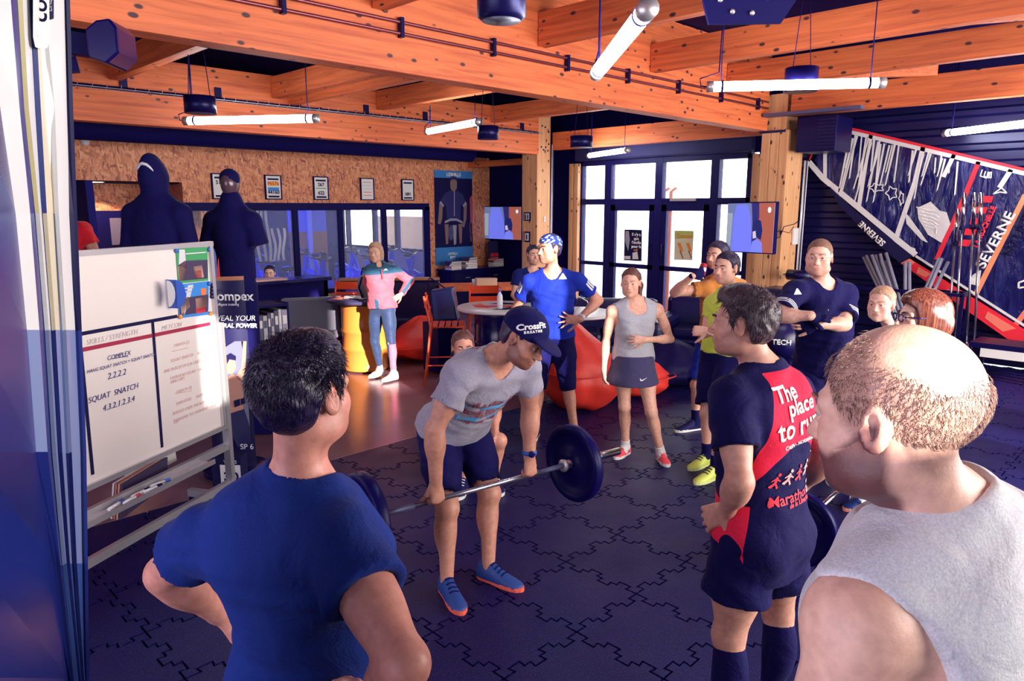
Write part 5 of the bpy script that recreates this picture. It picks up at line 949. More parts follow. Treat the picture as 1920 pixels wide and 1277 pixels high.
def evalf(ops, pts, cen=None, rad=0.0):
    """pts (nb, m, 3); per primitive only the blocks it can touch are evaluated"""
    v = np.full(pts.shape[:2], .5, np.float32)
    for mode, kd, a, k, tg in ops.o:
        if mode == 'c':
            d = (pts - a[0]) @ a[1]; v = np.maximum(v, d); continue
        if mode == 'f': v = a[0](pts, v); continue
        if cen is None: idx = slice(None)
        else:
            c, r = bsph(kd, a); idx = np.nonzero(np.linalg.norm(cen - c, axis=-1) < r + rad + k + .02)[0]
            if len(idx) == 0: continue
        d = pd(kd, a, pts[idx]); w = v[idx]
        if mode == 'u':
            h = np.maximum(k - np.abs(w - d), 0)/max(k, 1e-6); v[idx] = np.minimum(w, d) - h*h*k*.25
        else:
            h = np.maximum(k - np.abs(w + d), 0)/max(k, 1e-6); v[idx] = np.maximum(w, -d) + h*h*k*.25
    return v
N_ = 8
def nets(ops, blocks, h, n=N_, ext=0):
    """surface nets over blocks of n^3 cells; blocks = integer origins (in cells)"""
    if len(blocks) == 0: return np.zeros((0, 3)), np.zeros((0, 4), int), np.zeros((0,), np.int64)
    m = n + 2 + ext; g = np.stack(np.meshgrid(*[np.arange(-1, n + 1 + ext)]*3, indexing='ij'), -1).reshape(-1, 3)
    ci = blocks[:, None, :] + g[None]; pts = (ci*h).astype(np.float32); cen = (blocks + (n - 1)/2)*h
    V = evalf(ops, pts, cen, h*(m/2)*1.74).reshape(-1, m, m, m); sgn = V < 0; nb = len(blocks); c = m - 1
    cnt = np.zeros((nb, c, c, c), np.int8); corners = [(i, j, k) for i in (0, 1) for j in (0, 1) for k in (0, 1)]
    for i, j, k in corners: cnt += sgn[:, i:i + c, j:j + c, k:k + c]
    b, x, y, z = np.nonzero((cnt > 0) & (cnt < 8)); cv = np.stack([V[b, x + i, y + j, z + k] for i, j, k in corners], 1)
    acc = np.zeros((len(b), 3)); num = np.zeros(len(b)); co = np.array(corners, float)
    for p in range(8):
        for q in range(p + 1, 8):
            if np.abs(co[p] - co[q]).sum() != 1: continue
            mk = (cv[:, p] < 0) != (cv[:, q] < 0); t = cv[mk, p]/(cv[mk, p] - cv[mk, q]); acc[mk] += co[p] + t[:, None]*(co[q] - co[p]); num[mk] += 1
    gi = blocks[b] + np.stack([x, y, z], 1) - 1; pos = (gi + acc/num[:, None])*h
    key = ((gi[:, 0] + 20000).astype(np.int64)*40000 + gi[:, 1] + 20000)*40000 + gi[:, 2] + 20000
    cid = np.full((nb, c, c, c), -1, np.int64); cid[b, x, y, z] = np.arange(len(b)); quads = []
    for ax in range(3):
        s0 = [slice(1, n + 1 + ext)]*3; s0[ax] = slice(1, n + 1); s1 = list(s0); s1[ax] = slice(2, n + 2)
        A = sgn[(slice(None), *s0)]; B = sgn[(slice(None), *s1)]; e = np.nonzero(A != B); bb, i, j, k = e[0], e[1] + 1, e[2] + 1, e[3] + 1; fl = A[e]
        o1, o2 = [(1, 2), (2, 0), (0, 1)][ax]; I = np.stack([i, j, k], 1)
        def cell(d1, d2):
            J = I.copy(); J[:, o1] -= d1; J[:, o2] -= d2; return cid[bb, J[:, 0], J[:, 1], J[:, 2]]
        q = np.stack([cell(1, 1), cell(0, 1), cell(0, 0), cell(1, 0)], 1); q[~fl] = q[~fl][:, ::-1]; quads.append(q)
    return pos, np.concatenate(quads), key
def sdf_mesh(name, ops, h, mats, parent, fine=(), attrs=None, colf=None):
    """fine: list of (centre, radius) balls meshed at half the cell size"""
    lo = np.min([bsph(kd, a)[0] - bsph(kd, a)[1] for m, kd, a, k, t in ops.o if m == 'u'], 0) - .03; hi = np.max([bsph(kd, a)[0] + bsph(kd, a)[1] for m, kd, a, k, t in ops.o if m == 'u'], 0) + .03
    n = N_; B = n*h; i0, i1 = np.floor(lo/B).astype(int), np.ceil(hi/B).astype(int)
    bi = np.stack(np.meshgrid(*[np.arange(i0[a], i1[a] + 1) for a in range(3)], indexing='ij'), -1).reshape(-1, 3); cen = (bi + .5)*B
    near = np.zeros(len(bi), bool)
    for m, kd, a, k, t in ops.o:
        if m == 'u':
            c, r = bsph(kd, a); near |= np.linalg.norm(cen - c, axis=-1) < r + B*.9
    bi = bi[near]; cen = (bi + .5)*B; d = evalf(ops, cen[:, None, :].astype(np.float32))[:, 0]; bi = bi[np.abs(d) < B*.87*1.45 + .012]; cen = (bi + .5)*B
    fm = np.zeros(len(bi), bool)
    for c, r in fine: fm |= np.linalg.norm(cen - V3(c), axis=-1) < r
    parts = [(bi[~fm]*n, h)]
    if fm.any():
        f = bi[fm]; sub = np.concatenate([f*2 + np.array(o) for o in np.ndindex(2, 2, 2)]); sc = (sub + .5)*B/2
        dd = evalf(ops, sc[:, None, :].astype(np.float32))[:, 0]; sub = sub[np.abs(dd) < B/2*.87*1.5 + .012]; parts.append((sub*n, h/2))
    VV, QQ = [], []; base = 0
    for bl, hh in parts:
        p, q, key = nets(ops, bl, hh, ext=1 if (hh == h and fm.any()) else 0)
        if len(p) == 0: continue
        u, first, inv = np.unique(key, return_index=True, return_inverse=True); p = p[first]; q = inv.reshape(-1)[q]
        if hh == h and fm.any(): qs = np.sort(q, 1).astype(np.int64); hk = (qs[:, 0]*1000003 + qs[:, 1])*1000003 + qs[:, 2]; q = q[np.unique(hk, return_index=True)[1]]
        VV.append(p); QQ.append(q + base); base += len(p)
    v = np.concatenate(VV); q = np.concatenate(QQ); used = np.unique(q); rm = np.full(len(v), -1); rm[used] = np.arange(len(used)); v = v[used]; q = rm[q]
    o_ = np.array(org(parent)) if parent else np.zeros(3)
    me = bpy.data.meshes.new(name); me.vertices.add(len(v)); me.vertices.foreach_set('co', (v - o_).astype(np.float32).ravel()); me.loops.add(q.size); me.loops.foreach_set('vertex_index', q.astype(np.int32).ravel())
    me.polygons.add(len(q)); me.polygons.foreach_set('loop_start', np.arange(0, q.size, 4, dtype=np.int32)); me.polygons.foreach_set('loop_total', np.full(len(q), 4, np.int32)); me.polygons.foreach_set('use_smooth', np.ones(len(q), bool)); me.update(calc_edges=True); me.validate()
    if colf is not None and len(me.vertices) == len(v):
        a = me.color_attributes.new('tone', 'FLOAT_COLOR', 'POINT'); cc = np.ones((len(v), 4), np.float32); cc[:, :3] = colf(v.astype(np.float32)); a.data.foreach_set('color', cc.ravel())
    for nm, f in (attrs or {}).items():
        if len(me.vertices) == len(v): a = me.attributes.new(nm, 'FLOAT', 'POINT'); a.data.foreach_set('value', f(v.astype(np.float32)).astype(np.float32))
    return link(name, me, parent, mats)
def skin_material():
    m, t, b = nt('skin'); L = t.links.new
    a = nodes(t, 'ShaderNodeVertexColor'); a.layer_name = 'tone'; g = nodes(t, 'ShaderNodeNewGeometry')
    n = nodes(t, 'ShaderNodeTexNoise', i_Scale=45.0, i_Detail=4.0); L(g.outputs['Position'], n.inputs['Vector'])
    r = ramp(t, [(.3, (.86, .80, .80)), (.7, (1.08, 1.08, 1.08))]); L(n.outputs['Fac'], r.inputs[0])
    mx = nodes(t, 'ShaderNodeMix', data_type='RGBA', blend_type='MULTIPLY'); mx.inputs[0].default_value = 1; L(a.outputs['Color'], mx.inputs[6]); L(r.outputs[0], mx.inputs[7]); L(mx.outputs[2], b.inputs['Base Color'])
    b.inputs['Roughness'].default_value = .48; b.inputs['Subsurface Weight'].default_value = .0
    bp = nodes(t, 'ShaderNodeBump', i_Strength=.12, i_Distance=.004); n2 = nodes(t, 'ShaderNodeTexNoise', i_Scale=220.0); L(g.outputs['Position'], n2.inputs['Vector']); L(n2.outputs['Fac'], bp.inputs['Height']); L(bp.outputs[0], b.inputs['Normal'])
    return m
SKIN = skin_material()
def cloth(name, col, col2=None, rough=.8, bump=.25, bscale=160, attr='mask', sheen=.2, extra=None):
    """fabric; with col2 the second colour shows where the mesh's own 'mask' value is above zero; extra: more (attribute, colour)"""
    m, t, b = nt(name); L = t.links.new; b.inputs['Roughness'].default_value = rough; b.inputs['Sheen Weight'].default_value = sheen; b.inputs['Specular IOR Level'].default_value = .15; sheen = sheen*(0.15 if max(col[:2]) < .05 else 1); b.inputs['Sheen Weight'].default_value = sheen
    g = nodes(t, 'ShaderNodeNewGeometry'); n = nodes(t, 'ShaderNodeTexNoise', i_Scale=bscale, i_Detail=2.0); L(g.outputs['Position'], n.inputs['Vector'])
    nb_ = nodes(t, 'ShaderNodeTexNoise', i_Scale=9.0, i_Detail=4.0, i_Distortion=.8); L(g.outputs['Position'], nb_.inputs['Vector'])
    r = ramp(t, [(.25, tuple(c*.82 for c in col)), (.75, tuple(min(1, c*1.12) for c in col))]); L(n.outputs['Fac'], r.inputs[0]); out = r.outputs[0]
    for at, c2 in ([(attr, col2)] if col2 else []) + list(extra or []):
        a = nodes(t, 'ShaderNodeAttribute'); a.attribute_name = at; gt = nodes(t, 'ShaderNodeMath', operation='GREATER_THAN'); L(a.outputs['Fac'], gt.inputs[0]); gt.inputs[1].default_value = 0
        mx = nodes(t, 'ShaderNodeMix', data_type='RGBA'); L(gt.outputs[0], mx.inputs[0]); L(out, mx.inputs[6]); mx.inputs[7].default_value = (*c2, 1); out = mx.outputs[2]
    L(out, b.inputs['Base Color'])
    b1 = nodes(t, 'ShaderNodeBump', i_Strength=bump, i_Distance=.004); L(n.outputs['Fac'], b1.inputs['Height']); b2 = nodes(t, 'ShaderNodeBump', i_Strength=.45, i_Distance=.03); L(nb_.outputs['Fac'], b2.inputs['Height']); L(b1.outputs[0], b2.inputs['Normal']); L(b2.outputs[0], b.inputs['Normal'])
    MATS[name] = m; return m
def hair_mat(name, c1, c2, rough=.38, bmp=.8, zs=.16):
    m, t, b = nt(name); L = t.links.new; tc = nodes(t, 'ShaderNodeTexCoord'); mp = nodes(t, 'ShaderNodeMapping'); L(tc.outputs['Object'], mp.inputs[0]); mp.inputs['Scale'].default_value = (1, 1, zs)
    n = nodes(t, 'ShaderNodeTexNoise', i_Scale=190.0, i_Detail=3.0); L(mp.outputs[0], n.inputs['Vector']); r = ramp(t, [(.35, c1), (.7, c2)]); L(n.outputs['Fac'], r.inputs[0]); L(r.outputs[0], b.inputs['Base Color']); b.inputs['Roughness'].default_value = rough
    bp = nodes(t, 'ShaderNodeBump', i_Strength=bmp, i_Distance=.006); L(n.outputs['Fac'], bp.inputs['Height']); L(bp.outputs[0], b.inputs['Normal']); MATS[name] = m; return m
def frame(fwd, up=UP):                                             # columns: right, forward, up
    up = unit(up); f = V3(fwd); f = f - up*(f @ up); f = f/np.linalg.norm(f); return np.stack([np.cross(f, up), f, up], 1).astype(np.float32)
def rotM(axis, ang): return np.array(Matrix.Rotation(ang, 3, Vector([float(x) for x in axis])), np.float32)
EYEW = mat('eye_white', (.52, .47, .50), .3); IRIS = mat('eye_iris', (.045, .03, .035), .15)
class Fig:
    def __init__(s, label, feet, H=1.75, g=1.0, sex='m', tone=(.70, .36, .25), h=.010, name='person'):
        s.t = thing(name, feet, label, 'person'); s.S = H/1.75; s.g = g; s.sex = sex; s.tone = np.array(tone, np.float32); s.h = h; s.b = Ops(); s.fine = []; s.J = {}; s.spots = []
    def torso(s, pel, neck, shL, shR, fwd_p, belly=0.0, bust=0.0):
        S_, g = s.S, s.g; pel, neck, shL, shR = map(V3, (pel, neck, shL, shR)); up = unit(neck - pel)
        if np.cross(up, shR - shL) @ V3(fwd_p) < 0: shL, shR = shR, shL
        rt = shR - shL; rt = unit(rt - up*(rt @ up)); fw = np.cross(up, rt); M = np.stack([rt, fw, up], 1).astype(np.float32)
        fp = V3(fwd_p); fp = unit(fp - UPN*(fp @ UPN)); rp = np.cross(fp, UPN); upp = unit(up*.6 + UPN*.6); Mp = np.stack([rp, unit(np.cross(upp, rp)), upp], 1).astype(np.float32)
        s.J.update(pel=pel, neck=neck, shL=shL, shR=shR, up=up, rt=rt, fw=fw, M=M, Mp=Mp, fp=fp, rp=rp); L = np.linalg.norm(neck - pel); b = s.b; f = s.sex == 'f'
        sw = np.linalg.norm(shR - shL)/2
        ch = neck - up*L*.34 - fw*.0; wa = pel + (neck - pel)*.36; s.J.update(ch=ch, wa=wa)
        b.ell(ch, (min(sw*.86, .172*S_*g), .118*S_*g*(.92 if f else 1), .215*S_), M, .05, 'torso'); b.ell(wa, ((.128 if f else .142)*S_*g, (.098 + .05*belly)*S_*g, .19*S_), M, .06, 'torso')
        b.ell(pel, ((.165 if f else .158)*S_*g, .115*S_*g, .135*S_), Mp, .05, 'pelvis')
        for q in (-1, 1): b.ell(pel + rp*q*.07*S_*g - Mp[:, 1]*.038*S_ - upp*.045*S_, .088*S_*g, None, .04, 'pelvis')
        sl, sr = shL + rt*.05*S_, shR - rt*.05*S_; b.cone(sl - up*.03, sr - up*.03, .055*S_*g, .055*S_*g, .05, 'torso')
        for q in (shL, shR): b.cone(neck - up*.005*S_, q + (neck - q)*.06 - up*.004, .046*S_*g, .045*S_*g, .04, 'trap')
        for q in (-1, 1): b.ell(ch + rt*q*.075*S_ + fw*.045*S_ + up*.02*S_, (.085*S_*g, .07*S_*g, .075*S_), M, .05, 'torso')
        if not f:
            for q in (-1, 1): b.ell(ch + rt*q*.085*S_*g - fw*.05*S_ + up*.03*S_, (.08*S_*g, .065*S_*g, .12*S_), M, .05, 'torso')
        if belly: b.ell(wa + fw*.05*S_*g, (.135*S_*g, .12*S_*g, .16*S_), M, .06, 'torso')
        if bust:
            for q in (-1, 1): b.ell(ch + rt*q*.07*S_ + fw*.075*S_*bust - up*.045*S_, (.068*S_, .065*S_, .07*S_), M, .04, 'torso')
        return s
    def arm(s, side, el, wr, hand=None, k=.016, wrist_t=1.0):
        S_, g = s.S, s.g*(.86 if s.sex == 'f' else 1); sh = s.J['sh' + side]; el, wr = V3(el), V3(wr); b = s.b; s.J['el' + side], s.J['wr' + side] = el, wr; rt = s.J['rt']*(1 if side == 'R' else -1)
        b.ell(sh - s.J['up']*.016*S_ , .054*S_*g, None, .04, 'delt' + side); b.cone(sh, el, .048*S_*g, .039*S_*g, k, 'uarm' + side); b.ell(sh + (el - sh)*.48, (.047*S_*g, .048*S_*g, .10*S_), frame(rt + .01, el - sh), k + .01, 'uarm' + side)
        d = unit(wr - el); b.cone(el, wr, .041*S_*g, .0275*S_*g, k, 'farm' + side); b.ell(el + (wr - el)*.27, (.046*S_*g, .043*S_*g, .085*S_), frame(rt + .01, wr - el), k + .008, 'farm' + side)
        hd = hand or {}; s.hand(side, wr, hd.get('d', d), hd.get('n', -rt), **{q: w for q, w in hd.items() if q not in 'dn'}); return s
    def hand(s, side, wr, d, n, curl=.35, spread=.12, thumb=.55, tc=.3, fc=None, size=1.0):
        S_ = s.S*(.90 if s.sex == 'f' else 1)*size; b = s.b; d = unit(d); n = V3(n); n = unit(n - d*(n @ d)); t = np.cross(n, d)*(1 if side == 'R' else -1)
        M = np.stack([t, n, d], 1).astype(np.float32); b.ell(wr + d*.05*S_, (.037*S_, .017*S_, .058*S_), M, .012, 'hand'); b.cone(wr - d*.01, wr + d*.03*S_, .024*S_, .021*S_, .012, 'hand')
        for i, (off, ln) in enumerate(((.030, .074), (.0105, .083), (-.010, .077), (-.029, .060))):
            kn = wr + (d*(.094 - .004*abs(i - 1)) + t*off)*S_; b.cone(wr + d*.02*S_ + t*off*.5*S_, kn, .013*S_, .0115*S_, .012, 'hand'); c = (fc[i] if fc else curl)
            dr = unit(d + t*spread*(1.5 - i)*.6); p = kn; a = c*.9
            for j, fr in enumerate((.45, .30, .25)):
                v = dr*math.cos(a) + n*math.sin(a); q = p + v*ln*fr*S_; b.cone(p, q, (.0098 - .0012*j)*S_, (.0088 - .0012*j)*S_, .004, 'hand'); p = q; a += c*1.05
        tb = wr + (d*.022 + t*.024 + n*.006)*S_; v1 = unit(d*.62 + t*thumb*1.4 + n*.25); p1 = tb + v1*.046*S_; v2 = unit(v1*.8 + d*.45 + n*tc); p2 = p1 + v2*.036*S_; v3 = unit(v2 + n*tc*.6 + d*.1); p3 = p2 + v3*.028*S_
        b.cone(tb, p1, .0165*S_, .0125*S_, .012, 'hand'); b.cone(p1, p2, .0115*S_, .0105*S_, .004, 'hand'); b.cone(p2, p3, .0105*S_, .0085*S_, .004, 'hand')
        s.fine.append((wr + d*.08*S_, .155*S_)); s.J['hand' + side] = wr + d*.09*S_; return s
    def leg(s, side, kn, an, toe=None, hip=None, thick=1.0):
        S_, g = s.S, s.g*thick; b = s.b; q = 1 if side == 'R' else -1; J = s.J; hip = V3(hip) if hip is not None else J['pel'] + J['rp']*q*.088*S_*g - UPN*.05*S_; kn, an = V3(kn), V3(an); J['hip' + side], J['kn' + side], J['an' + side] = hip, kn, an
        b.cone(hip, kn, .084*S_*g, .054*S_*g, .03, 'thigh' + side); b.ell(hip + (kn - hip)*.38, (.085*S_*g, .088*S_*g, .16*S_), frame(J['fp'], hip - kn), .03, 'thigh' + side)
        sd = unit(an - kn); fr = frame(J['fp'], -sd); b.ell(kn + fr[:, 1]*.012*S_, (.05*S_*g, .05*S_*g, .06*S_), fr, .02, 'knee'); b.cone(kn, an, .048*S_*g, .034*S_, .02, 'shin' + side); b.ell(kn + (an - kn)*.30 - fr[:, 1]*.022*S_, (.050*S_*g, .050*S_*g, .115*S_), fr, .03, 'shin' + side)
        toe = V3(toe) if toe is not None else an + V3(J['fp'])*.18*S_; td = toe - an; td[2] = 0; td = unit(td); J['toe' + side] = td; b.cone(an - UPN*.035, an + td*.12*S_ - UPN*(an[2] - (an[2] - .09) - .035), .029*S_, .020*S_, .02, 'foot'); return s
    def head(s, c, look, up=UP, sc=1.0, jaw=1.0, fat=0.0):
        b = s.b; c = V3(c); M = frame(look, up); k = sc*s.S**.4*(.95 if s.sex == 'f' else 1.0); s.J.update(hc=c, hM=M, hk=k); A = lambda x, y, z: c + M @ np.array((x, y, z), np.float32)*k; E = lambda p, r, kk=.02, md='u', MM=None: b.ell(A(*p), np.array(r)*k, M if MM is None else MM, kk*k, 'head', md); Cn = lambda p, q, r0, r1, kk=.012, md='u': b.cone(A(*p), A(*q), r0*k, r1*k, kk*k, 'head', md)
        E((0, -.016, .038), (.077, .097, .086)); E((0, .022, -.03), (.063 + .006*fat, .068, .085), .035); E((0, .045, -.075), (.046*jaw + .008*fat, .042, .042), .03); E((0, .072, -.098), (.022*jaw, .018, .016), .025)
        for q in (-1, 1):
            E((q*.042, .055, -.028), (.026 + .008*fat, .026, .028), .025); Cn((q*.05, .066, .020), (q*.014, .086, .018), .012, .013, .014); E((q*.045, .02, -.075), (.022*jaw + .012*fat, .045, .026), .03)
            E((q*.0325, .094, .0015), (.019, .014, .0125), .012, 's')
        Cn((0, .082, .012), (0, .107, -.030), .0085, .0125, .012); E((0, .112, -.035), (.0125, .011, .0095), .008)
        for q in (-1, 1): E((q*.0125, .099, -.037), (.0085, .011, .0075), .008); E((q*.0062, .106, -.0455), (.0035, .005, .003), .003, 's')
        E((0, .083, -.062), (.026, .016, .012), .014); E((0, .0925, -.0618), (.022, .0080, .0050), .006); E((0, .0905, -.0725), (.0195, .0088, .0058), .006); Cn((-.021, .100, -.0672), (.021, .100, -.0672), .0026, .0026, .003, 's')
        for q in (-1, 1):
            R_ = M @ rotM((0, 0, 1), q*-.35) @ rotM((1, 0, 0), .12); E((q*.081, -.012, -.004), (.0075, .020, .033), .010, 'u', R_); E((q*.087, -.006, .0), (.006, .0105, .020), .006, 's', R_); E((q*.078, .0, -.010), (.008, .008, .012), .008)
        nk = s.J['neck']; up_ = s.J['up']; b.cone(nk - up_*.03, A(0, -.02, -.045), .054*s.S*s.g**.7*(.84 if s.sex == 'f' else 1), .049*k*(1 + .12*fat)*(.86 if s.sex == 'f' else 1), .03, 'neck')
        s.fine.append((c, .185*k)); s.A = A; s.k = k
        L = s.t; hd = s
        for q in (-1, 1):
            e = A(q*.0325, .0785, .002); mb = MB(); mb.ball([float(x) for x in e], .0118*k, n=14); eo = mb.build('eye', EYEW, L); pf = M[:, 1]
            ib = MB().ball([float(x) for x in e + pf*.0062*k], (.0072*k, .0072*k, .0072*k), n=12).build('iris', IRIS, eo)
            b.ell(e + M[:, 2]*.0052*k + pf*.0005, (.0145*k, .0135*k, .0085*k), M, .004, 'head'); b.ell(e - M[:, 2]*.0085*k, (.014*k, .0125*k, .0065*k), M, .004, 'head')
        return s
    def brows(s, m_, w=.0042, dz=0.0):
        k = s.k
        for q in (-1, 1): MB().tube([[float(x) for x in s.A(q*a, y, z + dz)] for a, y, z in ((.014, .0985, .0215), (.026, .0975, .0265), (.040, .089, .0275), (.052, .075, .022))], [w*.9*k, w*1.1*k, w*k, w*.4*k], 8).build('eyebrow', m_, s.t)
    def finish(s, lip=(.96, .76, .76), stub=0.0, stubc=(.35, .22, .22), scalp=None, flush=.35, colx=None):
        c, M, k = s.J['hc'], s.J['hM'], s.k; tone = s.tone
        def col(v):
            out = np.tile(tone, (len(v), 1)); q = ((v - c) @ M)/k; x, y, z = q.T; hd = np.linalg.norm(q, axis=1) < .17
            lp = hd & (((x/.024)**2 + ((z + .067)/.0125)**2 < 1) & (y > .075)); out[lp] *= np.array(lip)
            ck = np.exp(-(((np.abs(x) - .042)/.022)**2 + ((z + .032)/.022)**2))*(y > .02)*hd*flush; out *= 1 - ck[:, None]*np.array((.02, .30, .28))
            er = np.exp(-((np.abs(x) - .085)/.012)**2 - (z/.04)**2)*hd*.35; out *= 1 - er[:, None]*np.array((.05, .35, .35))
            if stub:
                w = np.clip((np.interp(y, [-.025, .0, .03, .06, .085, .10], [.012, .008, -.022, -.043, -.040, -.048]) - z)/.012, 0, 1)*np.clip((y + .024)/.012, 0, 1)*(z > -.135)*hd; w[lp] = 0; w *= stub; out = out*(1 - w[:, None]) + tone*np.array(stubc)*w[:, None]
            if scalp: out = scalp(out, x, y, z, hd)
            if colx: out = colx(out, v)
            return out
        s.body = sdf_mesh('body', s.b, s.h, SKIN, s.t, s.fine, None, col); return s
    # ---- hair: skull shell kept above a hairline z(y) given as points in head units
    def hair(s, m_, line, off=.012, top=.0, back=.0, amp=.004, freq=90., name='hair', extra=None, side=0.0, h=None, clipx=None, taper=.8):
        c, M, k = s.J['hc'], s.J['hM'], s.k; o = Ops(); A = s.A; ly, lz = zip(*sorted(line))
        o.ell(A(0, -.016, .038), np.array((.077 + off + side, .097 + off, .086 + off))*k, M, .02)
        if top: o.ell(A(0, .02, .085), np.array((.062, .078, .045 + top))*k, M, .03)
        o.ell(A(0, -.045, -.02), np.array((.064 + off, .052 + off, .062))*k, M, .03)
        if back: o.ell(A(0, -.06, .03), np.array((.070, .055 + back, .075))*k, M, .03)
        def cut(p, v):
            q = ((p - c) @ M)/k; zl = np.interp(q[..., 1], ly, lz).astype(np.float32)
            if clipx is not None: zl = clipx(q, zl)
            v = np.maximum(v + (taper*off*k*np.clip(1 - (q[..., 2] - zl)/.04, 0, 1)).astype(np.float32), (zl - q[..., 2])*.7*k)
            n = np.sin(freq*q[..., 0] + 3*np.sin(40*q[..., 2]))*np.sin(freq*.8*q[..., 1] + 2*np.sin(35*q[..., 0]))*np.sin(freq*.5*q[..., 2] + 1.3); return v + n*amp
        if extra: extra(o, A, M, k)
        o.func(cut) if not extra else o.o.insert(len(o.o) - getattr(extra, 'keep', 0) if getattr(extra, 'keep', 0) else len(o.o), ('f', 'func', (cut,), 0, ''))
        return sdf_mesh(name, o, (h or s.h*.55), m_, s.t)
    # ---- garments
    def shirt(s, m_, hem=.10, sleeve=.5, off=.012, loose=.012, neck_r=.072, neck_d=.02, flare=.012, name='shirt', attrs=None, wr=.004, h=None, long_=0, vneck=0.0, colf=None, hem_tilt=None, arms=('L', 'R')):
        J, S_, g = s.J, s.S, s.g; b = s.b.grown(('torso', 'trap'), off); b.o += s.b.grown(('pelvis',), off + .012).o; M, up, fw, rt = J['M'], J['up'], J['fw'], J['rt']; pel = J['pel']; hemp = pel - J['Mp'][:, 2]*hem*S_
        cw = min(.155*g, np.linalg.norm(J['shR'] - J['shL'])/2/S_*.82); b.econe(J['ch'] - up*.02, hemp - J['Mp'][:, 2]*.05, (cw + loose)*S_, (max(cw, .15*g) + loose + flare)*S_, M, .72, .05)
        if sleeve:
            for q in arms:
                ga = g*(.86 if s.sex == 'f' else 1); sh, el = J['sh' + q], J['el' + q]; e = sh + (el - sh)*sleeve
                if long_:
                    b.cone(sh, el, (.058*ga + off)*S_, (.046*ga + off)*S_, .025); w = el + (J['wr' + q] - el)*long_; b.cone(el, w, (.047*ga + off)*S_, (.034*ga + off)*S_, .02, flat=True)
                else:
                    b.cone(sh + unit(sh - el)*.0, e, (.053*ga + off)*S_, (.052*ga + off + loose*.9)*S_, .03, flat=True); d = unit(el - sh)
                    b.cone(e - d*.03, e + d*.04, (.044*ga)*S_ + .006, (.050*ga)*S_ + .010, .004, mode='s')
                b.ell(sh - up*.014, (.054*ga + off)*S_, None, .035)
        else:
            for q in (-1, 1): p = J['sh' + ('R' if q > 0 else 'L')]; b.ell(p + rt*q*(.012)*S_ - up*.065*S_, np.array((.062*g, .12, .115))*S_, M, .02, mode='s')
        nb = J['neck'] + fw*.012; b.cone(nb - up*neck_d*S_ + fw*.02, nb + up*.2, neck_r*S_, (neck_r + .03)*S_, .012, mode='s')
        if vneck: b.ell(nb + fw*.075*S_ - up*.03*S_, np.array((.075, .09, .085*vneck))*S_, M, .02, mode='s')
        ha = J['Mp'][:, 2] if hem_tilt is None else unit(J['Mp'][:, 2] + V3(hem_tilt)); b.clip(hemp, -ha)
        b.econe(hemp + ha*.035, hemp - ha*.2, (.146*g + loose)*S_, (.15*g + loose + flare)*S_, M, .72, .01, mode='s')
        if wr:
            c0 = J['ch']
            def wrinkle(p, v, c0=c0):
                q = (p - c0) @ M; return v + (np.sin(38*q[..., 2] + 22*q[..., 0] + 3*np.sin(17*q[..., 1]))*np.sin(21*q[..., 0] - 9*q[..., 2] + 1)*wr + np.sin(60*q[..., 2] - 34*q[..., 0] + 2*np.sin(30*q[..., 2]))*wr*.45).astype(np.float32)
            b.o.append(('f', 'func', (wrinkle,), 0, ''))
        s.sh = sdf_mesh(name, b, h or s.h*.85, m_, s.t, (), attrs, colf); return s.sh
    def shorts(s, m_, frac=.75, off=.014, flare=.02, top=.06, name='shorts', attrs=None, below=None, h=None, crotch=.02, tight=False):
        J, S_, g = s.J, s.S, s.g; b = s.b.grown(('pelvis',), off)
        for q in 'RL':
            hip, kn = J['hip' + q], J['kn' + q]
            if frac <= 1:
                e = hip + (kn - hip)*frac; r1 = .084*(1 - frac) + .054*frac; b.cone(hip, e, (.088*g + off)*S_, (r1*g + off + flare)*S_, .03, flat=True); b.ell(hip + (kn - hip)*.38, np.array((.085*g + off, .088*g + off, .15))*S_, frame(J['fp'], hip - kn), .03) if frac > .6 else None
                if not tight: d = unit(kn - hip); b.cone(e - d*.05, e + d*.05, (r1*g + .006 + flare*.6)*S_, (r1*g + .012 + flare)*S_, .004, mode='s')
            else:
                b.cone(hip, kn, (.086*g + off)*S_, (.056*g + off + flare*.5)*S_, .03); b.ell(hip + (kn - hip)*.38, np.array((.085*g + off, .088*g + off, .16))*S_, frame(J['fp'], hip - kn), .03); an = J['an' + q]; e = kn + (an - kn)*(frac - 1); fr = frame(J['fp'], kn - an)
                b.cone(kn, e, (.052*g + off)*S_, ((.052 - .016*(frac - 1))*g + off + flare*.3)*S_, .02, flat=True)
                if frac > 1.4: b.ell(kn + (an - kn)*.30 - fr[:, 1]*.022*S_, np.array((.050*g + off, .050*g + off, .115))*S_, fr, .03)
        b.clip(J['pel'] + J['Mp'][:, 2]*top*S_, J['Mp'][:, 2])
        def wrinkle(p, v): q = p - J['pel']; return v + (np.sin(45*q[..., 2] + 30*q[..., 0])*np.sin(33*q[..., 1] - 20*q[..., 2])*(.0015 if tight else .004)).astype(np.float32)
        b.o.append(('f', 'func', (wrinkle,), 0, '')); return sdf_mesh(name, b, h or s.h*.9, m_, s.t, (), attrs)
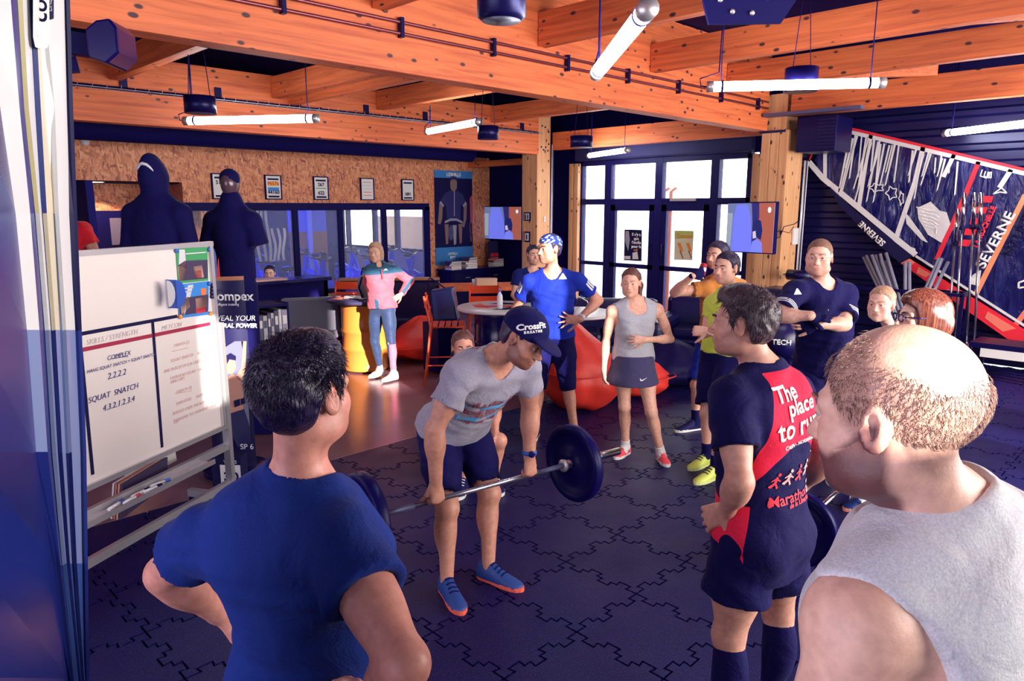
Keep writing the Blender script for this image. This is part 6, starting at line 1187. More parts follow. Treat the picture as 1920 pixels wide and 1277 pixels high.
    def sock(s, m_, z0=.05, up=.25, off=.004, band=None):
        for q in 'RL':
            kn, an = s.J['kn' + q], s.J['an' + q]; S_, g = s.S, s.g; b = Ops(); e = an + (kn - an)*up; fr = frame(s.J['fp'], kn - an); b.cone(an, e, .034*S_ + off, (.034 + .014*g*up)*S_ + off, .02, flat=True); b.cone(an - UPN*.01, an + s.J['toe' + q]*.03 - UPN*.02, .036*S_ + off, .034*S_ + off, .02)
            if up > .4: b.ell(kn + (an - kn)*.30 - fr[:, 1]*.022*S_, np.array((.050*g + off, .050*g + off, .115))*S_, fr, .03); b.clip(e, kn - an)
            sdf_mesh('sock', b, s.h*.8, m_, s.t)
    def shoes(s, up_m, sole_m, lace_m=None, L=.285, logo=None, ground=0.0):
        for q in 'RL':
            an, td = s.J['an' + q], s.J['toe' + q]; S_ = s.S*(.93 if s.sex == 'f' else 1); z0 = ground; c0 = np.array((an[0], an[1], z0)) - td*.065*S_; sd = np.cross(td, UPN); l = L*S_
            W_ = [(0, .028, .098), (.06, .037, .112), (.2, .042, .118), (.34, .042, .112), (.45, .043, .092), (.6, .047, .070), (.75, .048, .056), (.88, .043, .046), (.96, .029, .037), (1.0, .011, .030)]
            mb = MB(); n = 16; vs = []
            for t_, w, hh in W_:
                for a in range(n):
                    an_ = 2*math.pi*a/n; x = math.cos(an_)*w*S_*(1 if math.sin(an_) < .2 else .92); z = .022 + max(0, math.sin(an_))**.8*(hh - .022)*S_ if math.sin(an_) > 0 else .022 + math.sin(an_)*.008; vs.append(c0 + td*t_*l + sd*x + UPN*z)
            mb.add(vs, [(i*n + a, i*n + (a + 1) % n, (i + 1)*n + (a + 1) % n, (i + 1)*n + a) for i in range(len(W_) - 1) for a in range(n)] + [tuple(range(n)), tuple((len(W_) - 1)*n + a for a in reversed(range(n)))], 0, True); so = mb.build('shoe', up_m, s.t)
            ol = [(-.012, 0), (0, .024), (.1, .037), (.35, .037), (.62, .048), (.8, .048), (.93, .036), (1.01, .016), (1.03, 0)]; ol = [(t_*l, w*S_) for t_, w in ol]; poly = [(a, b_) for a, b_ in ol] + [(a, -b_) for a, b_ in reversed(ol[1:-1])]
            mb = MB(); n2 = len(poly); vs = [c0 + td*a + sd*b_ + UPN*z for z, sc_ in ((.001, .94), (.010, 1.0), (.026, .98)) for a, b_ in [(a, b_*sc_) for a, b_ in poly]]; mb.add(vs, [tuple(reversed(range(n2))), tuple(2*n2 + i for i in range(n2))] + [(r*n2 + i, r*n2 + (i + 1) % n2, (r + 1)*n2 + (i + 1) % n2, (r + 1)*n2 + i) for r in (0, 1) for i in range(n2)]); mb.build('sole', sole_m, so)
            if lace_m:
                for i in range(4):
                    t_ = .36 + i*.08; hh = np.interp(t_, [w[0] for w in W_], [w[2] for w in W_])*S_ + .003; p = c0 + td*t_*l + UPN*hh; MB().tube([[float(x) for x in p + sd*a*S_ - UPN*abs(a)**1.5*1.6] for a in (-.026, -.012, 0, .012, .026)], .0035, 6).build('lace', lace_m, so)
            if logo:
                for e in (-1, 1):
                    for i in range(3): p = c0 + td*(.40 + i*.055)*l + sd*e*.040*S_ + UPN*.048; MB().bar([float(x) for x in p - UPN*.018 - td*.01], [float(x) for x in p + UPN*.018 - sd*e*.007 + td*.01], .006, .010).build('stripe', logo, so)
    def decal(s, nm, me, target, c, right, up, m_, off=.004, depth=.35):
        """wrap flat print (mesh in x/y) onto a garment by shooting rays along the print's normal"""
        right, up = Vector([float(x) for x in right]).normalized(), Vector([float(x) for x in up]); up = (up - right*up.dot(right)).normalized(); n = right.cross(up); c = Vector([float(x) for x in c]); o_ = org(s.t)
        bm = bmesh.new(); bm.from_mesh(me); bmesh.ops.subdivide_edges(bm, edges=[e for e in bm.edges if e.calc_length() > .02], cuts=2); bmesh.ops.triangulate(bm, faces=bm.faces)
        tm = target.data; bv = getattr(s, '_bvh', {}).get(target.name)
        if bv is None:
            bv = BVHTree.FromPolygons([v.co[:] for v in tm.vertices], [p.vertices[:] for p in tm.polygons]); s._bvh = {**getattr(s, '_bvh', {}), target.name: bv}
        dead = []
        for v in bm.verts:
            p = c - o_ + right*v.co.x + up*v.co.y; hit = bv.ray_cast(p + n*depth, -n, depth*2)
            if hit[0] is None: dead.append(v); continue
            v.co = hit[0] + n*off
        if dead: bmesh.ops.delete(bm, geom=dead, context='VERTS')
        bm.normal_update(); out = bpy.data.meshes.new(nm); bm.to_mesh(out); bm.free(); return link(nm, out, s.t, m_)
    def label_text(s, txt, target, c, right, up, size, m_, bold=0.0, shear=0.0, nm='lettering', off=.004, spacing=1.0): return s.decal(nm, text_mesh(txt, size, bold, shear, 'CENTER', spacing), target, c, right, up, m_, off)
    def label_poly(s, polys, target, c, right, up, m_, nm='emblem', off=.004):
        mb = MB()
        for p in polys: mb.add([(x, y, 0) for x, y in p], [tuple(range(len(p)))])
        me = bpy.data.meshes.new(nm); me.from_pydata(mb.v, [], mb.f); return s.decal(nm, me, target, c, right, up, m_, off)
UPN = np.array((0, 0, 1), np.float32)
def watch(f, side, mstrap, mface, facen):
    el, wr = f.J['el' + side], f.J['wr' + side]; d = unit(wr - el); p = wr - d*.025; n = V3(facen); n = unit(n - d*(n @ d)); pv = [float(x) for x in p]
    gs = f.S*max(1, f.g)*1.06; w = MB().lathe(pv, [(.030*gs, -.011), (.033*gs, -.011), (.033*gs, .011), (.030*gs, .011)], 20, axis=[float(x) for x in d]).build('watch', mstrap, f.t); MB().lathe([float(x) for x in p + n*.030*gs], [(.0, 0), (.019, 0), (.019, .009), (.016, .010), (0, .010)], 20, axis=[float(x) for x in n]).build('watch_face', mface, w)
def limb(f):
    J = f.J; print('%-30s' % f.t['label'][:30], 'torso %.2f sh %.2f' % (np.linalg.norm(J['neck'] - J['pel']), np.linalg.norm(J['shL'] - J['shR'])), ' '.join('%s:u%.2f f%.2f' % (q, np.linalg.norm(J['el' + q] - J['sh' + q]), np.linalg.norm(J['wr' + q] - J['el' + q])) for q in 'LR' if 'el' + q in J), ' '.join('%s:t%.2f s%.2f an%.2f' % (q, np.linalg.norm(J['kn' + q] - J['hip' + q]), np.linalg.norm(J['an' + q] - J['kn' + q]), J['an' + q][2]) for q in 'LR' if 'kn' + q in J), 'head-neck %.2f top %.2f' % (np.linalg.norm(J['hc'] - J['neck']), J['hc'][2] + .125*f.k))
# loose locks over the runner's hair
def locks(f, m_, n, line, ln, seed, lift=.35, zmin=None, w=.0016, nm='hair_locks', cx=None, down=.6):
    rs = np.random.RandomState(seed); A, M, k = f.A, f.J['hM'], f.k; ly, lz = zip(*sorted(line)); mb = MB(); cnt = 0
    while cnt < n:
        d = rs.randn(3); d /= np.linalg.norm(d); q = np.array((0, -.016, .038)) + d*np.array((.080, .100, .089))*1.02
        if q[2] < np.interp(q[1], ly, lz) + .004 or (cx and not cx(q)): continue
        nrm = d/np.array((.080, .100, .089)); nrm /= np.linalg.norm(nrm); tg = np.array((0, .55 if q[2] > .07 else -.3, -down)) + rs.randn(3)*.35; tg -= nrm*(tg @ nrm); tg /= np.linalg.norm(tg); L_ = ln*rs.uniform(.6, 1.3)
        p0, p1, p2 = q, q + (nrm*lift + tg*.7)*L_*.5, q + (nrm*lift*.9 + tg*1.2)*L_; mb.tube([[float(x) for x in A(*p)] for p in (p0, p1, p2)], [w*k, w*k*.8, w*k*.15], 3, cap=False, smooth=True); cnt += 1
    o = mb.build(nm, m_, f.t); o['kind'] = 'stuff'; return o
# ------------------------------------------------------------------ PEOPLE
Wv = lambda r, f, z=0.0: V3(W(r, f, z))
HL_SHORT = [(-.14, -.075), (-.06, -.072), (-.042, -.05), (-.034, .012), (-.012, .034), (.008, .022), (.014, -.022), (.028, -.018), (.033, .035), (.048, .062), (.075, .080), (.12, .088)]
HDARK = hair_mat('hair_dark', (.010, .007, .045), (.035, .02, .06)); HBROWN = hair_mat('hair_brown', (.07, .025, .03), (.20, .075, .05)); HRED = hair_mat('hair_auburn', (.05, .012, .014), (.24, .07, .042), .25, .15, .03); HBLOND = hair_mat('hair_blond', (.35, .17, .11), (.72, .45, .28)); HGREY = hair_mat('hair_greybrown', (.018, .010, .03), (.12, .075, .085))
BROW = mat('brow_dark', (.05, .025, .04), .7); BROWL = mat('brow_light', (.35, .18, .13), .7)
CBLK = cloth('cloth_black', (.0045, .0028, .070)); CNAVY = cloth('cloth_navy', (.006, .012, .13)); SHOEW = mat('shoe_white', (.75, .74, .74), .5); SHOEK = mat('shoe_black', (.015, .012, .08), .6); SHOEB = mat('shoe_blue', (.012, .05, .24), .6); SOLEW = mat('sole_white', (.8, .78, .76), .5); SOLEK = mat('sole_black', (.012, .01, .07), .7); SOLEC = mat('sole_coral', (.8, .13, .08), .5); LACEW = mat('lace_white', (.8, .8, .8), .7)
TRI = [[(-.030, -.016), (-.018, -.016), (-.010, -.004), (-.022, -.004)], [(-.014, -.016), (-.002, -.016), (.010, .006), (-.002, .006)] , [(.002, -.016), (.014, -.016), (.026, .016), (.014, .020)]]
SWOOSH = [[(-.032, .004), (-.022, -.012), (-.010, -.010), (.034, .014), (-.008, -.001), (-.020, -.003), (-.026, .010)]]
MTRI = [[(-.03, -.018), (.03, -.018), (.004, .022), (-.004, .022)]]
def std(f, r, fw, face, H=1.7, z0=0.0, arms=True, sit=None, lean=0.0, el_out=.06):
    """ordinary standing (or seated) joints for a person mostly hidden behind others"""
    S_ = H/1.75; fc = unit(Wv(*face)); rp = np.cross(fc, UPN); b = Wv(r, fw, z0); pz = (.93 if sit is None else sit)*S_ if sit is None else sit
    pel = b + UPN*pz; nk = pel + UPN*.53*S_ + fc*lean; f.torso(pel, nk, nk - rp*.185*S_ - UPN*.045*S_ , nk + rp*.185*S_ - UPN*.045*S_, fc)
    return b, fc, rp, S_, pel, nk
# 1 --- the man in the cap holding the bar
N1 = unit(Wv(.59, -.8)); f = coach = Fig('man in a black cap and grey printed shirt bending over the barbell', W(-.2, 3.5, 0), 1.78, 1.15, tone=(.52, .235, .16), h=.009)
f.torso(P(850, 792, 3.86), P(930, 668, 3.50), P(861, 704, 3.36), P(987, 686, 3.64), N1)
gr = dict(curl=1.25, spread=.02, thumb=.25, tc=.9)
f.arm('R', P(815, 806, 3.33), V3(P(806, 897, 3.41)) + N1*.06, dict(d=V3((0, 0, -1)) + N1*.15, n=-N1, **gr)); f.arm('L', P(994, 770, 3.74), V3(P(980, 851, 3.77)) + N1*.06, dict(d=V3((0, 0, -1)) + N1*.15, n=-N1, **gr))
f.leg('R', P(838, 953, 3.60), P(838, 1092, 3.52), V3(P(838, 1092, 3.52)) + Wv(.09, -.19)); f.leg('L', P(917, 925, 3.76), P(916, 1064, 3.67), V3(P(916, 1064, 3.67)) + Wv(.18, -.12))
f.head(P(981, 634, 3.34), Wv(.72, -.42, -.50), up=Wv(.45, -.15, .85), sc=1.08); f.brows(BROW); f.finish(stub=.75, stubc=(.28, .18, .25)); limb(f)
cg = cloth('tee_grey', (.30, .28, .36)); f.shirt(cg, hem=.03, sleeve=.52, loose=.012, off=.010, flare=.014, wr=.005, h=.0085, neck_r=.078)
f.shorts(CBLK, .84, flare=.014, off=.010); f.shoes(SHOEB, SOLEC, mat('lace_navy', NAVY, .7))
J = f.J; ex = J['rt']*-1; ey = J['up']
cc = J['ch'] + J['fw']*.12 - J['up']*.06
f.label_poly([[(-.15, .02), (.15, .02), (.15, .055), (-.15, .055)], [(-.15, -.085), (.15, -.085), (.15, -.05), (-.15, -.05)]], f.sh, cc, ex, ey, SKYB := mat('print_sky', (.10, .42, .80), .7), 'print_band')
sk = [(-.15, .055)]; random.seed(2)
for k in range(15): x = -.145 + k*.02; h_ = random.uniform(.062, .10); sk += [(x, h_), (x + .012, h_), (x + .012, .06)]
sk += [(.15, .055)]; MAR = mat('print_maroon', (.35, .05, .09), .7); f.label_poly([sk[i:i + 1] + sk[i + 1:i + 4] for i in ()] or [[(-.145 + k*.02, .055), (-.133 + k*.02, .055), (-.133 + k*.02, .062 + .04*((k*7) % 5)/4), (-.145 + k*.02, .062 + .04*((k*7) % 5)/4)] for k in range(15)], f.sh, cc, ex, ey, MAR, 'print_skyline', .005)
f.label_poly([[(-.145 + k*.02, -.085), (-.133 + k*.02, -.085), (-.133 + k*.02, -.092 - .02*((k*5) % 4)/3), (-.145 + k*.02, -.092 - .02*((k*5) % 4)/3)] for k in range(15)], f.sh, cc, ex, ey, MAR, 'print_skyline', .005)
f.label_text('ROSE ISLAND', f.sh, cc - ey*.002, ex, ey, .052, MAR, .0015); f.label_text('CROSSFIT', f.sh, cc - ey*.035, ex, ey, .032, MAR, .001, spacing=1.5)
f.label_poly([[(.035*math.cos(q*math.pi/5 + .3)*(1 if q % 2 else .5), .03*math.sin(q*math.pi/5 + .3)*(1 if q % 2 else .5)) for q in range(10)]], f.sh, P(896, 640, 3.50), Wv(1, .2), Wv(-.3, .5, .8), MAR, 'print_star')
f.hair(HDARK, HL_SHORT, .006, amp=.002)
def cap(f, m_, nm='cap'):
    o = Ops(); A, M, k = f.A, f.J['hM'], f.k; c = f.J['hc']; o.ell(A(0, -.012, .042), np.array((.092, .110, .098))*k, M, .02)
    o.func(lambda p, v: np.maximum(v, (.026 + .10*np.clip(-((p - c) @ M)[..., 1]/k, -.2, .3)*.45 - ((p - c) @ M)[..., 2]/k)*k))
    bM = M @ rotM((1, 0, 0), -.16); o.ell(A(0, .105, .040), np.array((.078, .085, .010))*k, bM, .008); o.func(lambda p, v: v)
    return sdf_mesh(nm, o, .005, m_, f.t)
CAPM = cloth('cap_black', (.0042, .0026, .066)); cp_ = cap(f, CAPM); MB().ball([float(x) for x in f.A(0, -.012, .139)], .007, n=10).build('cap_button', CAPM, f.t)
lc = P(1010, 612, 3.20); f.label_text('CrossFit', cp_, lc, Wv(.86, .5, .02), Wv(-.15, .1, 1), .038, WHITE, .0014, shear=.1, off=.003); f.label_text('BREATHE', cp_, V3(lc) - UPN*.025, Wv(.86, .5, .02), Wv(-.15, .1, 1), .015, WHITE, .001, off=.003, spacing=1.4)
watch(f, 'L', mat('strap_blue', (.02, .10, .4), .5), BLACKG, Wv(.3, -1, 0))
# 2 --- the man in blue
f = Fig('man in a blue sports shirt and camouflage headband with hands on hips', W(.35, 6.2, 0), 1.83, 1.02, tone=(.62, .29, .20), h=.0115)
f.torso(P(1036, 626, 6.30), P(1036, 508, 6.25), P(993, 527, 6.26), P(1083, 525, 6.24), Wv(-.1, -1))
f.arm('R', P(968, 578, 6.44), P(996, 612, 6.28)); f.arm('L', P(1122, 563, 6.38), P(1086, 599, 6.12), dict(d=Wv(-1, -.02, .0), n=Wv(-.02, 1, -.1), curl=.12, spread=.75, thumb=.9))
f.leg('R', P(1010, 718, 6.25), P(1003, 803, 6.2), V3(P(1003, 803, 6.2)) + Wv(-.05, -.2)); f.leg('L', P(1064, 718, 6.2), P(1077, 806, 6.17), V3(P(1077, 806, 6.17)) + Wv(.08, -.2))
f.head(P(1030, 467, 6.18), Wv(-.80, -.60, -.06)); f.brows(BROW); f.finish(stub=.35); limb(f)
f.shirt(cloth('tee_blue', (.010, .028, .36), (.75, .78, .9)), hem=.02, sleeve=.60, loose=.006, off=.009, neck_r=.075, h=.009); f.shorts(CBLK, 1.12, flare=.010); f.shoes(SHOEK, SOLEW, LACEW)
f.hair(HDARK, HL_SHORT, .008); A, k, M = f.A, f.k, f.J['hM']; c = f.J['hc']
o = Ops(); o.ell(A(0, -.014, .040), np.array((.089, .109, .098))*k, M, .02); o.func(lambda p, v: np.maximum(v, np.abs(((p - c) @ M)[..., 2]/k - .078 + .22*np.clip(-((p - c) @ M)[..., 1]/k - .02, -.05, .1))*k - .036*k))
sdf_mesh('headband', o, .005, cloth('camo', (.012, .03, .25), (.45, .52, .75), attr='camo'), f.t, (), dict(camo=lambda v: np.sin(v[:, 0]*95 + 2*np.sin(v[:, 2]*120))*np.sin(v[:, 1]*88 + v[:, 2]*60) - .35))
J = f.J; f.label_poly([[(x*1.2, y*1.2) for x, y in t_] for t_ in MTRI], f.sh, V3(P(1058, 522, 6.0)), Wv(1, 0), UPN, WHITE)
for sx_, q in ((-1, 'R'), (1, 'L')):
    d = unit(J['el' + q] - J['sh' + q]); out = unit(Wv(sx_*.75, -.65, .2)); rt = unit(np.cross(UPN, out)); f.label_poly([[(-.030 + i*.022, -.05), (-.016 + i*.022, -.05), (-.016 + i*.022, .05), (-.030 + i*.022, .05)] for i in range(3)], f.sh, J['sh' + q] + d*.09 + out*.06, np.cross(out, d), -d, WHITE, 'stripe', .006)
watch(f, 'L', SHOEW, mat('dial_white', (.8, .8, .82), .3), Wv(.5, -1, .3))
# 3 --- the woman in the grey top
f = Fig('woman in a grey sleeveless top and dark skirt with one hand on her stomach', W(.95, 5.6, 0), 1.60, .98, 'f', tone=(.80, .44, .32), h=.0105)
f.torso(P(1187, 664, 5.66), P(1190, 564, 5.66), P(1147, 582, 5.63), P(1234, 579, 5.69), Wv(-.15, -1), bust=.85)
f.arm('R', P(1136, 642, 5.66), P(1132, 694, 5.58), dict(d=Wv(.05, -.1, -1), n=Wv(1, .1, 0), curl=.4)); f.arm('L', P(1257, 636, 5.70), P(1209, 637, 5.47), dict(d=Wv(-1, -.05, .0), n=Wv(-.05, 1, -.1), curl=.3, spread=.35))
f.leg('R', P(1171, 762, 5.64), P(1173, 836, 5.72), V3(P(1173, 836, 5.72)) + Wv(-.13, -.16)); f.leg('L', P(1221, 772, 5.52), P(1239, 848, 5.58), V3(P(1239, 848, 5.58)) + Wv(.03, -.2))
f.head(P(1183, 531, 5.60), Wv(-.32, -1, .02), jaw=.82); f.brows(BROWL, w=.003); f.finish(lip=(.92, .66, .66), flush=.5); limb(f)
f.shirt(cloth('top_grey', (.46, .46, .52)), hem=.10, sleeve=0, loose=.004, off=.008, neck_r=.070, neck_d=.05, vneck=.95, h=.0085, wr=.003, flare=.006)
J = f.J; o = f.b.grown(('pelvis',), .012); hp = J['pel'] - UPN*.02; o.econe(hp + UPN*.02, hp - UPN*.26, .155, .228, J['Mp'], .95, .04); o.clip(J['pel'] - UPN*.235, -UPN); o.clip(J['pel'] + UPN*.0, UPN); sk_ = sdf_mesh('skirt', o, .009, cloth('skirt_grey', (.055, .05, .13)), f.t); f.label_poly(SWOOSH, sk_, P(1210, 716, 5.4), Wv(1, 0), UPN, WHITE)
f.sock(mat('sock_white', (.75, .73, .73), .8), up=.16); f.shoes(mat('shoe_coral', (.85, .07, .10), .55), SOLEW, mat('lace_coral', (.85, .2, .2), .6), L=.26, logo=SHOEW)
def ponytail(o, A, M, k): o.cone(A(-.02, -.105, .03), A(-.055, -.12, -.03), .034*k, .034*k, .02); o.cone(A(-.055, -.12, -.03), A(-.075, -.085, -.15), .034*k, .012*k, .02)
ponytail.keep = 2
HL_LONG = [(-.14, -.085), (-.06, -.07), (-.045, -.05), (-.03, .0), (-.012, .034), (.012, .022), (.03, .02), (.04, .045), (.052, .066), (.078, .082), (.12, .09)]
f.hair(HBROWN, HL_LONG, .010, extra=ponytail)
# 4 --- the man drinking
f = Fig('man in a mustard shirt and blue shorts drinking from a can', W(1.75, 6.5, 0), 1.76, 1.0, tone=(.76, .42, .31), h=.0115)
f.torso(P(1344, 622, 6.56), P(1352, 518, 6.55), P(1323, 540, 6.44), P(1388, 536, 6.62), Wv(-.85, -.5))
f.arm('R', P(1264, 549, 6.40), P(1299, 517, 6.24), dict(d=Wv(.95, .15, .35), n=Wv(.15, .9, .25), curl=.75, spread=.1, thumb=.4)); f.arm('L', P(1400, 600, 6.6), P(1385, 650, 6.5))
f.leg('R', P(1306, 722, 6.42), P(1304, 792, 6.4), V3(P(1304, 792, 6.4)) + Wv(-.2, -.08)); f.leg('L', P(1352, 722, 6.5), P(1356, 790, 6.48), V3(P(1356, 790, 6.48)) + Wv(-.2, -.1))
f.head(P(1345, 479, 6.46), Wv(-.80, -.62, .06)); f.brows(BROW); f.finish(stub=.6); limb(f)
f.shirt(cloth('tee_mustard', (.48, .17, .035)), hem=.10, sleeve=.42, loose=.012, h=.0105); f.shorts(cloth('short_blue', (.012, .035, .42)), .95, flare=.03); f.sock(CBLK, up=.35); f.shoes(SHOEK, SOLEW, None); f.hair(HDARK, HL_SHORT, .009); locks(f, HDARK, 500, HL_SHORT, .022, 21, .4)
o = Ops(); [o.o.append((m_, kd, (a[0], a[1], a[2] + .003, a[3] + .003, a[4]) if kd == 'cone' else (a[0], a[1], a[2] + .003), k_, tg)) for m_, kd, a, k_, tg in f.b.o if tg == 'hand' and np.linalg.norm((a[0] if kd != 'cone' else a[1]) - f.J['wrR']) < .115]; sdf_mesh('glove', o, .0045, CBLK, f.t)
cpos = f.J['wrR'] + Wv(.95, .15, .35)*.095 + Wv(.15, .9, .25)*.035; t = thing('drink_can', [float(x) for x in cpos], 'red and silver drinks can held to the mouth of the man in mustard', 'can'); axc = Wv(.25, .35, .9)
MB().lathe([float(x) for x in cpos - unit(axc)*.05], [(0, 0), (.024, 0), (.031, .008), (.031, .10), (.025, .112), (0, .112)], 20, axis=[float(x) for x in axc]).build('body', mat('can_red', (.55, .05, .07), .25, .4), t); MB().lathe([float(x) for x in cpos - unit(axc)*.01], [(.0312, 0), (.0315, .002), (.0315, .03), (.0312, .032)], 20, axis=[float(x) for x in axc]).build('label', ALU, t)
# 5 --- the young man in neon yellow
f = Fig('young man in a neon yellow shirt and black shorts with folded arms', W(1.5, 5.4, 0), 1.75, .95, tone=(.78, .44, .33), h=.0105)
f.torso(P(1352, 656, 5.56), P(1370, 545, 5.58), P(1338, 566, 5.70), P(1390, 572, 5.42), Wv(-.85, -.55))
f.arm('R', P(1322, 628, 5.62), P(1358, 620, 5.42), dict(d=Wv(.8, -.5, .2), n=Wv(.5, .8, 0), curl=.4)); f.arm('L', P(1372, 640, 5.30), P(1326, 620, 5.36), dict(d=Wv(-1, .5, -.1), n=Wv(.3, 1, -.2), curl=1.1))
f.leg('R', P(1325, 776, 5.46), P(1325, 852, 5.48), V3(P(1325, 852, 5.48)) + Wv(-.16, -.13)); f.leg('L', P(1350, 792, 5.22), P(1340, 880, 5.18), V3(P(1340, 880, 5.18)) + Wv(-.17, -.12))
f.head(P(1362, 503, 5.50), Wv(-.80, -.62, -.10)); f.brows(BROW); f.finish(stub=.15); limb(f)
f.shirt(cloth('tee_neon', (.62, .78, .10)), hem=.02, sleeve=.5, loose=.010, h=.009); f.shorts(CBLK, .86, flare=.03); f.sock(CBLK, up=.30); f.shoes(mat('shoe_neon', (.62, .70, .12), .5), mat('sole_neon', (.7, .74, .3), .5), BLACK, logo=None); f.hair(HDARK, HL_SHORT, .010, amp=.002); locks(f, HDARK, 500, HL_SHORT, .022, 22, .4)
# 6 --- the man in black with folded arms
f = Fig('stout man with glasses in a black three striped shirt, arms folded', W(2.35, 5.15, 0), 1.80, 1.16, tone=(.80, .46, .35), h=.0105)
f.torso(P(1546, 662, 5.25), P(1541, 530, 5.16), P(1490, 546, 5.09), P(1586, 549, 5.22), Wv(-.3, -1), belly=.6)
f.arm('R', P(1463, 592, 4.95), P(1520, 592, 4.79), dict(d=Wv(1, .05, .0), n=Wv(-.05, 1, -.2), curl=.35, spread=.2)); f.arm('L', P(1584, 608, 5.02), P(1533, 608, 4.86), dict(d=Wv(-1, .05, .0), n=Wv(0, 1, 0), curl=.4))
f.leg('R', P(1515, 770, 5.15), P(1512, 868, 5.18), V3(P(1512, 868, 5.18)) + Wv(-.1, -.2)); f.leg('L', P(1570, 770, 5.2), P(1562, 867, 5.22), V3(P(1562, 867, 5.22)) + Wv(-.08, -.2))
f.head(P(1536, 483, 5.08), Wv(-.50, -.86, -.04), fat=.8, jaw=1.1, sc=1.03); f.brows(BROWL); f.finish(stub=.4, stubc=(.5, .32, .3), flush=.5); limb(f)
def arm_stripes(f): 
    def fn(v):
        out = np.full(len(v), -1.0)
        for q in 'LR':
            sh, el = f.J['sh' + q], f.J['el' + q]; d = el - sh; L_ = np.linalg.norm(d); d = d/L_; t_ = (v - sh) @ d; rr = np.linalg.norm(v - sh - t_[:, None]*d, axis=1); s_ = (t_/L_ - .58)/.055; w = .25 - np.abs(np.mod(s_, 1) - .5); w = np.where((s_ > 0) & (s_ < 3) & (rr < .09) & ((v - sh) @ (f.J['rt']*(1 if q == 'R' else -1)) > -.11), w, -1); out = np.maximum(out, w)
        return out
    return fn
f.shirt(cloth('tee_black_stripe', (.005, .0032, .070), (.75, .75, .78)), hem=.14, sleeve=.80, loose=.014, flare=.02, attrs=dict(mask=arm_stripes(f)), h=.0075); f.shorts(CBLK, .95, flare=.03); f.sock(mat('sock_white', (.75, .73, .73), .8), up=.12); f.shoes(mat('shoe_green', (.03, .16, .09), .6), SOLEW, BLACK)
f.label_poly(MTRI, f.sh, P(1503, 550, 4.9), Wv(1, -.1), UPN, WHITE)
f.hair(hair_mat('hair_cropped', (.16, .07, .05), (.30, .15, .10), .7), HL_SHORT, .0045, amp=.0008, freq=160); A, k = f.A, f.k; GL = mat('glasses_rim', (.35, .33, .38), .3, .6)
for q in (-1, 1): MB().tube([[float(x) for x in A(q*.033 + .021*math.cos(a), .108 - .12*abs(q*.033 + .021*math.cos(a))**1.2, .0 + .014*math.sin(a))] for a in [i*.5236 for i in range(13)]], .0011, 6).build('glasses_rim', GL, f.t); MB().tube([[float(x) for x in A(q*x, y, .004)] for x, y in ((.055, .098), (.075, .05), (.083, -.01))], .0014, 6).build('glasses_arm', GL, f.t)
MB().tube([[float(x) for x in A(x, .107, .003)] for x in (-.012, 0, .012)], .0013, 6).build('glasses_bridge', GL, f.t)
for q in 'RL':
    o = Ops(); [o.o.append((m_, kd, (a[0], a[1], a[2] + .0035, a[3] + .0035, a[4]) if kd == 'cone' else (a[0], a[1], a[2] + .0035), k_, tg)) for m_, kd, a, k_, tg in f.b.o if tg == 'hand' and np.linalg.norm((a[0] if kd != 'cone' else a[1]) - f.J['wr' + q]) < (.13 if q == 'R' else .11)]; sdf_mesh('glove', o, .0045, CBLK, f.t)
MB().tube([[float(x) for x in f.J['wrR'] + Wv(-.01, 0, z)] for z in (-.028, .028)], .004, 6).build('glove_trim', WHITE, f.t)
LK = dict(lift=.35, w=.0012)
# 7 --- the runner in red and black
f = runner = Fig('runner seen from behind in a red and black race shirt and black knee socks', W(.82, 2.32, 0), 1.80, 1.0, tone=(.66, .34, .25), h=.008)
f.torso(P(1426, 985, 2.34), P(1430, 690, 2.33), P(1486, 738, 2.45) if False else P(1370, 748, 2.22), P(1486, 738, 2.45), Wv(-.6, .8)) if False else f.torso(P(1426, 985, 2.34), P(1430, 690, 2.33), P(1370, 748, 2.22), P(1486, 738, 2.45), Wv(-.6, .8))
f.arm('L', P(1387, 903, 2.08), P(1362, 958, 2.24), dict(d=Wv(-.35, .55, -.45), n=Wv(.85, .45, -.1), curl=.45, spread=.25, thumb=1.3)); f.arm('R', P(1552, 852, 2.43), P(1487, 925, 2.56), dict(d=Wv(-.5, .7, -.2), n=Wv(-.85, -.3, 0), curl=.4))
f.leg('L', P(1368, 1192, 2.28), Wv(.75, 2.26, .09), Wv(.63, 2.42, .09)); f.leg('R', P(1460, 1150, 2.48), Wv(1.0, 2.45, .09), Wv(.88, 2.62, .09))
f.head(P(1392, 606, 2.33), Wv(-.84, .50, -.18), sc=.92); f.brows(BROW); f.finish(stub=.35, stubc=(.45, .3, .32)); limb(f)
J = f.J; bk = -J['fw']
def red_panel(v):
    q = (v - J['ch']) @ J['M']; x, y, z = q.T; back = y < .03
    lim = np.interp(z, [-.12, .0, .10, .20], [.172, .150, .118, .085]); zb = -.035 - .10*np.clip(np.abs(x)/.15, 0, 1.2)**2; s1 = np.minimum(np.minimum(lim - np.abs(x), z - zb), .20 - z); s1 = np.where(back, s1, -1)
    r2 = np.minimum(np.minimum(-.235 - z, .05 - np.abs(x + .145)), .09 - np.abs(y - .03)); return np.maximum(s1, r2)*1.0
f.shirt(cloth('tee_runner', (.005, .0032, .068), (.86, .022, .075), bscale=220), hem=.155, sleeve=.60, loose=.012, off=.011, flare=.016, attrs=dict(mask=red_panel), h=.007, neck_r=.070, neck_d=.0, wr=.0035)
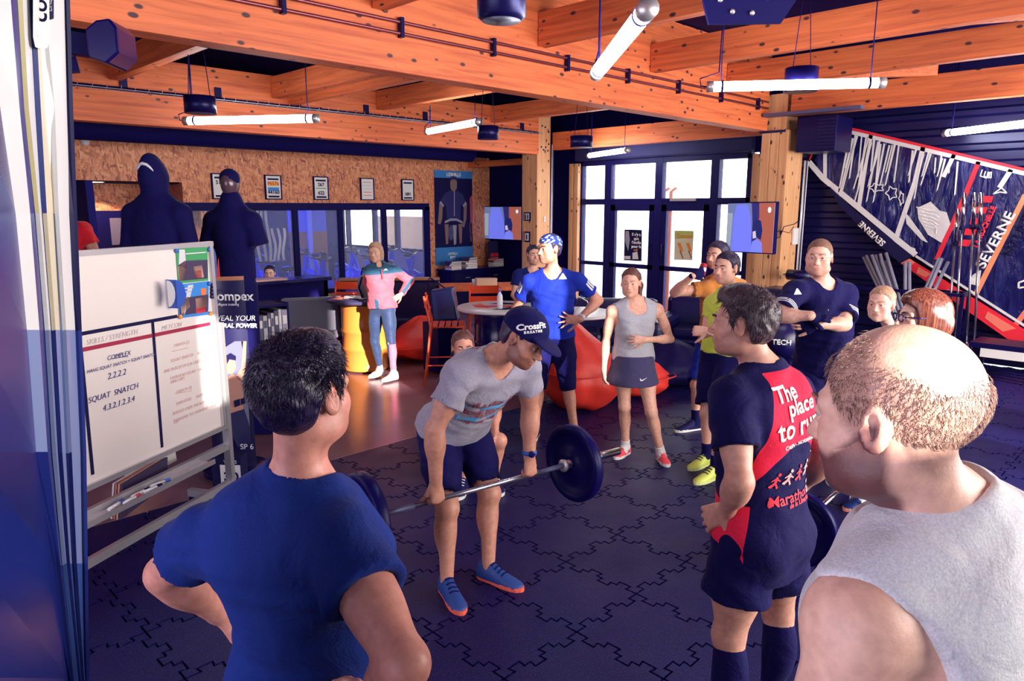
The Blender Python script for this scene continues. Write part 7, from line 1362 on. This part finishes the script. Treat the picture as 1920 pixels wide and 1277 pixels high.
sh_ = f.shorts(CBLK, .52, flare=.030, off=.018); f.shoes(SHOEK, SOLEW, None); WH_ = mat('print_white', (.82, .80, .80), .7); f.label_poly([[(-.002 + .004*a_, -.045 + i*.012), (.003 + .004*a_, -.045 + i*.012), (.003 + .004*a_, -.037 + i*.012), (-.002 + .004*a_, -.037 + i*.012)] for i, a_ in enumerate((3, 2.5, 2, 1.5, 1, .5, 0, 0))], sh_, P(1385, 1085, 2.1), Wv(.9, .4), UPN, WH_, 'print_line'); f.label_poly([[(.014*math.cos(t0_) , .018*math.sin(t0_)), (.014*math.cos(t0_ + .8), .018*math.sin(t0_ + .8)), (.008*math.cos(t0_ + .8), .011*math.sin(t0_ + .8)), (.008*math.cos(t0_), .011*math.sin(t0_))] for t0_ in (0, .8, 1.6, 2.4, 3.2, 4.0, 4.8)], sh_, P(1330, 1068, 2.2), Wv(.75, .65), UPN, WH_, 'emblem')
f.sock(CBLK, up=.95, off=.005)
ex, ey = J['rt'], J['up']; c0 = J['ch'] + bk*.13
WHT = mat('print_white', (.82, .80, .80), .7); RDP = mat('print_red', (.85, .04, .08), .7)
for s_, dx, dz, sz in (('The', -.045, .135, .072), ('place', .02, .085, .072), ('to run', .0, .022, .092)): f.label_text(s_, f.sh, c0 + ex*dx + ey*(dz + .0), ex, ey, sz, WHT, .0016)
f.label_text('CAEN - NORMANDIE', f.sh, c0 + ex*.01 - ey*.035, ex, ey, .020, WHT, .0005)
for k_ in range(5):
    x = -.10 + k_*.048; fig_ = lambda pts: [(a*.9 + x, b*.9 - .155 + .004*k_) for a, b in pts]; f.label_poly([fig_([(.012, .040), (.020, .036), (.022, .028), (.014, .024), (.007, .030)]), fig_([(.004, .026), (.012, .022), (.006, -.002), (-.006, .0)]), fig_([(.006, .02), (.024, .006), (.022, .002), (.004, .012)]), fig_([(.004, .022), (-.016, .012), (-.014, .007), (.002, .014)]), fig_([(-.004, .0), (.008, -.004), (.014, -.020), (.006, -.024), (.004, -.012)]), fig_([(-.004, .002), (.0, -.006), (-.014, -.018), (-.024, -.012), (-.022, -.008)])], f.sh, c0, ex, ey, mat('print_pink', (.85, .45, .45), .7) if k_ in (1, 3) else RDP, 'runner_print')
f.label_text('le', f.sh, c0 - ex*.112 - ey*.225, ex, ey, .028, RDP, .001); f.label_text('Marathon', f.sh, c0 - ex*.02 - ey*.222, ex, ey, .052, RDP, .0008); f.label_text('de la Liberte', f.sh, c0 + ex*.02 - ey*.25, ex, ey, .024, RDP, .0008)
f.label_poly([[(.075, -.205), (.125, -.20), (.125, -.188), (.075, -.195)], [(.08, -.225), (.12, -.22), (.12, -.214), (.08, -.219)], [(.08, -.24), (.12, -.235), (.12, -.229), (.08, -.234)]], f.sh, c0, ex, ey, WHT, 'print_mark')
HL_RUN = [(-.14, -.085), (-.07, -.085), (-.045, -.075), (-.036, .0), (-.012, .034), (.006, .022), (.012, -.030), (.026, -.026), (.030, .03), (.042, .058), (.065, .078), (.12, .082)]
f.hair(HGREY, HL_RUN, .008, top=.012, back=.004, amp=.004, freq=110, h=.0042)
locks(f, HGREY, 1800, HL_RUN, .024, 4, .4)
# 8 --- the woman in pink
f = Fig('woman in a pink and dark blue jacket and leggings with hands on her hips', W(-1.45, 8.4, 0), 1.66, .95, 'f', tone=(.82, .48, .34), h=.0115)
f.torso(P(716, 572, 8.45), P(709, 496, 8.45), P(692, 507, 8.40), P(739, 506, 8.52), Wv(-.3, -1), bust=.6)
f.arm('L', P(768, 527, 8.62), P(752, 552, 8.44), dict(d=Wv(-.7, -.3, -.5), n=Wv(-.4, 1, 0), curl=.5)); f.arm('R', P(688, 528, 8.66), P(698, 553, 8.48))
f.leg('R', P(702, 640, 8.5), P(713, 690, 8.55), V3(P(713, 690, 8.55)) + Wv(-.15, -.15)); f.leg('L', P(733, 642, 8.36), P(738, 698, 8.36), V3(P(738, 698, 8.36)) + Wv(-.15, -.15))
f.head(P(704, 474, 8.42), Wv(-.12, -1, .0), jaw=.82); f.brows(BROWL, w=.003); f.finish(); limb(f)
J = f.J
def pinkmask(v):
    yk = (v - J['ch']) @ J['up'] - .055; out = yk
    for q in 'LR':
        a_, b_ = J['el' + q], J['wr' + q]; d = unit(b_ - a_); t_ = (v - a_) @ d; pr = v - a_ - t_[:, None]*d; near = (np.linalg.norm(pr, axis=1) < .075) & (t_ > -.03); s_ = .020 - np.abs(pr @ unit(np.cross(d, J['fw']))) ; s_ = np.where(pr @ J['fw'] > -.02, s_, -1); out = np.where(near, s_, out)
    return out
f.shirt(cloth('jacket_pink', (.85, .10, .15), (.025, .09, .17), rough=.6), hem=.03, long_=.93, off=.016, loose=.014, neck_r=.060, neck_d=.0, h=.0085, wr=.004, attrs=dict(mask=pinkmask))
f.shorts(cloth('leggings', (.03, .05, .13), (.80, .16, .26), rough=.5), 1.9, off=.005, flare=0, tight=True, attrs=dict(mask=lambda v: np.minimum(.44 - v[:, 2] , (v - J['knL']) @ Wv(1, 0) + .015)))
f.sock(mat('sock_pink', (.8, .3, .3), .8), up=.12); f.shoes(SHOEW, mat('sole_pale', (.7, .68, .68), .5), LACEW, L=.26)
o = Ops(); o.cone(J['neck'] - J['up']*.01 + J['fw']*.01, J['neck'] + J['up']*.055, .075, .072, .01, flat=True); o.cone(J['neck'] - J['up']*.03 + J['fw']*.012, J['neck'] + J['up']*.09, .056, .060, .005, mode='s'); o.ell(J['neck'] + J['fw']*.09, (.035, .06, .12), J['M'], .01, mode='s'); sdf_mesh('collar', o, .007, cloth('collar_teal', (.025, .09, .17)), f.t)
MB().tube([[float(x) for x in J['ch'] + J['fw']*.155 + J['up']*z] for z in (.12, .0)] , .005, 6).build('zip', REDINK, f.t); f.label_poly([[(-.025, -.01), (.025, -.01), (.0, .014)]], f.sh, P(718, 508, 8.2), Wv(1, 0), UPN, WHITE)
def tail(o, A, M, k):
    for q in (-1, 1): o.ell(A(q*.068, -.03, -.05), np.array((.026, .05, .085))*k, M, .03)
    o.ell(A(0, -.085, -.04), np.array((.06, .045, .08))*k, M, .03)
tail.keep = 3
f.hair(HBLOND, [(-.14, -.10), (-.05, -.08), (-.02, -.06), (.02, -.03), (.035, .02), (.05, .055), (.075, .078), (.12, .09)], .013, extra=tail, top=.004)
# 9 --- blond girl
f = Fig('blond girl with pinned up hair between the man in black and the bald man', W(2.4, 4.6, 0), 1.58, .90, 'f', tone=(.86, .52, .41), h=.010)
f.torso(P(1685, 745, 4.66), P(1675, 622, 4.62), P(1648, 645, 4.72), P(1705, 648, 4.50), Wv(-.8, -.5), bust=.6)
f.arm('R', P(1640, 715, 4.75), P(1640, 770, 4.66)); f.arm('L', P(1715, 720, 4.45), P(1705, 780, 4.40)); f.leg('R', P(1630, 850, 4.66), P(1617, 931, 4.66), V3(P(1617, 931, 4.66)) + Wv(-.16, -.08)); f.leg('L', P(1672, 868, 4.42), P(1668, 964, 4.40), V3(P(1668, 964, 4.40)) + Wv(-.17, -.06))
f.head(P(1652, 570, 4.56), Wv(-.72, -.68, -.10), jaw=.82); f.brows(BROWL, w=.0028); f.finish(lip=(.92, .66, .66)); limb(f)
f.shirt(CNAVY, hem=.08, sleeve=.5, neck_r=.066); f.shorts(CNAVY, 1.85, off=.006, flare=0, tight=True); f.sock(mat('sock_white', (.75, .73, .73), .8), up=.1); f.shoes(mat('shoe_navy', (.012, .03, .17), .55), mat('sole_peach', (.85, .33, .25), .5), None, L=.27)
for e in (-1, 1):
    an, td = f.J['anR'], f.J['toeR']; sd = np.cross(td, UPN); p = an - UPN*(an[2] - .055) + td*.05 + sd*e*.046; text('lettering', 'N', [float(x) for x in p], [float(x) for x in (td if e > 0 else -td)] , UP, .05, WHITE, f.t, bold=.003)
def bun(o, A, M, k): o.ell(A(0, -.118, .055), np.array((.042, .038, .04))*k, M, .012)
bun.keep = 1
f.hair(HBLOND, HL_LONG, .008, amp=.003, extra=bun, h=.0052)
# 10 --- woman with the auburn bob
f = Fig('woman with glasses and a shiny auburn bob behind the bald man', W(1.9, 3.2, 0), 1.66, .95, 'f', tone=(.84, .50, .39), h=.010)
b, fc, rp, S_, pel, nk = std(f, 1.93, 3.22, (-1, .12), 1.66); f.arm('R', pel + rp*.24 + UPN*.15, pel + rp*.24 + fc*.1 - UPN*.08); f.arm('L', pel - rp*.24 + UPN*.15, pel - rp*.24 + fc*.1 - UPN*.08)
for q, e in (('R', 1), ('L', -1)): f.leg(q, b + rp*e*.10 + UPN*.47 + fc*.02, b + rp*e*.11 + UPN*.09, b + rp*e*.13 + fc*.2 + UPN*.09)
f.head(P(1728, 595, 3.2), Wv(-1, .10, -.08)); f.brows(BROW); f.finish(); limb(f); f.shirt(CNAVY, hem=.12, sleeve=.5); f.shorts(CBLK, 1.8, off=.008, flare=0, tight=True); f.shoes(SHOEK, SOLEW, None, L=.26)
def bob(o, A, M, k):
    for q in (-1, 1): o.ell(A(q*.062, -.025, -.035), np.array((.034, .085, .085))*k, M, .03)
    o.ell(A(0, -.085, -.03), np.array((.082, .05, .085))*k, M, .03)
HL_BOB = [(-.16, -.108), (-.08, -.108), (.0, -.100), (.045, -.088), (.052, .02), (.060, .05), (.085, .070), (.13, .08)]
f.hair(HRED, HL_BOB, .018, amp=.0012, freq=60, extra=bob, h=.005, back=.012, top=.004, taper=.1)
A = f.A; GK = mat('glasses_black', NAVY, .2)
for q in (-1, 1): MB().tube([[float(x) for x in A(q*.034 + .025*math.cos(a), .112 - .3*abs(q*.034 + .025*math.cos(a) )**1.6, .0 + .018*math.sin(a))] for a in [i*.5236 for i in range(13)]], .0028, 6).build('glasses_rim', GK, f.t); MB().tube([[float(x) for x in A(q*x, y, .008)] for x, y in ((.058, .104), (.082, .06), (.092, .02))], .0028, 6).build('glasses_arm', GK, f.t)
# 11 --- the bald man in front
f = bald = Fig('balding bearded man in a grey sleeveless shirt in the right foreground', W(.7, 1.0, 0), 1.93, 1.08, tone=(.94, .57, .44), h=.0085)
f.torso(Wv(.70, 1.02, 1.03), Wv(.605, .95, 1.635), P(1604, 1165, .83), Wv(.775, 1.075, 1.535), Wv(-.58, .81))
f.arm('L', Wv(.40, .80, 1.22), Wv(.41, .98, 1.0)); f.arm('R', Wv(.93, 1.14, 1.25), Wv(.90, 1.29, 1.03))
for q, r_ in (('L', (.62, .94)), ('R', (.80, 1.08))): f.leg(q, Wv(r_[0], r_[1] + .03, .54), Wv(r_[0] + .01, r_[1], .09), Wv(r_[0] - .12, r_[1] + .16, .09))
def bald_d(x, y, z): return np.minimum(np.sqrt(x*x + (y + .060)**2 + (z - .105)**2) - .080, np.sqrt(x*x*1.6 + (y - .055)**2 + (z - .115)**2) - .052)
def bald_zone(x, y, z): return bald_d(x, y, z) < 0
def bald_scalp(out, x, y, z, hd):
    n = .5 + .5*np.sin(x*900)*np.sin(y*830 + 2)*np.sin(z*870 + 1); bd_ = bald_d(x, y, z); zl = np.interp(y, [-.14, -.06, -.04, -.03, -.01, .01, .02, .04, .06, .12], [-.085, -.08, -.05, .0, .03, .0, -.03, -.005, .04, .1])
    w = np.clip(bd_/.02 + .2, 0, 1)*np.clip((z - zl)/.02 + .3, 0, 1)*hd*(.45 + .4*n)*.75; return out*(1 - w[:, None]) + np.array((.26, .13, .12))*w[:, None]
f.head(P(1674, 778, .925), Wv(-.64, .77, -.20), up=Wv(-.08, .1, 1), jaw=1.1, sc=.95); f.brows(BROWL, w=.003); f.finish(stub=1.0, stubc=(.20, .13, .17), scalp=bald_scalp); limb(f)
HL_BALD = [(-.14, -.075), (-.06, -.07), (-.04, -.045), (-.03, .0), (-.01, .032), (.012, .0), (.02, -.03), (.04, -.01), (.06, .05), (.12, .1)]
locks(f, hair_mat('stubble', (.14, .07, .07), (.42, .26, .20), .6), 3000, HL_BALD, .0065, 9, .5, w=.0006, nm='stubble', cx=lambda q: not bald_zone(q[0], q[1], q[2] + .012*math.sin(q[0]*90)), down=.8)
f.shirt(cloth('tank_grey', (.74, .75, .80), bscale=300), hem=.12, sleeve=0, loose=.012, off=.014, neck_r=.072, neck_d=.0, h=.0075, wr=.003)
f.shorts(CBLK, .85); f.shoes(SHOEK, SOLEW, None)
# 12 --- the dark haired man in front
f = front = Fig('dark haired man in a navy t-shirt seen from behind in the left foreground', W(-.46, 1.45, 0), 1.82, 1.06, tone=(.62, .27, .21), h=.0085)
f.torso(Wv(-.475, 1.52, .94), P(562, 905, 1.42), P(395, 1000, 1.50), P(640, 1018, 1.31), Wv(.2, .95))
f.arm('L', P(308, 1076, 1.62), P(412, 1150, 1.74), dict(d=Wv(.5, .6, -.4), n=Wv(1, -.3, 0), curl=.4)); f.arm('R', P(757, 1245, 1.11), P(692, 1335, 1.24), dict(d=Wv(-.4, .75, -.3), n=Wv(-1, -.2, 0), curl=.4))
for q, r_ in (('L', -.60), ('R', -.37)): f.leg(q, Wv(r_, 1.55, .51), Wv(r_ + .01, 1.52, .09), Wv(r_, 1.72, .09))
f.head(P(571, 738, 1.42), Wv(.42, .90, -.10), sc=.96); f.brows(BROW); f.finish(stub=.3); limb(f)
f.shirt(cloth('tee_navy', (.006, .024, .19), bscale=260), hem=.14, sleeve=.46, loose=.016, off=.012, neck_r=.066, neck_d=-.005, h=.0075, wr=.0035); f.shorts(CBLK, .85); f.shoes(SHOEK, SOLEW, None)
HL_FR = [(-.14, -.082), (-.06, -.078), (-.045, -.06), (-.036, .0), (-.012, .036), (.008, .024), (.014, -.024), (.028, -.02), (.033, .035), (.05, .062), (.075, .080), (.12, .088)]
HBLK = hair_mat('hair_black', (.006, .004, .03), (.02, .012, .055), .32); f.hair(HBLK, HL_FR, .008, top=.006, back=.002, amp=.003, freq=120, h=.0042); locks(f, HBLK, 4200, HL_FR, .020, 12, .7, w=.0012, down=.75)
# 13 --- boy behind the bar, 14 --- man in a polo, 15 --- crouching man, 16 --- person in red
HB = dict(curl=.3)
f = Fig('boy behind the bar counter, only his face showing', W(-3.5, 10.4, 0), 1.45, .85, tone=(.85, .55, .42), h=.013); hc = V3(P(506, 513, 10.45)); b = Wv(-3.55, 10.45); fc = unit(Wv(.15, -1)); rp = np.cross(fc, UPN); pel = b + UPN*(hc[2] - .70); nk = b + UPN*(hc[2] - .20) + fc*.02
f.torso(pel, nk, nk - rp*.15 - UPN*.04, nk + rp*.15 - UPN*.04, fc)
for q, e in (('R', 1), ('L', -1)): f.arm(q, pel + rp*e*.20 + UPN*.18 + fc*.05, pel + rp*e*.14 + fc*.22 + UPN*.22); f.leg(q, pel + rp*e*.12 + fc*.32 - UPN*.0, pel + rp*e*.12 + fc*.30 - UPN*(pel[2] - .09), pel + rp*e*.12 + fc*.5)
f.head(hc, Wv(.15, -1, -.05)); f.brows(BROW); f.finish(); f.shirt(CBLK, sleeve=.5); f.shorts(CBLK, .8); f.shoes(SHOEK, SOLEW, None); f.hair(HDARK, HL_SHORT, .01)
t = thing('low_stool', [float(x) for x in b], 'low dark stool behind the bar counter', 'stool'); MB().lathe([float(x) for x in b], [(.16, 0), (.16, max(.05, float(pel[2]) - .16)), (.17, max(.06, float(pel[2]) - .14)), (0, max(.06, float(pel[2]) - .13))], 20).build('seat', BLACK, t)
f = Fig('man in a dark polo seated behind the man in blue', W(.25, 9.2, 0), 1.75, .98, tone=(.74, .42, .31), h=.0115); hc = V3(P(1000, 478, 9.15)); fc = unit(Wv(.1, -1)); rp = np.cross(fc, UPN); b = Wv(.22, 9.3); nk = hc - UPN*.20 - fc*.04; pel = nk - UPN*.53 - fc*.05
f.torso(pel, nk, nk - rp*.19 - UPN*.05, nk + rp*.19 - UPN*.05, fc)
for q, e in (('R', 1), ('L', -1)): f.arm(q, nk + rp*e*.25 - UPN*.31 + fc*.06, nk + rp*e*.16 - UPN*.40 + fc*.30, HB); f.leg(q, pel + rp*e*.12 + fc*.40, pel + rp*e*.12 + fc*.36 - UPN*(pel[2] - .30 - .09), pel + rp*e*.12 + fc*.56)
f.head(hc, Wv(.3, -.95, -.15)); f.brows(BROW); f.finish(stub=.4); f.shirt(CNAVY, sleeve=.55, neck_r=.07); f.shorts(CBLK, .95); f.shoes(SHOEK, SOLEW, None, ground=.30); f.hair(HDARK, HL_SHORT, .008)
t = thing('round_stool', [float(x) for x in b], 'dark bar seat under the man in the polo', 'stool'); pz = float(pel[2]) - .14; MB().lathe([float(x) for x in V3((pel[0], pel[1], 0))], [(.22, 0), (.22, .03), (.03, .05), (.03, pz - .05), (.18, pz - .04), (.18, pz), (0, pz)], 24).build('seat', BLACKM, t); MB().lathe([float(x) for x in V3((pel[0], pel[1], 0)) + fc*.36], [(.05, 0), (.05, .29), (.20, .29), (.20, .30), (0, .30)], 20).build('footrest', BLACKM, t)
f = Fig('man crouching behind the man in the cap, knee and hair showing', W(-.4, 5.2, 0), 1.74, 1.0, tone=(.66, .30, .21), h=.0115); fc = unit(Wv(.35, -.94)); rp = np.cross(fc, UPN)
f.torso(P(862, 812, 5.45), P(868, 692, 5.30), P(838, 718, 5.25), P(902, 715, 5.35), fc); f.arm('L', P(930, 765, 5.22), P(928, 806, 5.03), HB); f.arm('R', P(825, 775, 5.10), P(850, 812, 4.95), HB)
f.leg('L', P(936, 826, 4.98), P(926, 893, 5.04), V3(P(926, 893, 5.04)) + Wv(.05, -.2)); f.leg('R', P(870, 835, 4.92), P(868, 900, 4.98), V3(P(868, 900, 4.98)) + Wv(-.02, -.2)); f.head(P(868, 652, 5.20), Wv(.2, -.9, -.35)); f.brows(BROW); f.finish(); limb(f); f.shirt(cloth('tee_plum', (.06, .01, .06)), hem=.02, sleeve=.5); f.shorts(CBLK, .85); f.shoes(SHOEK, SOLEW, LACEW); f.hair(HBROWN, HL_SHORT, .010)
bp_ = f.J['pel']; t = thing('wooden_box', [float(bp_[0]), float(bp_[1]), 0], 'dark low box under the crouching man', 'box'); MB().box((float(bp_[0]), float(bp_[1]), max(.04, (float(bp_[2]) - .13)/2)), (.36, .36, max(.08, float(bp_[2]) - .13))).build('body', BLACK, t, bevel=.01)
PLZ = .42
f = Fig('person in a red t-shirt at the far left behind the whiteboard', W(-4.1, 6.9, PLZ), 1.76, 1.0, tone=(.62, .3, .2), h=.0125); b, fc, rp, S_, pel, nk = std(f, *( (lambda w: ((w[0] - w[1])*R2, (w[0] + w[1])*R2))(P(118, 400, 6.8)) ), (.1, 1), 1.76, PLZ)
for q, e in (('R', 1), ('L', -1)): f.arm(q, pel + rp*e*.30 + UPN*.22, pel + rp*e*.27 + fc*.12 - UPN*.02); f.leg(q, b + rp*e*.10 + UPN*.50, b + rp*e*.11 + UPN*.09, b + rp*e*.13 + fc*.2 + UPN*.09)
f.head(nk + UPN*.20 + fc*.03, Wv(.1, 1, -.05)); f.brows(BROW); f.finish(); f.shirt(cloth('tee_red', (.80, .02, .035)), hem=.12, sleeve=.55, loose=.014); f.shorts(CBLK, 1.9, off=.012); f.shoes(SHOEK, SOLEW, None, ground=PLZ); f.hair(HDARK, HL_FR, .012)
# ------------------------------------------------------------------ dressed dummies on the black platform behind the whiteboard
def dummy(u_l, u_r, v_top, d, label, hood):
    w = (u_r - u_l)/1345*d; r_ = ((u_l + u_r)/2 - 960)/1345*d; z1 = CAM_H + ray(0, v_top)[1]*d; base = PLZ; S_ = (z1 - base)/1.86; t = thing('display_dummy', W(r_, d, base), label, 'mannequin'); fc = unit(Wv(.12, 1)); rp = np.cross(fc, UPN); B = Wv(r_, d, base); Z = lambda z: B + UPN*z*S_
    M = np.stack([rp, fc, UPN], 1).astype(np.float32); o = Ops(); hw = w/2 - .07
    o.ell(Z(1.30), (hw*.92, .14, .26), M, .05); o.econe(Z(1.35), Z(.78), hw*.80, hw*.84, M, .62, .05); [o.cone(Z(1.56), Z(1.40) + rp*e_*hw*.80, .075, .075, .05) for e_ in (-1, 1)]; o.cone(Z(1.50), Z(1.60), .085, .08, .05)
    for e in (-1, 1):
        o.ell(Z(1.40) + rp*e*hw*.82, .085, None, .05)
        if hood: o.cone(Z(1.40) + rp*e*hw*.86, Z(1.12) + rp*e*(hw*1.10), .085, .078, .03); o.cone(Z(1.12) + rp*e*hw*1.10, Z(.84) + rp*e*hw*1.05, .078, .062, .03)
        else: o.cone(Z(1.41) + rp*e*hw*.86, Z(1.20) + rp*e*(hw*1.12), .085, .095, .03, flat=True)
    if hood: o.ell(Z(1.67), (.115, .14, .15), M, .05); o.ell(Z(1.78) - fc*.03, (.06, .10, .08), M, .06); o.ell(Z(1.70) + fc*.12, (.085, .10, .11), M, .02, mode='s')
    o.clip(Z(.80), -UPN); sdf_mesh('jacket' if hood else 'shirt', o, .013, CBLK, t)
    o = Ops(); o.ell(Z(1.72), (.078, .10, .125), M, .02); o.cone(Z(1.50), Z(1.66), .05, .05, .02); sdf_mesh('head', o, .010, mat('dummy_bronze', (.10, .05, .07), .18), t)
    o = Ops(); o.ell(Z(.86), (hw*.74, .13, .15), M, .04)
    for e in (-1, 1): o.cone(Z(.84) + rp*e*.09, Z(.06) + rp*e*.11, .10, .065, .03)
    o.clip(Z(.03), -UPN); sdf_mesh('trousers', o, .014, CBLK, t)
    MB().lathe([float(x) for x in Z(0)], [(.22, .0), (.22, .012), (.03, .016), (.02, .2)], 24).build('stand', ALU, t)
    if not hood: MB().ball([float(x) for x in Z(1.76)], .09, n=16).build('cap', CBLK, t)
    else: MB().tube([[float(q_) for q_ in Z(1.715 + .055*(1 - (x/.075)**2)) + rp*x - fc*(.140 - .35*abs(x))] for x in (-.075, -.055, -.03, 0, .03, .055, .075)], [.004, .010, .013, .014, .013, .010, .004], 8).build('hood_lining', FLW, t)
dummy(230, 372, 285, 6.2, 'dressed dummy in a black hooded jacket behind the whiteboard', True); dummy(383, 498, 312, 6.6, 'dressed dummy in a black shirt and cap right of the hooded one', False)
t = thing('display_platform', W(-3.4, 6.6, 0), 'black display platform under the dressed dummies', 'platform'); Mp = Matrix((HV(1, .1), HV(-.1, 1), UP)).transposed(); c = W(-3.45, 6.75, PLZ/2); MB().box(c, (2.8, 1.2, PLZ), 0, Mp).build('body', DARKWALL, t)
t = thing('red_flag', P(408, 560, 6.2), 'small red pennant standing behind the poster stand', 'flag'); p = P(409, 525, 6.2); MB().prism([P(406, 522, 6.2), P(412, 522, 6.2), P(409, 485, 6.2)], HV(0, 1), .01).build('cloth', REDINK, t); MB().tube([(p.x, p.y, .42), p], .01, 8).build('pole', BLACKM, t)
